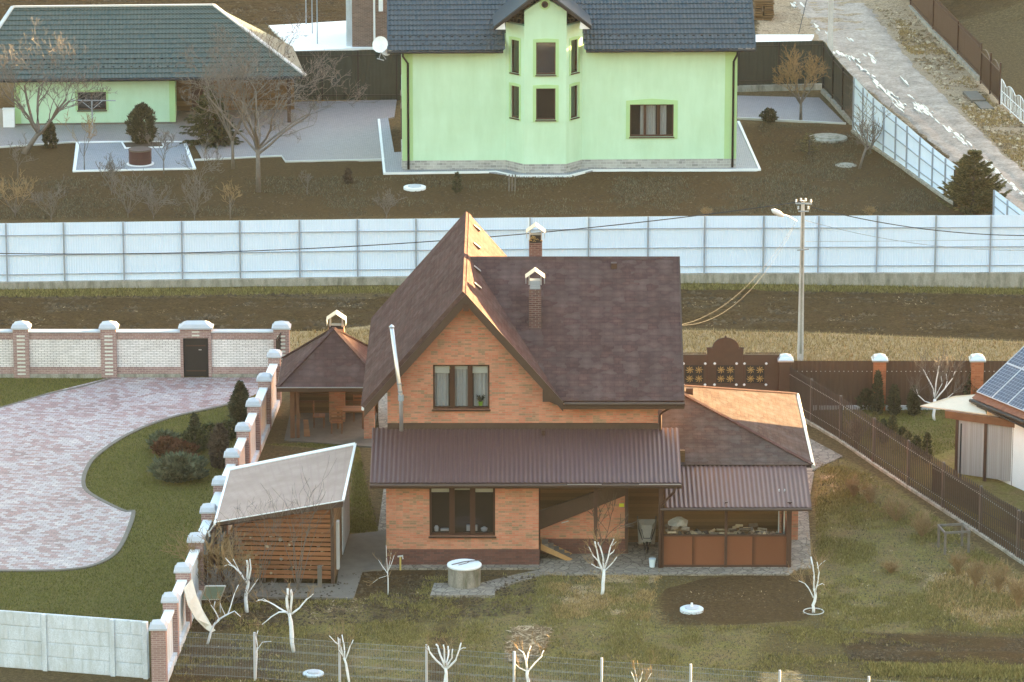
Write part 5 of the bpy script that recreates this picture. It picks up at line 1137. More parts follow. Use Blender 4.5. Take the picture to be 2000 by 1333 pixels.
# back edge depth so that the roof reaches the picture height of its far edge
lo,hi = 2,12
for _ in range(40):
    mid = (lo+hi)/2
    if At(690,869,mid).z > r_fr.z+.0: lo = mid
    else: hi = mid
vb = lo; br_, bl_ = At(693,869,vb), At(449,918,vb)
rp = MB(FS_); rp.sheet((r_fl.x,vr0,r_fl.z),(r_fr.x,vr0,r_fr.z),(br_.x,vb,br_.z),(bl_.x,vb,bl_.z),lambda u,v: 0,.5,[q/26 for q in range(27)])
shroof = NT('shed_roof_sheet',.85,.05); wv = shroof.n('ShaderNodeTexWave'); wv.bands_direction='Y'; wv.inputs['Scale'].default_value=1.1; wv.inputs['Distortion'].default_value=.4; shroof.l(shroof.uv,wv.inputs['Vector'])
shroof.col(shroof.mix(shroof.ramp(wv.outputs['Fac'],[(.75,0),(.95,.5)]), shroof.ramp(shroof.noise(1.1,5,.6),[(.3,(.33,.24,.20)),(.7,(.42,.31,.26))]), (.34,.235,.21)))
rp.build('roof_sheet', shroof.m, sh_)
MB(FS_).slab([(r_fl.x,vr0,r_fl.z-.16),(r_fr.x,vr0,r_fr.z-.16),(br_.x,vb,br_.z-.16),(bl_.x,vb,bl_.z-.16)],.03).build('roof_deck', M['brown'], sh_)
MB(FS_).extr([(r_fl.x,vr0-.03,r_fl.z+.01),(r_fr.x,vr0-.03,r_fr.z+.01),(r_fr.x,vr0-.03,r_fr.z-.22),(r_fl.x,vr0-.03,r_fl.z-.10)],(0,.028,0)).build('fascia', M['brown_trim'], sh_)
ed = MB(FS_); ed.beam((r_fl.x,vr0-.02,r_fl.z+.02),(r_fr.x,vr0-.02,r_fr.z+.02),.04,.03); ed.beam((r_fr.x+.02,vr0,r_fr.z+.02),(br_.x+.02,vb,br_.z+.02),.09,.06); ed.beam((bl_.x,vb,bl_.z+.03),(br_.x,vb,br_.z+.03),.3,.04); ed.beam((r_fl.x-.02,vr0-.1,r_fl.z-.02),(bl_.x-.02,vb,bl_.z-.02),.08,.08)
ed.build('roof_edge', M['white'], sh_)
gd = At(411,1050,-.5); mb = MB(FS_); mb.tube([(r_fl.x-.03,vr0-.05,r_fl.z-.05),(r_fl.x-.25,vr0-.1,r_fl.z-.35),(r_fl.x-.2,vr0-.1,r_fl.z-.5)],.04,6); mb.build('gutter_spout', M['kerb'], sh_)
rr = random.Random(2); nsl = 15
mb = MB(FS_)
for k in range(nsl):
    z0_ = .22+k*(topat(-.1)-.55)/nsl; z1_ = z0_+.135
    ul = -sw+.05
    # slats stop under the sloping roof at the left
    while topat(ul)-.15 < z1_: ul += .05
    if ul < -.3: mb.hexa([(ul,0,z0_+rr.uniform(-.01,.01)),(-.12,0,z0_+rr.uniform(-.01,.01)),(-.12,.025,z0_),(ul,.025,z0_)],[(ul,.004,z1_),(-.12,.004,z1_),(-.12,.03,z1_),(ul,.03,z1_)])
mb.build('slat_wall', M['wood'], sh_)
for u in (-sw,-sw*.5,-.11): MB(FS_).box(u,u+.11,.03,.14,0,topat(u+.05)-.12).build('post', M['brown'], sh_)
MB(FS_).box(-.12,.0,-.02,.028,0,topat(0)-.12).build('corner_board', M['brown_trim'], sh_)
MB(FS_).box(-.06,-.0,.15,3.2,.1,topat(0)-.12).build('side_boarding', M['siding'], sh_); MB(FS_).box(-.05,.02,3.3,vb-.6,.1,topat(0)-.12).build('side_door', M['conc_light'], sh_); MB(FS_).box(.0,.1,.9,1.2,.3,2.1).build('side_board', M['curtain'], sh_)
MB(FS_).box(-sw,0,vb-.7,vb-.6,0,topat(-sw)-.2).build('back_wall', M['siding'], sh_); MB(FS_).box(-sw+.0,-sw+.04,.15,vb-.7,0,topat(-sw)-.12).build('side_boarding', M['siding'], sh_)
# firewood: split logs stacked in the shed and in the wood store
def log(x,y,z,L,r,ang,rs,root=None):
    mb = MB(); c,s = math.cos(ang),math.sin(ang); n = rs.choice((3,4,5)); ph = rs.random()*6
    ring = [(r*(1+rs.uniform(-.25,.2))*math.cos(ph+k*2*math.pi/n), r*(1+rs.uniform(-.25,.2))*math.sin(ph+k*2*math.pi/n)) for k in range(n)]
    a = [(x-c*L/2-s*p, y-s*L/2+c*p, z+q) for p,q in ring]; b = [(x+c*L/2-s*p, y+s*L/2+c*p, z+q) for p,q in ring]
    mb.hexa(a,b); return mb
logm = [plain('split_log_'+n_, c, .9, .35, 14) for n_,c in (('pale',(.42,.33,.22)),('grey',(.24,.20,.16)),('dark',(.10,.075,.055)))]
rs = random.Random(12)
def pile_h(px): return .0
for k in range(110):
    px = rs.uniform(1303,1520); base = {0:.36,1:.12,2:.26}[0 if px<1340 else 1 if px<1425 else 2 if px<1480 else 1]
    if 1395<px<1428 and rs.random()<.5: continue
    layer = rs.random(); x = F(F.at(px,1050,WV+.6).x,0,0).x; y = B0.y+WV+rs.uniform(.2,1.0)
    z = zr-.25+base*layer*1.6; o = log(x,y,z,rs.uniform(.25,.42),rs.uniform(.05,.085),rs.uniform(-.6,.6)+(math.pi/2 if rs.random()<.35 else 0),rs).build('firewood_log', logm[rs.choice((0,0,1,1,2,2,2))])
    tag(o,'split firewood log in the heap behind the rust brown panels of the wood store','firewood log','firewood in the wood store')
t_ = thing('cloth_bundle', F(F.at(1325,1022,WV+.5).x,WV+.5,zr+.3), 'crumpled pale grey sack lying on the firewood at the left of the wood store', 'sack')
mb = MB(); q = t_.location; n = 14; mb.lathe((q.x,q.y,q.z-.1),[(.16,0),(.36,.06),(.34,.16),(.2,.27),(.05,.32)],n); mb.v = [v+Vector((rs.uniform(-.05,.05),rs.uniform(-.05,.05),rs.uniform(-.03,.04))) for v in mb.v]; mb.build('sack', plain('grey_sack',(.33,.31,.27),.9,.25,8), t_)
for k in range(60):
    u = rs.uniform(-sw+.3,-.3); z = rs.uniform(.3,2.0)
    if topat(u)-.3 < z: continue
    p = FS_(u,rs.uniform(.1,.25),z); o = log(p.x,p.y,p.z,.3,rs.uniform(.05,.08),math.pi/2+rs.uniform(-.2,.2),rs).build('firewood_log', logm[rs.choice((0,0,1,2))]); tag(o,'split firewood log showing through the slats of the timber shed','firewood log','firewood in the slatted shed')
# ================================================================== SMALL THINGS ROUND THE HOUSE
w = thing('well', G(907,1152), 'mossy concrete ring well with a white lid on a paved pad', 'well'); FW = Frame(G(907,1146)); rW = .59; hW = FW.inv(PY(907,1104,G(907,1146).y)).z
mb = MB(FW); mb.lathe((0,0,.05),[(rW,0),(rW,hW*.5),(rW*1.0,hW-.12),(rW*.99,hW-.1)],32); w.location = FW.O; mb.build('ring', stainedm('mossy_ring',(.30,.27,.23),(.10,.095,.06)), w, False)
mb = MB(FW); mb.lathe((0,0,hW-.045),[(rW*1.0,0),(rW*1.06,.03),(rW*1.06,.08),(rW*.98,.1)],32); mb.build('lid', M['white'], w)
mb = MB(FW); mb.tube([(-.45,-.2,hW+.08),(0,.1,hW+.1),(.62,.22,hW+.12)],.02,5); mb.tube([(-.2,-.25,hW+.08),(.1,-.05,hW+.1),(.25,.25,hW+.09)],.014,5); mb.build('stick', M['bark'], w)
def lid(name,px,py,r,lab,mat='conc_light',h=.06,knob=False,extra=None):
    b = G(px,py); f = Frame(b); t = thing(name,b,lab,'manhole cover'); mb = MB(f); mb.lathe((0,0,-.05),[(r,0),(r,.05+h),(r*.93,.07+h)],28); mb.build('cover_ring', M[mat], t)
    mb = MB(f); mb.lathe((0,0,h+.02),[(r*.6,0),(r*.6,.04),(r*.5,.06)],20); mb.build('cover', M['cap' if mat!='conc' else mat], t)
    if knob: mb = MB(f); mb.lathe((0,0,h+.06),[(.05,0),(.04,.15)],8); mb.build('vent_stub', M['white'], t)
lid('manhole_cover',810,369,.56,'round white manhole cover in the soil in front of the green house','white',.10)
lid('manhole_cover',1351,1193,.42,'round grey manhole cover with a small stub in the dark soil bed','conc_light',.08,True)
lid('manhole_cover',612,1317,.36,'small flat pale manhole cover in the grass behind the mesh fence','conc_light',.04)
lid('tank_cover',1617,272,1.02,'large round concrete tank cover right of the green house','conc',.10)
lid('tank_cover',1652,323,.55,'round soil stained cover sunk near the roadside fence','conc',.0)
brl = thing('barrel_well', G(274,326), 'brown banded round well ring with a planter top on the white edged terrace', 'well'); fb_ = Frame(G(274,322)); hb = fb_.inv(PY(274,292,fb_.O.y)).z; brl.location = fb_.O
MB(fb_).lathe((0,0,.0),[(.70,0),(.70,.08)],28).build('base_ring', M['white'], brl); MB(fb_).lathe((0,0,.083),[(.58,0),(.58,hb-.12)],28).build('ring', plain('brown_ring',(.07,.03,.028),.5,.25), brl)
MB(fb_).lathe((0,0,hb-.035),[(.60,0),(.60,.04)],28).build('rim', M['slab_conc'], brl)
mb = MB(fb_); mb.lathe((0,0,.35),[(.59,0),(.59,.03)],28); mb.lathe((0,0,.8),[(.59,0),(.59,.03)],28); mb.build('band', M['brown'], brl)
pr = thing('drying_rack', G(181,262), 'grey metal clothes line pole with a wide cross arm in front of the outbuilding window', 'clothes rack'); f = Frame(G(181,268)); h_ = hgt(181,268,196); pr.location=f.O
MB(f).tube([(0,0,0),(0,0,h_)],.04,6).build('pole', M['galv'], pr); q0,q1 = PY(139,196,f.O.y),PY(226,197,f.O.y); MB().tube([tuple(q0),tuple(q1)],.03,5).build('cross_arm', M['galv'], pr)
mb = MB(f); mb.tube([(0,0,h_-.5),(-.6,0,h_)],.02,4); mb.tube([(0,0,h_-.5),(.6,0,h_)],.02,4); mb.build('brace', M['galv'], pr)
# wheelbarrow stood on its nose
q = F(F.at(1263,1083,1.5).x,1.5,.05); wb_ = thing('wheelbarrow', q, 'grey wheelbarrow standing upright against the back wall beside the wood store', 'wheelbarrow'); f = Frame(q)
mb = MB(f); a4 = [(-.30,.12,.25),(.30,.12,.25),(.36,.28,1.18),(-.36,.28,1.18)]; b4 = [(-.17,-.12,.42),(.17,-.12,.42),(.20,.02,1.02),(-.20,.02,1.02)]; mb.hexa(a4,b4); mb.build('tray', plain('grey_tray',(.25,.24,.22),.5,.25), wb_)
mb = MB(f); mb.tube([(-.34,.25,1.3),(-.30,.0,.9),(-.09,-.12,.3),(-.06,-.1,.12)],.025,6); mb.tube([(.34,.25,1.3),(.30,.0,.9),(.09,-.12,.3),(.06,-.1,.12)],.025,6); mb.tube([(-.2,-.22,.95),(-.13,-.3,.62),(.13,-.3,.62),(.2,-.22,.95)],.022,5); mb.build('frame', M['black'], wb_)
mb = MB(f); n=16; 
for k in range(n): a=k*2*math.pi/n; b=(k+1)*2*math.pi/n; mb.tube([(0,-.12+.16*math.cos(a),.20+.2*math.sin(a)),(0,-.12+.16*math.cos(b),.20+.2*math.sin(b))],.045,5)
mb.build('wheel', M['black'], wb_)
q = G(1274,1110); bk = thing('bucket', q, 'small white plastic bucket standing by the wood store post', 'bucket'); f = Frame(Vector((q.x,q.y,.05))); MB(f).lathe((0,0,0),[(.10,0),(.13,.30),(.14,.31)],16).build('pail', plain('pale_blue_plastic',(.62,.72,.78),.4,.05), bk); mb = MB(f); mb.tube([(.13*math.cos(a*.45),.0,.31+.08*math.sin(a*.45)) for a in range(8)],.006,4); mb.build('handle', M['galv'], bk)
q = G(782,1114); sp = thing('garden_tap', q, 'short yellow standpipe with a crossbar near the house plinth', 'tap'); f=Frame(q); MB(f).tube([(0,0,0),(0,0,.5)],.035,6).build('pipe', plain('yellow_pipe',(.55,.42,.12),.6,.15), sp); mb = MB(f); mb.tube([(-.1,0,.52),(.1,0,.55)],.03,6); mb.tube([(.08,-.02,.54),(.1,-.06,.44)],.02,5); mb.build('tap_head', M['kerb'], sp)
q = G(527,1135); bn = thing('garden_bench', q, 'small weathered bench standing in front of the slatted shed', 'bench'); f=Frame(q); MB(f).box(-.33,.33,-.13,.16,.62,.68).build('seat', M['siding'], bn)
for x in (-.22,.16): MB(f).box(x,x+.08,-.1,.12,0,.617).build('leg', M['bark'], bn)
q = G(580,1148); bs = thing('stone_trough', q, 'low grey stone trough edge in front of the slatted shed', 'trough'); f=Frame(q); MB(f).box(-.3,.9,-.15,.15,0,.12).build('base', M['slab_conc'], bs); MB(f).box(.75,.9,-.16,.16,.123,.8).build('upright', M['slab_conc'], bs)
# curved pale sheet leaning on the wall, glass frame
q = G(400,1222); cs = thing('curved_sheet', q, 'pale curved plastic sheet leaning against the diagonal wall', 'sheet')
mb = MB(); P1 = [(374,1131,1.75),(382,1160,1.35),(395,1192,.8),(412,1222,.25),(420,1232,.05)]; P2_ = [(358,1150,1.75),(366,1182,1.3),(380,1208,.75),(400,1228,.2),(412,1236,.03)]
A1 = [G(x,y,z_) for x,y,z_ in P1]; A2 = [G(x,y,z_) for x,y,z_ in P2_]
for (a,b_),(c,d) in zip(zip(A1,A1[1:]),zip(A2,A2[1:])): mb.hexa([tuple(a),tuple(b_),tuple(d),tuple(c)],[tuple(p+Vector((.02,-.02,.01))) for p in (a,b_,d,c)])
mb.build('sheet', plain('pale_plastic',(.58,.60,.54),.6,.15,2), cs)
q = G(412,1182); gf = thing('cold_frame', q, 'greenish glass pane leaning in a frame behind the curved sheet', 'frame'); mb = MB(); pnts = [G(392,1172,.5),G(430,1172,.5),G(440,1146,1.15),G(402,1146,1.15)]
mb.slab([tuple(p) for p in pnts],.02); mb.build('pane', plain('green_glass',(.30,.42,.36),.15,.15,3,spec=.6), gf); mb = MB(); 
for a,b_ in zip(pnts,pnts[1:]+pnts[:1]): mb.beam(tuple(a+Vector((0,0,.02))),tuple(b_+Vector((0,0,.02))),.04)
for p in pnts[:2]: mb.beam(tuple(p),(p.x,p.y,0),.04)
mb.build('frame', M['kerb'], gf)
# log lying, planks beside wall
q = G(395,1200); bp = thing('board_pile', q, 'rusty boards standing against the diagonal wall beside the shed', 'boards'); rr = random.Random(9)
for k in range(9): a = G(392+k*9,1158-k*4,0); b_ = a+Vector((rr.uniform(-.5,.1),rr.uniform(0,.3),rr.uniform(1.0,1.7))); mb = MB(); mb.beam(tuple(a),tuple(b_),.16,.03,(0,1,0)); mb.build('board', M['brown' if k%2 else 'siding'], bp)
# compost frame
q = G(1862,1075); cmp_ = thing('plant_frame', q, 'small grey timber frame on stakes among the canes near the picket fence', 'frame'); f = Frame(q, R(10))
for x in (-.45,.45):
    for y in (-.45,.45): MB(f).box(x-.04,x+.04,y-.04,y+.04,0,.85).build('stake', M['bark'], cmp_)
mb = MB(f); mb.box(-.5,.5,-.5,-.44,.8,.88); mb.box(-.5,.5,.44,.5,.8,.88); mb.box(-.5,-.44,-.44,.44,.8,.88); mb.box(.44,.5,-.44,.44,.8,.88); mb.build('top_frame', M['bark'], cmp_)
# ================================================================== POLES AND CABLES
q = G(1563,703); up = thing('utility_pole', q, 'tall pale concrete utility pole with a street lamp arm in front of the long fence', 'utility pole'); zt9 = PY(1563,392,q.y).z; f = Frame(q)
MB(f).hexa([(-.13,-.12,-.2),(.13,-.12,-.2),(.13,.12,-.2),(-.13,.12,-.2)],[(-.07,-.065,zt9),(.07,-.065,zt9),(.07,.065,zt9),(-.07,.065,zt9)]).build('shaft', M['pole'], up)
gr_ = MB(f); gr_.hexa([(-.05,-.14,.3),(.05,-.14,.3),(.05,-.13,.3),(-.05,-.13,.3)],[(-.03,-.09,zt9-.5),(.03,-.09,zt9-.5),(.03,-.075,zt9-.5),(-.03,-.075,zt9-.5)]); gr_.build('shaft_strip', M['conc'], up)  # raised strip of darker concrete, no recess is cut
for q0_,q1_,w_ in (((-.32,-.1,zt9-.1),(.38,-.1,zt9-.12),.06),((-.2,-.1,zt9-.45),(.25,-.1,zt9-.45),.05),((-.22,-.12,zt9-2.15),(.28,-.12,zt9-2.1),.05)): MB(f).beam(q0_,q1_,w_).build('crossarm', M['galv'], up)
for (x,z_) in ((-.3,.0),(-.1,.05),(.1,.05),(.33,0),(-.2,-.3),(.22,-.3)): MB(f).lathe((x,-.1,zt9+z_-.06),[(.03,0),(.05,.03),(.03,.07),(.05,.1),(.02,.14)],7).build('insulator', M['cap'], up)
L0 = PY(1556,432,q.y); L1 = PY(1520,417,q.y-.5); la = MB(); la.tube([tuple(L0),tuple(L0.lerp(L1,.5)+Vector((0,0,.06))),tuple(L1)],.03,6); arm = la.build('lamp_arm', M['white'], up)
L2 = PY(1511,412,q.y-.6); lh = MB(); d = (L2-L1).normalized(); lh.tube([tuple(L1+(L1-L2)*1.1),tuple(L1+(L1-L2)*.3),tuple(L2),tuple(L2+d*.12)],[.05,.12,.10,.03],8); lh.build('lamp_head', M['white'], up, True)
q2_ = G(1621,118); up2 = thing('utility_pole', q2_, 'utility pole beside the dirt road behind the green house yard', 'utility pole'); f2 = Frame(q2_); MB(f2).hexa([(-.16,-.14,-.2),(.16,-.14,-.2),(.16,.14,-.2),(-.16,.14,-.2)],[(-.1,-.09,8.6),(.1,-.09,8.6),(.1,.09,8.6),(-.1,.09,8.6)]).build('shaft', M['pole'], up2); mb=MB(f2); mb.beam((-.6,0,8.3),(.6,0,8.3),.08); mb.build('crossarm', M['galv'], up2)
q3 = Vector((q.x-62,q.y,0)); up3 = thing('utility_pole', q3, 'utility pole outside the picture to the left that carries the long cable', 'utility pole'); f3 = Frame(q3); MB(f3).hexa([(-.13,-.12,-.2),(.13,-.12,-.2),(.13,.12,-.2),(-.13,.12,-.2)],[(-.07,-.065,zt9),(.07,-.065,zt9),(.07,.065,zt9),(-.07,.065,zt9)]).build('shaft', M['pole'], up3)
def cable(a,b_,sag,r,mat,lab,n=40,cat='cable'):
    a=Vector(a); b_=Vector(b_); mb = MB(); mb.tube([tuple(a.lerp(b_,t/n)-Vector((0,0,sag*4*(t/n)*(1-t/n)))) for t in range(n+1)],r,5,False); mb.nofix=True
    o = mb.build('power_cable', mat, None); tag(o,lab,cat,'cables strung from the utility pole'); return o
TP = Vector((q.x,q.y-.1,zt9-.02))
s_ = 2.3
cable(TP,(q3.x,q3.y-.1,zt9-.02),s_,.022,M['cable'],'black cable sagging across the long pale fence from the lamp pole to the left edge')
pe = lambda px,py,Y: tuple(PY(px,py,Y))
cable(PY(1585,405,q.y),PY(2240,446,q.y-8),.7,.02,M['cable'],'black cable from the lamp pole to the right edge, highest of three over the fence')
cable(PY(1574,431,q.y),PY(2240,470,q.y-8),.8,.012,M['galv'],'thin grey cable from the lamp pole to the right edge, in the middle of three')
cable(PY(1574,472,q.y),PY(2240,462,q.y-8),.05,.009,M['galv'],'faintest level cable from the lamp pole to the right edge, lowest of three')
hp_ = F(xwe-.05,YR+.05,F.at(1333,634,YR).z if False else 0); hq = PY(1332,634,B0.y+VR)
cable(PY(1554,434,q.y),hq,.85,.004,M['cable'],'grey drop cable from the lamp pole to the brick house, the upper of two',30)
cable(PY(1553,440,q.y),hq-Vector((0,0,.03)),1.1,.004,M['cable'],'pale drop cable from the lamp pole to the brick house, the lower of two',30)
cable(Vector((q2_.x-.5,q2_.y,8.2)),PY(1560,66,q2_.y-6),.2,.02,M['cable'],'black cable coming down from the roadside pole to the yard behind the green house',14)
# ================================================================== SOLAR HOUSE (right edge)
sE = G(1899,779,3.0); Fr = Frame(Vector((sE.x,sE.y,0)), math.atan2(-.87,.49)); sol = thing('solar_house', Frame(sE)(.5,0,0), 'white walled house with terracotta tile roof at the right edge', 'house'); sol.location = (sE.x,sE.y,0)
sa = R(35); EZ = 3.0
def Sp(u,r,h=0): return (u, r*math.cos(sa)-h*math.sin(sa), EZ+r*math.sin(sa)+h*math.cos(sa))
LU = 12.0; LR = 3.85
tm = MB(Fr); tm.sheet(Sp(0,0),Sp(LU,0),Sp(LU,LR),Sp(0,LR),lambda u,v:.03*abs(math.cos(math.pi*u/.28))+.02*(1-(v/.36)%1),.05,[k/46 for k in range(47)]); tm.build('tile_roof', M['red_tile'], sol, True)
MB(Fr).slab([Sp(0,0,-.03),Sp(LU,0,-.03),Sp(LU,LR,-.03),Sp(0,LR,-.03)],.1).build('roof_deck', M['brown'], sol)
MB(Fr).slab([(LU,2*LR*math.cos(sa),EZ),(0,2*LR*math.cos(sa),EZ),(0,LR*math.cos(sa),EZ+LR*math.sin(sa)),(LU,LR*math.cos(sa),EZ+LR*math.sin(sa))],.1).build('back_slope', M['red_tile'], sol)
MB(Fr).box(-.03,LU,-.05,.03,EZ-.2,EZ-.02).build('fascia', M['brown'], sol); gutter(sol,Fr,(0,-.1,EZ-.06),(LU,-.1,EZ-.06),.07,'black')
MB(Fr).box(3.0,LU-.2,.35,.7,0,EZ-.02).build('wall', M['white'], sol); MB(Fr).extr([(.5,.7,0),(.5,6.0,0),(.5,6.0,EZ),(.5,3.1,EZ+1.6),(.5,.7,EZ)],(.3,0,0)).build('end_wall', M['white'], sol)
MB(Fr).box(.5,2.99,.36,.7,0,EZ-.02).build('wall', M['white'], sol)
mb = MB(Fr); mb.tube([(.5,-.1,EZ-.15),(3.6,-.05,EZ-.25),(4.1,.2,EZ-.5),(4.1,.25,0)],.05,7); mb.build('downpipe', M['black'], sol, True)
sm = NT('solar_cells',.2,.6); bt = sm.n('ShaderNodeTexBrick'); bt.offset=0; bt.inputs['Scale'].default_value=1; bt.inputs['Brick Width'].default_value=.165; bt.inputs['Row Height'].default_value=.165; bt.inputs['Mortar Size'].default_value=.006
bt.inputs['Color1'].default_value=(.035,.043,.07,1); bt.inputs['Color2'].default_value=(.042,.05,.08,1); bt.inputs['Mortar'].default_value=(.30,.33,.40,1); sm.l(sm.uv,bt.inputs['Vector']); sm.l(bt.outputs['Color'],sm.b.inputs['Base Color'])
def panel(c,r,lab):
    a,b_ = c*1.03+.04,c*1.03+1.04; p,q_ = r*1.72+.3,r*1.72+1.98
    t = MB(Fr).slab([Sp(a+.03,p+.03,.125),Sp(b_-.03,p+.03,.125),Sp(b_-.03,q_-.03,.125),Sp(a+.03,q_-.03,.125)],.02).build('solar_panel', sm.m, sol)
    mb = MB(Fr)
    for (s0_,s1_) in ((Sp(a,p,.11),Sp(b_,p,.11)),(Sp(b_,p,.11),Sp(b_,q_,.11)),(Sp(b_,q_,.11),Sp(a,q_,.11)),(Sp(a,q_,.11),Sp(a,p,.11))): mb.beam(s0_,s1_,.035,.04,tuple(Vector(Sp(0,0,1))-Vector(Sp(0,0,0))))
    mb.build('panel_frame', M['cap'], t)
nth = ['first','second','third','fourth','fifth','sixth']
for r_ in range(2):
    for c_ in range(6): panel(c_,r_,f'dark blue solar panel, {nth[c_]} from the left corner in the {"lower" if r_==0 else "upper"} row of the tiled roof')
# porch with ribbed polycarbonate sheets
pc = thing('porch', G(1870,930), 'timber porch with ribbed clear wall sheets before the white walled house', 'porch'); 
pcm = NT('ribbed_polycarbonate',.25,.5); pw_ = pcm.n('ShaderNodeTexWave'); pw_.bands_direction='X'; pw_.inputs['Scale'].default_value=1.6; pw_.inputs['Distortion'].default_value=.2; pcm.l(pcm.uv,pw_.inputs['Vector'])
pcm.col(pcm.mix(pcm.ramp(pw_.outputs['Fac'],[(.2,0),(.8,1)]),(.33,.29,.28),(.40,.36,.35)))
p0 = G(1866,932); 
Fp = Frame(Vector((p0.x,p0.y,0)), R(-28)); zt0 = Fp.at(1868,820,0).z
pa,pb,pcx = Fp.at(1868,900,0).x, Fp.at(1924,900,0).x, Fp.at(1980,900,0).x
for a,b_ in ((pa,pb),(pb,pcx)):
    mb = MB(Fp); mb.sheet((a+.06,0,.15),(b_-.06,0,.15),(b_-.06,0,zt0),(a+.06,0,zt0),lambda u,v:.008*math.sin(u*2*math.pi/.08),.02,3.); mb.build('wall_sheet', pcm.m, pc)
for x in (pa,pb,pcx): MB(Fp).box(x-.06,x+.06,-.04,.06,0,zt0+.02).build('post', M['brown'], pc)
MB(Fp).box(pa-.5,pcx+.1,-.08,.1,zt0+.023,zt0+.32).build('beam', M['woodpost'], pc)
c_l, c_r, c_b = G(1797,789,2.7), G(1900,800,2.8), G(1895,768,3.1)
MB().slab([(c_l.x,c_l.y,2.62),(c_r.x+.5,c_r.y-.4,2.72),(c_b.x+.3,c_b.y+.2,3.0),(c_b.x-.6,c_b.y+.1,2.95)],.05).build('canopy', plain('cream_canopy',(.62,.52,.40),.7,.1), pc)
q = Fp.at(1876,880,-.5); mb = MB(Fp); mb.tube([(q.x,-.5,0),(q.x,-.5,zt0+.02)],.035,6); mb.build('post', M['black'], pc)
MB(Fp).box(pa+.1,pcx,.5,2.5,.0,.1).build('floor', M['slab_conc'], pc)
# low inner fence in front of the porch
nf = thing('low_fence', G(1850,985), 'low dark slatted fence between the picket fence and the porch', 'fence'); a,b_ = G(1822,962),G(2010,1062); FF,L = seg(a,b_); mb = MB(FF)
n = int(L/.15)
for k in range(n+1): mb.box(L*k/n-.04,L*k/n+.04,-.01,.01,.05,1.12)
mb.build('slat_panel', M['picket'], nf); mb = MB(FF); 
for k in range(n+1): mb.box(L*k/n-.016,L*k/n+.016,-.02,-.011,.97,1.0)
mb.build('rivets', M['zinc'], nf)
for zz in (.25,.98): MB(FF).box(0,L,.012,.05,zz,zz+.04).build('rail', M['picket'], nf)

# ================================================================== AIR
hz = bpy.data.materials.new('haze'); hz.use_nodes = True; ht = hz.node_tree; ht.nodes.remove(ht.nodes['Principled BSDF']); pv = ht.nodes.new('ShaderNodeVolumePrincipled')
pv.inputs['Color'].default_value = (.92,.93,.95,1); pv.inputs['Density'].default_value = .00003; pv.inputs['Anisotropy'].default_value = 0; ht.links.new(pv.outputs[0], ht.nodes['Material Output'].inputs['Volume'])
MB().box(-430,430,-70,1410,-3,56).build('haze', hz, None, kind='stuff', label='thin evening haze lying over the whole place', cat='haze')
# ================================================================== TREES AND PLANTS
RMIN = .008
def rdir(rs): 
    a = rs.uniform(0,2*math.pi); z = rs.uniform(-1,1); s = math.sqrt(1-z*z); return Vector((s*math.cos(a),s*math.sin(a),z))
def grow(rs, mbs, p, d, L, r, lvl, maxl, wl, up=.25, wob=.22, kids=(3,4), shrink=.62, spread=.75):
    n = 4 if lvl < 2 else 3; P = [p.copy()]; Rr = [r]; dd = d.copy()
    for k in range(n):
        dd = (dd+rdir(rs)*wob+Vector((0,0,1))*up*.35).normalized(); p = p+dd*(L/n); P.append(p.copy()); Rr.append(r*(1-(k+1)/n*(.45 if lvl<maxl else .75)))
    mb = mbs[0] if lvl < wl else mbs[1]
    mb.tube([tuple(q) for q in P], [max(x,RMIN) for x in Rr], 6 if lvl==0 else (4 if lvl<2 else 3), lvl==0)
    if lvl >= maxl: return
    for k in range(rs.randint(*kids)):
        t = rs.uniform(.35,1.0) if k else 1.0; i = min(int(t*n), n-1); q = P[i].lerp(P[i+1], t*n-i)
        s = (rdir(rs)); s = (s-dd*s.dot(dd)).normalized(); nd = (dd*(1-spread*.5)+s*spread*rs.uniform(.6,1.1)+Vector((0,0,up*.5))).normalized()
        grow(rs, mbs, q, nd, L*shrink*rs.uniform(.75,1.15), max(Rr[i+1]*.62,.005), lvl+1, maxl, wl, up, wob, kids, shrink, spread)
def tree(px, by, ty, lab, seed=0, trunk=.25, limbs=5, r=.05, maxl=4, wl=2, mats=('bark','bark'), wide=.7, name='bare_tree', cat='tree', group=None, lean=0, up=.3, kids=(2,4), H=None, wob=.22, shrink=.62, parts=('trunk','branches'), fat=1.0, rmin=.011):
    global RMIN; RMIN = rmin
    b = G(px,by); h = H or hgt(px,by,ty); rs = random.Random(seed); t = thing(name, b, lab, cat, group)
    A_,B_ = MB(), MB(); h0 = h*trunk; P=[b+Vector((0,0,-.05)), b+Vector((lean*h0*.5,0,h0*.5)), b+Vector((lean*h0,0,h0))]
    A_.tube([tuple(x) for x in P],[r*1.25,r,r*.9],7)
    Lb = (h-h0)/(1+shrink*.7+shrink**2*.4)*.95
    for k in range(limbs):
        a = 2*math.pi*(k+rs.uniform(-.3,.3))/limbs; tilt = rs.uniform(.35,1.0)*wide; d = Vector((math.cos(a)*tilt,math.sin(a)*tilt*.8,1)).normalized()
        grow(rs,(A_,B_),P[-1]-Vector((0,0,rs.uniform(0,h0*.15))),d,Lb*rs.uniform(.8,1.1),r*.62,1,maxl,wl,up,wob,kids,shrink)
    A_.nofix=True; B_.nofix=True
    zm = sorted([v.z for v in A_.v+B_.v])[-max(1,len(A_.v+B_.v)//400)]; k_ = h/max(.1,zm)
    for m_ in (A_,B_): m_.v = [Vector((b.x+(v.x-b.x)*k_*fat, b.y+(v.y-b.y)*k_*fat, v.z*k_)) for v in m_.v]
    A_.build(parts[0], M[mats[0]], t, True)
    if B_.f: B_.build(parts[1], M[mats[1]], t)
    return t
LW = ('limewash','twig_warm')
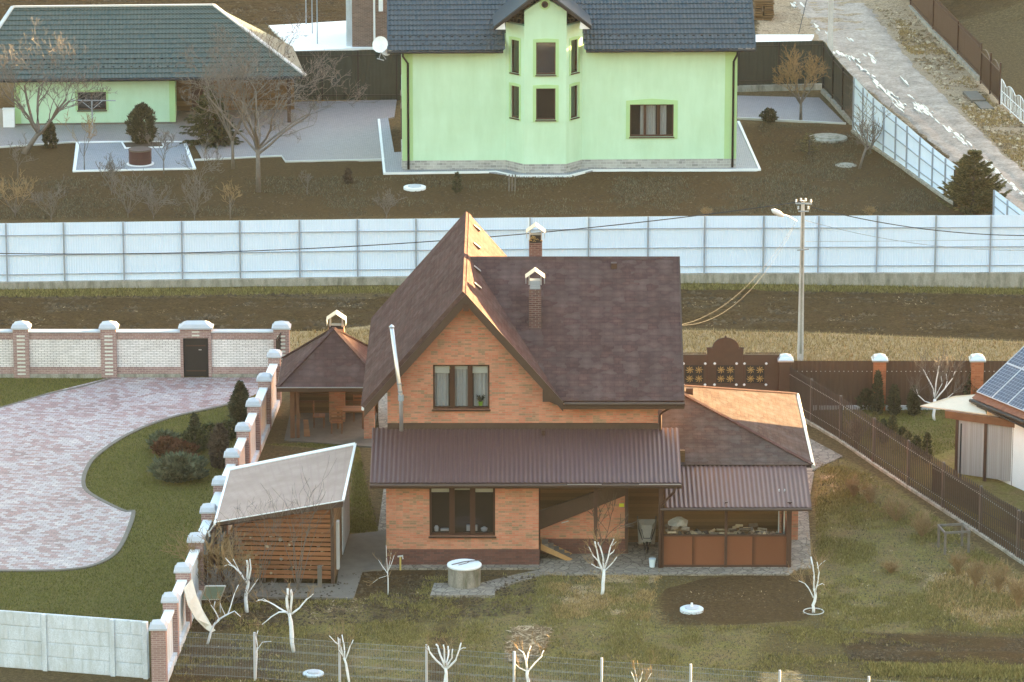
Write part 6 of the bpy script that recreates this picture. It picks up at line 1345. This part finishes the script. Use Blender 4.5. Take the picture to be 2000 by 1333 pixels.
def wtree(px,by,ty,lab,seed,**k):
    k.setdefault('limbs',5); k.setdefault('maxl',2); k.setdefault('wl',3); k.setdefault('trunk',.42); k.setdefault('r',.055); k.setdefault('wide',.55); k.setdefault('kids',(1,2)); k.setdefault('mats',LW); k.setdefault('shrink',.5); k.setdefault('wob',.13)
    return tree(px,by,ty,lab,seed,name='fruit_tree',cat='fruit tree',group='limewashed fruit trees',**k)
def custom_tree(px, by, segs, lab, twigs=0, seed=0, mats=LW, group='limewashed fruit trees', depth=.25, twl=.5):
    global RMIN; RMIN = .006
    """limewashed tree whose limbs are given as pixel polylines [(points, r0, r1)] with depth spread"""
    b = G(px,by); rs = random.Random(seed); t = thing('fruit_tree', b, lab, 'fruit tree', group); A_,B_ = MB(),MB(); ends=[]
    for j,(pts,r0,r1) in enumerate(segs):
        dy0 = rs.uniform(-depth,depth) if j else 0; n=len(pts); P=[]
        for i,(x,y) in enumerate(pts): P.append(PY(x,y,b.y+dy0*(i/(n-1)) if j else b.y))
        if j==0: P[0].z = -.04
        P2 = []
        for i in range(n-1): P2 += [P[i], P[i].lerp(P[i+1],.5)+rdir(rs)*r1*.5]
        P2.append(P[-1]); n2 = len(P2); A_.tube([tuple(p) for p in P2],[(r0+(r1-r0)*i/(n2-1))*.78*rs.uniform(.82,1.15) for i in range(n2)],7); ends.append((P[-1],(P[-1]-P[-2]).normalized(),r1)); ends.append((P[len(P)//2],(P[-1]-P[-2]).normalized(),r1))
    for k in range(int(twigs*2.2)+6):
        p,d,r = rs.choice(ends); nd=(d+rdir(rs)*.8+Vector((0,0,.4))).normalized(); grow(rs,(B_,B_),p,nd,twl*rs.uniform(.4,1.1),.010,2,3,0,.4,.3,(1,3))
    A_.nofix=True; B_.nofix=True; A_.build('trunk', M[mats[0]], t, True)
    if B_.f: B_.build('twigs', M[mats[1]], t)
    return t
custom_tree(1176,1162,[([(1176,1162),(1178,1140),(1180,1112)],.085,.07),([(1178,1118),(1170,1098),(1166,1075),(1162,1058)],.05,.03),([(1170,1098),(1158,1085),(1150,1068)],.035,.02),([(1180,1112),(1178,1090),(1172,1068),(1168,1060)],.045,.03),([(1180,1112),(1188,1088),(1192,1070),(1199,1053)],.045,.025),([(1188,1086),(1198,1078),(1200,1074)],.03,.018),([(1181,1115),(1196,1100),(1205,1088)],.035,.018),([(1180,1112),(1165,1108),(1155,1102)],.03,.02),([(1192,1070),(1200,1062),(1204,1058)],.02,.012)],'limewashed fruit tree standing in front of the house porch',26,1)
custom_tree(1589,1196,[([(1589,1196),(1588,1182),(1593,1165),(1590,1150)],.075,.06),([(1590,1150),(1590,1125),(1584,1088)],.05,.035),([(1592,1160),(1598,1135),(1600,1118),(1596,1098)],.035,.02),([(1589,1168),(1580,1150),(1572,1140),(1560,1135)],.03,.015),([(1596,1145),(1606,1140),(1610,1143)],.02,.01),([(1596,1110),(1605,1100),(1612,1095)],.018,.01)],'slim limewashed tree in a round edging at the corner of the dark soil bed',22,2,twl=.55)
lid_ = thing('tree_edging', G(1589,1196), 'thin pale ring edging round the foot of the slim limewashed tree', 'edging'); mb = MB(Frame(G(1589,1196))); mb.tube([(.36*math.cos(k*.2618),.36*math.sin(k*.2618),.03) for k in range(25)],.02,5); mb.build('ring', M['kerb'], lid_)
custom_tree(758,1162,[([(758,1162),(758,1130),(757,1118)],.03,.025),([(757,1118),(755,1090),(754,1065)],.018,.008),([(757,1118),(765,1100),(770,1085)],.018,.008),([(757,1120),(748,1108),(739,1094)],.018,.008),([(757,1118),(762,1095),(764,1080)],.014,.006),([(756,1125),(740,1130),(728,1139)],.012,.006)],'thin young limewashed sapling left of the house plinth',6,3,twl=.3)
custom_tree(482,1195,[([(482,1195),(480,1170),(484,1145),(483,1130)],.085,.07),([(483,1130),(484,1110),(482,1095)],.06,.05),([(483,1140),(470,1120),(458,1108),(440,1090)],.05,.025),([(458,1108),(446,1103),(438,1106)],.025,.012),([(484,1140),(490,1110),(488,1092)],.04,.03),([(484,1160),(498,1140),(505,1130)],.03,.015),([(470,1122),(462,1105),(455,1092)],.025,.015)],'limewashed fruit tree with sawn stubs in front of the shed wall',20,4)
custom_tree(574,1273,[([(574,1273),(570,1240),(568,1215),(565,1198)],.10,.08),([(565,1198),(560,1170),(562,1150)],.06,.05),([(568,1198),(570,1170),(568,1152)],.055,.045),([(566,1200),(545,1188),(525,1176),(504,1172)],.05,.02),([(560,1196),(545,1196),(530,1205),(512,1220)],.04,.018),([(569,1200),(585,1188),(600,1170),(612,1160)],.045,.02),([(525,1176),(515,1170),(500,1175)],.018,.01)],'largest limewashed fruit tree with wide low limbs behind the mesh fence, left',16,5)
custom_tree(405,1258,[([(405,1258),(412,1235),(420,1218),(428,1210)],.06,.05),([(428,1210),(445,1200),(458,1194),(470,1205)],.04,.015),([(428,1210),(418,1190),(420,1175)],.03,.02),([(445,1200),(452,1180),(458,1160),(466,1142)],.03,.015),([(420,1195),(412,1182),(408,1172)],.02,.012),([(440,1202),(432,1185),(430,1178)],.02,.012)],'leaning limewashed fruit tree beside the curved pale sheet',14,6)
custom_tree(500,1325,[([(500,1345),(500,1310),(502,1280),(503,1265)],.05,.04),([(503,1265),(500,1245),(504,1232)],.03,.015),([(503,1268),(512,1255),(530,1253)],.022,.012)],'thin limewashed trunk beside the leftmost mesh fence post',3,7)
custom_tree(682,1345,[([(684,1350),(678,1310),(672,1285)],.06,.05),([(672,1285),(665,1262),(655,1255),(643,1242)],.035,.018),([(673,1285),(672,1260),(668,1240)],.035,.02),([(675,1288),(684,1262),(690,1250)],.03,.018),([(672,1285),(662,1270),(660,1245)],.025,.015)],'limewashed fruit tree with upright limbs behind the second mesh fence post',8,8)
custom_tree(870,1365,[([(871,1370),(871,1330),(870,1305)],.10,.08),([(870,1308),(852,1290),(840,1275),(836,1262)],.05,.03),([(870,1305),(860,1280),(855,1262),(852,1258)],.05,.035),([(870,1303),(868,1275),(866,1260)],.045,.03),([(870,1303),(876,1280),(875,1262)],.045,.03),([(872,1308),(890,1290),(897,1270),(901,1256)],.05,.025),([(897,1270),(904,1266),(910,1266)],.02,.012),([(871,1306),(883,1285),(884,1268)],.04,.025)],'limewashed fruit tree shaped like an upturned broom behind the mesh fence, middle of the row',6,9)
custom_tree(1033,1365,[([(1036,1370),(1032,1330),(1030,1310)],.09,.07),([(1030,1310),(1027,1290),(1022,1275),(1012,1268)],.045,.025),([(1028,1295),(1032,1275),(1037,1262)],.035,.02),([(1032,1312),(1045,1295),(1058,1282),(1062,1270)],.04,.02),([(1030,1312),(1015,1305),(1005,1295)],.03,.018)],'limewashed fruit tree with a forked top in front of the cut grass heap',6,10)
custom_tree(1246,1390,[([(1248,1400),(1246,1365),(1245,1345)],.07,.055),([(1245,1345),(1238,1325),(1232,1312)],.03,.012),([(1245,1345),(1244,1325),(1240,1308)],.03,.012),([(1245,1345),(1252,1325),(1255,1312)],.03,.012),([(1245,1345),(1262,1332),(1272,1315)],.025,.01)],'small limewashed tree at the bottom edge whose tips just show above the mesh fence',6,11,mats=('kerb','twig_warm'))
custom_tree(1825,821,[([(1825,821),(1825,800),(1826,780)],.09,.075),([(1826,780),(1823,760),(1810,735),(1803,722)],.045,.02),([(1826,782),(1845,760),(1860,740),(1866,725)],.045,.02),([(1826,778),(1828,750),(1832,728),(1834,715)],.04,.018),([(1824,790),(1806,784),(1793,772),(1790,760)],.035,.015),([(1828,786),(1850,778),(1862,768)],.03,.012),([(1845,760),(1850,745),(1848,730)],.025,.012),([(1827,775),(1840,750),(1838,735)],.025,.012)],'limewashed fruit tree in the lawn behind the picket fence, before the brown fence',60,12,twl=.7,mats=('limewash','bark'))
# bare trees of the green yard
tree(48,300,48,'large bare tree with gold lit twigs at the left edge before the outbuilding',21,trunk=.22,limbs=7,r=.15,maxl=6,wide=1.1,mats=('bark','bark'),kids=(2,4),wl=3,lean=.55,fat=1.25,rmin=.009)
tree(455,330,52,'bare spreading tree right of the white edged terrace',22,trunk=.25,limbs=7,r=.10,maxl=6,wide=1.0,mats=('bark','bark'),kids=(2,4),rmin=.009)
tree(505,375,22,'tallest bare grey tree in front of the carport with wide drooping branches',27,trunk=.28,limbs=9,r=.12,maxl=6,wide=1.6,mats=('bark','bark'),kids=(2,4),up=.14,rmin=.009,fat=1.1)
tree(1564,236,95,'bare bushy tree with golden twigs in front of the dark yard fence, right',24,trunk=.30,limbs=7,r=.09,maxl=5,wide=.95,mats=('bark','twig_warm'),kids=(3,4))
tree(1678,330,170,'thin bare tree leaning beside the pale roadside fence',25,trunk=.30,limbs=5,r=.07,maxl=4,wide=1.1,mats=('bark','bark'),lean=.3)
for k,(px,by,ty,wd,lab) in enumerate([(165,335,215,.5,'slim two stemmed bare sapling at the left corner of the white edged terrace'),(320,340,250,.8,'bare sapling at the right side of the white edged terrace'),(218,380,300,.9,'small bare shrub tree in the soil below the terrace'),(35,350,262,.5,'bare stick like sapling at the far left under the big tree'),(390,385,265,.8,'bare sapling with gold lit shoots right of the terrace'),(30,425,330,1.0,'bare brown shrub at the left edge above the long fence'),(100,430,345,1.1,'wide bare shrub above the long fence near the left edge'),(250,425,330,1.1,'round bare brown shrub above the long fence, left of centre'),(300,428,360,.9,'low thin bare shrub just above the long fence'),(380,430,335,1.0,'bare shrub above the long fence below the saplings'),(450,428,350,.8,'thin bare shrub below the spreading tree'),(755,425,372,1.0,'small scraggly bare shrub beneath the white manhole cover'),(600,380,330,.7,'tiny bare shrub in the soil left of the green house'),(1700,300,235,.9,'scrubby bare bush against the pale roadside fence'),(1668,246,200,.9,'dry bush at the corner of the dark fence by the road')]):
    tree(px,by,ty,lab,60+k,trunk=.1 if wd>.85 else .3,limbs=8 if wd>.85 else 4,r=.03,maxl=4,wide=wd,name='bare_shrub' if wd>.85 else 'bare_sapling',cat='shrub' if wd>.85 else 'sapling',mats=('bark','bark' if k%5 else 'twig_warm'),kids=(2,4),wob=.3)
tree(940,1160,1075,'x',1) if False else None
# dense bare bush in front of the shed
tree(582,1165,920,'tall bare multi stemmed shrub in front of the slatted shed',31,trunk=.05,limbs=9,r=.025,maxl=3,wide=.5,mats=('bark','bark'),kids=(2,3),name='bare_shrub',cat='shrub',shrink=.55,rmin=.006)
tree(505,1160,960,'bare twiggy shrub before the left half of the slatted shed',32,trunk=.05,limbs=8,r=.025,maxl=4,wide=.8,mats=('bark','bark'),kids=(2,3),name='bare_shrub',cat='shrub',rmin=.006)
tree(425,1160,1020,'tangled bare brush between the diagonal wall and the shed',33,trunk=.05,limbs=12,r=.035,maxl=4,wide=1.2,mats=('bark','twig_warm'),kids=(3,4),name='bare_shrub',cat='shrub')
tree(455,1185,1105,'low tangle of bare twigs at the foot of the shed corner',34,trunk=.05,limbs=12,r=.02,maxl=4,wide=2.0,mats=('bark','bark'),kids=(3,4),name='bare_shrub',cat='shrub')
tree(1175,1105,960,'dark bare twigs of a young tree before the stair wall',35,trunk=.3,limbs=4,r=.02,maxl=3,wide=.9,mats=('barkdark','barkdark'),name='bare_shrub',cat='shrub') 
for k,(px,by,ty,wd,lab,mt) in enumerate([(1667,972,930,.8,'small bare bush nearest the garage in the right garden','twig_warm'),(1700,985,945,.8,'straw coloured bush in the right garden behind the larger clumps','twig_warm'),(1750,1020,968,1.0,'pale bare bush in the middle of the right garden','twig_warm'),(1800,1050,995,1.1,'largest pale bare clump in the right garden before the picket fence','twig_warm'),(1672,880,808,.3,'slim bare shrub standing against the picket fence','bark'),(1870,1125,1075,.5,'clump of tall canes under the timber plant frame','twig_warm'),(1905,1150,1085,.45,'cane clump right of the timber plant frame','twig_warm'),(1950,1160,1090,.45,'cane clump near the picket fence at the right edge','twig_warm'),(1990,1190,1120,.5,'rightmost cane clump at the picture edge','twig_warm'),(1740,1120,1095,1.3,'low dry tuft in the right lawn','twig_warm')]):
    tree(px,by,ty,lab,90+k,trunk=.03,limbs=26,r=.02,maxl=3,wide=wd*1.2,mats=(mt,mt),kids=(2,4),rmin=.009,name='cane_clump' if wd<.6 else 'bare_shrub',cat='shrub',group=None,wob=.16)
# ---- leafy things
def blob(mb, c, f, n, size, rs, out=.6, cone=False):
    """n leaf triangles; f(t)=radius at height t in 0..1; c=(base, height)"""
    b,h = c
    for k in range(n):
        t = rs.random()**(1.25 if cone else 1); a = rs.uniform(0,2*math.pi); R_ = f(t)*(.55+.5*math.sqrt(rs.random()))*(1+.22*math.sin(a*3+t*9)+.15*math.sin(a*7-t*17))
        p = b+Vector((R_*math.cos(a),R_*math.sin(a),t*h)); o = Vector((math.cos(a),math.sin(a),out)).normalized(); s = size*rs.uniform(.6,1.4)
        d = (o+rdir(rs)*.7).normalized(); w = d.cross(rdir(rs)).normalized()*s*.35
        i = len(mb.v); mb.v += [p-w, p+w, p+d*s]; mb.f.append([i,i+1,i+2])
def evergreen(px,by,ty,rad,lab,mat='thuja_dk',shape='column',n=2500,size=.13,name='thuja',cat='shrub',seed=1,group=None,z0=0,zlift=0.0):
    b = G(px,by); h = hgt(px,by,ty); rs = random.Random(seed); t = thing(name,b,lab,cat,group)
    fs = {'column':lambda q: rad*(.55+.45*math.sin(math.pi*min(1,q*1.15+.12)))*(1 if q<.8 else max(.05,(1-q)/.2)),
          'cone':lambda q: rad*(1-q)**.8+.03, 'egg':lambda q: rad*math.sin(math.pi*min(.98,.15+q*.83))**.7, 'ball':lambda q: rad*math.sqrt(max(0,1-(2*q-1)**2))+.02,
          'weep':lambda q: rad*math.sin(math.pi*min(1,.22+q*.75))**.8, 'fir':lambda q: (rad*(1-q)**.85+.04)*(.72+.28*((q*9)%1<.55))}
    mb = MB(); blob(mb,(b+Vector((0,0,.04+zlift)),h),fs[shape],n,size,rs,.7 if shape!='fir' else -.1,shape in('cone','fir')); mb.nofix=True; mb.build('crown', M[mat], t)
    tk = MB(); tk.tube([tuple(b),tuple(b+Vector((0,0,h*.85)))],[.06+rad*.04,.015],6); tk.build('trunk', M['barkdark'], t)
    return t
def spruce_tree(px,by,ty,rad,lab,mat='spruce',shape='fir',n=4000,size=.2,name='spruce',cat='spruce',seed=1):
    b = G(px,by); h = hgt(px,by,ty); rs = random.Random(seed); t = thing(name,b,lab,cat); mb = MB(); tk = MB(); lv = max(8,int(h/.22)); droop = -.35 if shape=='weep' else .12
    tk.tube([tuple(b),tuple(b+Vector((0,0,h*.95)))],[.05+rad*.04,.012],6)
    br = []
    for i in range(lv):
        t_ = (i+rs.random()*.6)/lv; z = .12+h*t_*.97; rr_ = rad*(1-t_)**.8*(1 if shape=='fir' else math.sin(math.pi*min(1,.35+t_*.5)))+.05
        for k in range(rs.randint(11,15)): br.append((z, rs.uniform(0,6.283), rr_*rs.uniform(.75,1.15)))
    per = max(6, int(n/len(br)))
    for z,a_,L in br:
        o = Vector((math.cos(a_),math.sin(a_),0)); p0 = b+Vector((0,0,z)); pt_ = lambda q: p0+o*(L*q)+Vector((0,0,(-.28*q+ (.55+droop)*q*q)*L*.8))
        tk.tube([tuple(pt_(0)),tuple(pt_(.5)),tuple(pt_(.97))],[.012,.009,.004],3,False)
        for m_ in range(per):
            q = rs.random()**.6; p = pt_(q); sd_ = Vector((-o.y,o.x,0))*rs.choice((-1,1)); d = (o*rs.uniform(.4,1.1)+sd_*rs.uniform(0,1)*(1-q*.6)+Vector((0,0,rs.uniform(-.25,.45) if shape=='fir' else rs.uniform(-1.0,.1)))).normalized(); s = size*rs.uniform(.45,1.1)*(1.1-q*.4); w = d.cross(rdir(rs)).normalized()*s*.2
            i = len(mb.v); mb.v += [p-w,p+w,p+d*s]; mb.f.append([i,i+1,i+2])
    mb.nofix=True; tk.nofix=True; mb.build('crown', M[mat], t); tk.build('trunk', M['barkdark'], t); return t
evergreen(278,280,207,.62,'round topped dark evergreen behind the brown well ring','thuja_dk','egg',3000,.16,'evergreen_shrub',seed=3)
evergreen(98,290,238,.30,'narrow dark thuja in the bed left of the terrace','thuja_dk','column',1500,.12,seed=4)
spruce_tree(410,280,165,1.7,'large drooping dark conifer under the edge of the carport','thuja','weep',11000,.30,'conifer','conifer',5)
spruce_tree(430,283,190,1.1,'smaller dark conifer beside the drooping one near the carport','thuja_dk','weep',3000,.22,'conifer','conifer',6)
evergreen(1502,240,215,.36,'small dark juniper on the paved strip right of the green house','thuja_dk','egg',1200,.11,'juniper',seed=7)
spruce_tree(1580,303,262,.6,'small sparse young spruce by the tank cover','spruce','fir',1200,.16,'young_spruce','spruce',8)
spruce_tree(1900,418,296,1.75,'big sunlit topped spruce at the bend of the pale fences','spruce','fir',26000,.30,'spruce','spruce',9)
spruce_tree(1646,790,716,.7,'leafy young conifer behind the picket fence','spruce','fir',2200,.18,'young_conifer','conifer',10)
evergreen(1690,800,762,.3,'narrow dark thuja behind the picket fence, next to the red pillar','thuja_dk','column',1000,.12,seed=11)
for k,(px,by,ty,r_,lab) in enumerate([(1713,810,728,.2,'dark thuja column directly before the first red pillar'),(1746,812,756,.2,'dark thuja right of the first red pillar'),(1784,812,758,.2,'dark thuja left of the limewashed tree behind the picket fence'),(1898,800,722,.26,'dark thuja before the second red pillar')]): evergreen(px,by,ty,r_,lab,'thuja_dk','column',1400,.12,seed=20+k)
for k,(px,by,ty,lab) in enumerate([(1708,858,808,'yellow green young thuja, first of the row along the picket fence'),(1743,850,815,'brightest yellow green thuja in the row along the picket fence'),(1772,878,846,'tiny thuja in the row behind the picket fence, after the brightest one'),(1790,892,855,'pointed thuja in the middle of the row behind the picket fence'),(1810,905,848,'slim dark thuja in the row behind the picket fence'),(1725,868,822,'low bushy thuja near the start of the row behind the picket fence'),(1762,868,838,'small green thuja between the brightest and the tiny one')]): evergreen(px,by,ty,.15,lab,'spruce' if k<3 else 'thuja','egg',700,.09,seed=30+k)
# driveway bed
evergreen(470,835,750,.36,'tall dark columnar thuja at the end of the driveway beside the wall','thuja_dk','column',3200,.13,seed=40)
evergreen(430,915,832,.34,'tall grey brown dormant column shrub in the driveway bed','grayshrub','column',2600,.13,'column_shrub',seed=41)
evergreen(381,880,812,.34,'small dark conical spruce with a thin tip in the driveway bed','thuja_dk','cone',1300,.11,'dwarf_spruce','spruce',42)
evergreen(381,885,840,.45,'round dark shrub under the conical spruce in the bed','thuja','ball',1500,.12,'round_shrub',seed=43)
evergreen(357,905,868,.5,'rusty brown shrub in the middle of the driveway bed','redshrub','ball',1500,.12,'round_shrub',seed=44)
evergreen(330,895,860,.5,'reddish dormant shrub at the left of the driveway bed','redshrub','ball',1400,.13,'round_shrub',seed=45)
evergreen(322,880,850,.5,'spiky dark grass like shrub at the back of the bed','juniper','ball',900,.2,'round_shrub',seed=46)
evergreen(352,938,900,.82,'wide feathery green juniper at the front of the driveway bed','juniper','ball',2600,.26,'juniper',seed=47)
evergreen(447,860,825,.35,'brownish low shrub beside the wall behind the column shrub','thuja','ball',1000,.11,'round_shrub',seed=48)
evergreen(412,870,832,.4,'small olive shrub between the spruce and the column shrub','thuja','ball',1000,.11,'round_shrub',seed=49)
for k,(px,by,ty,lab,mt) in enumerate([(893,378,340,'bundled dark dormant shrub left of the wooden stakes by the green house','thuja_dk'),(680,360,333,'small dark shrub in the soil left of the green house kerb','grayshrub')]): evergreen(px,by,ty,.16,lab,mt,'column',500,.12,'tied_shrub',seed=55+k)
for k,px in enumerate((994,1000,1006)): 
    b = G(px,374); o = MB().tube([tuple(b),(b.x+.02,b.y,.85)],.035,5).build('stake', M['bark']); tag(o,'grey wooden stake in the small cluster of three before the green house bay','stake','stakes before the green house')
for k,(px,by,ty) in enumerate(((1590,410,402),)): pass
evergreen(285,1200,1188,.3,'x') if False else None
# dry golden weeds in front of the long fence
tree(1700,424,402,'pale dry weed clump above the long fence behind the street lamp',120,trunk=.05,limbs=14,r=.012,maxl=3,wide=1.5,mats=('twig_warm','twig_warm'),name='weed_clump',cat='weed')
tree(1380,424,404,'reddish dry weeds above the long fence left of the street lamp',121,trunk=.05,limbs=14,r=.012,maxl=3,wide=1.8,mats=('twig_warm','twig_warm'),name='weed_clump',cat='weed')
# ================================================================== GRASS, LITTER (stuff)
def scatter(name, lab, cat, poly, n, mat, h=(.04,.10), w=.012, seed=0, lie=False, excl=(), clump=None, L=(.1,.3)):
    rs = np.random.RandomState(seed); P = np.array(gp(poly)); lo, hi = P.min(0), P.max(0); out = []
    while sum(len(o) for o in out) < n:
        q = lo+(hi-lo)*rs.rand(n*2,2); m_ = sdist(q[:,0],q[:,1],P) > rs.rand(len(q))*.25
        if clump: m_ &= fbm(q[:,0],q[:,1],clump,seed+7) > .43+.25*rs.rand(len(q))
        for e in excl: m_ &= sdist(q[:,0],q[:,1],gp(e)) < 0
        out.append(q[m_])
    q = np.concatenate(out)[:n]; a = rs.rand(n)*2*np.pi; z0 = np.full(n,-.01)
    if lie:
        LL = rs.uniform(*L,n); ww = LL*rs.uniform(.06,.25,n); dz = rs.uniform(0,.06,n)
        c,s = np.cos(a),np.sin(a); v = np.zeros((n,3,3)); zb = rs.uniform(.03,.07,n)
        v[:,0] = np.stack([q[:,0]-s*ww,q[:,1]+c*ww,zb],1); v[:,1] = np.stack([q[:,0]+s*ww,q[:,1]-c*ww,zb],1); v[:,2] = np.stack([q[:,0]+c*LL,q[:,1]+s*LL,zb+dz],1)
    else:
        hh = rs.uniform(*h,n); c,s = np.cos(a),np.sin(a); lx = rs.randn(n)*.4*hh; ly = rs.randn(n)*.4*hh; v = np.zeros((n,3,3)); ww = w*rs.uniform(.7,1.6,n)
        v[:,0] = np.stack([q[:,0]-c*ww,q[:,1]-s*ww,z0],1); v[:,1] = np.stack([q[:,0]+c*ww,q[:,1]+s*ww,z0],1); v[:,2] = np.stack([q[:,0]+lx,q[:,1]+ly,hh],1)
    return np_obj(name, v.reshape(-1,3), np.arange(n*3).reshape(-1,3), M[mat], 'stuff', False, lab, cat)
drive = dw
scatter('lawn_grass','short green lawn grass on the left beside the driveway','grass',Z_['lawn'][0][0],70000,'grass',(.03,.07),.012,1,excl=(drive,))
scatter('garden_grass','patchy olive grass in the garden right of the garage','grass',[(1590,905),(1650,895),(1760,960),(1900,1060),(2040,1150),(2040,1240),(1600,1230),(1590,1000)],42000,'grass_ol',(.04,.12),.014,2,clump=1.6)
scatter('garden_grass','patchy grass and weeds in the front garden before the brick house','grass',[(340,1180),(700,1170),(850,1120),(1270,1125),(1270,1220),(1640,1225),(2040,1310),(2040,1350),(330,1350)],52000,'grass_ol',(.04,.12),.014,3,clump=1.3)
scatter('yard_grass','green grass between the shed and the brick house','grass',[(500,868),(700,862),(742,1040),(672,1045),(690,880)],9000,'grass',(.03,.08),.012,4,excl=(([(437,938),(449,918),(694,869),(669,1043),(655,1143),(455,1140)]),))
scatter('straw_grass','dry straw coloured grass strip behind the gate and the brown fence','grass',Z_['straw'][0][0],26000,'grass_dry',(.06,.18),.016,5)
scatter('straw_grass','flattened dry straw grass in the right garden by the canes','grass',Z_['straw'][1][0],4500,'grass_dry',(.05,.22),.014,6)
scatter('straw_grass','dead straw grass patches before the garage corner','grass',[(1050,1118),(1300,1115),(1270,1215),(1080,1210)],6000,'grass_dry',(.04,.12),.014,7,clump=.8)
scatter('crop_row','low leafy green rows in the tilled plot at the bottom right','plants',[(1690,1296),(2060,1305),(2060,1330),(1700,1322)],5000,'grass_ol',(.08,.2),.03,8)
scatter('leaf_litter','pale wood chips and leaf litter before the shed','litter',[(590,1185),(720,1165),(730,1215),(600,1225)],420,'litter',seed=9,lie=True,L=(.05,.16),clump=.6)
scatter('leaf_litter','scattered pale chips and dead leaves in the front garden','litter',[(340,1180),(1270,1130),(2040,1200),(2040,1340),(340,1340)],1500,'litter',seed=10,lie=True,L=(.03,.12),clump=1.1)
scatter('cut_grass_heap','heap of grey dry stalks behind the forked limewashed tree','dry stalks',[(1000,1225),(1080,1228),(1075,1262),(1040,1290),(990,1300),(985,1262)],1500,'litter',seed=11,lie=True,L=(.1,.35))
scatter('cut_grass_heap','pale heap of dry straw at the bottom edge right of centre','dry stalks',[(1485,1318),(1555,1312),(1575,1345),(1480,1345)],700,'grass_dry',seed=12,lie=True,L=(.1,.3))
scatter('soil_debris','dry stalks lying on the ploughed field strip','dry stalks',[(-60,590),(2060,575),(2060,655),(1300,640),(700,640),(-60,640)],4500,'litter',seed=13,lie=True,L=(.04,.16),clump=1.5)
scatter('yard_weeds','brown weeds in the soil yard around the green house','weeds',[(-60,345),(740,345),(1490,345),(1480,240),(1650,245),(1860,415),(-60,430)],22000,'weed_brown',(.04,.14),.018,14,clump=2.0)
scatter('verge_grass','green weeds along the foot of the long fence','grass',[(-60,566),(1340,553),(2060,562),(2060,578),(1340,568),(-60,584)],16000,'grass_ol',(.05,.16),.016,15)
scatter('field_grass','olive lawn grass behind the picket fence','grass',[(1600,800),(1960,795),(2060,840),(1860,880),(1800,900),(1760,900),(1680,850)],16000,'grass',(.03,.08),.013,16)
scatter('road_verge_grass','dry grass and stones on the verge beyond the dirt road','grass',[(1740,20),(1860,110),(1940,200),(2060,280),(2060,400),(1900,240),(1760,90)],16000,'grass_dry',(.04,.12),.02,17,clump=2.2)

def clods(name, lab, poly, n, s, seed, mat='clodl'):
    rs = np.random.RandomState(seed); P = np.array(gp(poly)); lo, hi = P.min(0), P.max(0); q = lo+(hi-lo)*rs.rand(n*4,2); q = q[sdist(q[:,0],q[:,1],P) > 0]; q = q[fbm(q[:,0]*.4,q[:,1],.8,seed+3) > .36+.25*rs.rand(len(q))][:n]; n = len(q)
    base = np.array([[1,0,0],[0,1,0],[-1,0,0],[0,-1,0],[0,0,1]],float); sz = s[0]+(s[1]-s[0])*rs.rand(n,1,1)**2.5
    v = base[None]*sz*(.6+.8*rs.rand(n,5,3)); v[:,4,2] *= .7; a = rs.rand(n)*6.28; c,s_ = np.cos(a)[:,None],np.sin(a)[:,None]; x = v[...,0]*c-v[...,1]*s_; y = v[...,0]*s_+v[...,1]*c
    V = np.stack([x+q[:,0:1], y+q[:,1:2], v[...,2]+.03],-1); f = np.array([[0,1,4],[1,2,4],[2,3,4],[3,0,4]]); F_ = (f[None]+5*np.arange(n)[:,None,None]).reshape(-1,3)
    np_obj(name, V.reshape(-1,3), F_, M[mat], 'stuff', False, lab, 'soil clods')
clods('soil_clods','brown soil clods of the ploughed strip before the long pale fence',[(-60,584),(1340,568),(2060,580),(2060,664),(1600,646),(1330,638),(700,643),(-60,643)],12000,(.03,.15),1)
clods('soil_clods','small soil clods in the tilled plot at the bottom right',[(1640,1238),(2060,1252),(2060,1298),(1660,1290)],2000,(.02,.08),2)
clods('soil_clods','small soil clods in the dark bed before the wood store',[(1275,1190),(1380,1130),(1600,1126),(1570,1212),(1400,1220)],900,(.015,.045),3)
clods('soil_clods','rough soil clods of the yard round the green house',[(-60,345),(740,345),(1490,345),(1480,245),(1650,250),(1850,415),(-60,430)],5000,(.03,.09),4)
clods('soil_clods','soil clods and leaf mould before the house plinth and the well',[(340,1160),(700,1120),(850,1118),(1050,1130),(1040,1200),(340,1240)],3500,(.02,.09),5)
clods('soil_clods','clods of the far ploughed field along the top edge',[(-60,-20),(700,-20),(700,40),(520,50),(-60,20)],2500,(.04,.14),6)
clods('road_stones','stones and lumps on the verge beyond the dirt road',[(1700,0),(1790,10),(1860,110),(1940,200),(2060,280),(2060,400),(1900,240),(1760,90)],3000,(.04,.16),7,'litter')

scatter('dead_grass','short dead brown grass over the front and right garden','grass',[(340,1180),(700,1170),(850,1120),(1270,1125),(1600,1130),(1590,905),(1650,895),(1900,1060),(2040,1150),(2060,1350),(330,1350)],60000,'weed_brown',(.02,.07),.012,31,excl=([(1268,1190),(1300,1150),(1380,1128),(1600,1124),(1610,1180),(1570,1212),(1400,1222)],))
scatter('leaf_litter','dead leaves and pale twigs lying over the right garden','litter',[(1600,900),(1650,895),(2040,1150),(2040,1240),(1640,1230)],900,'litter',seed=32,lie=True,L=(.03,.14),clump=1.4)
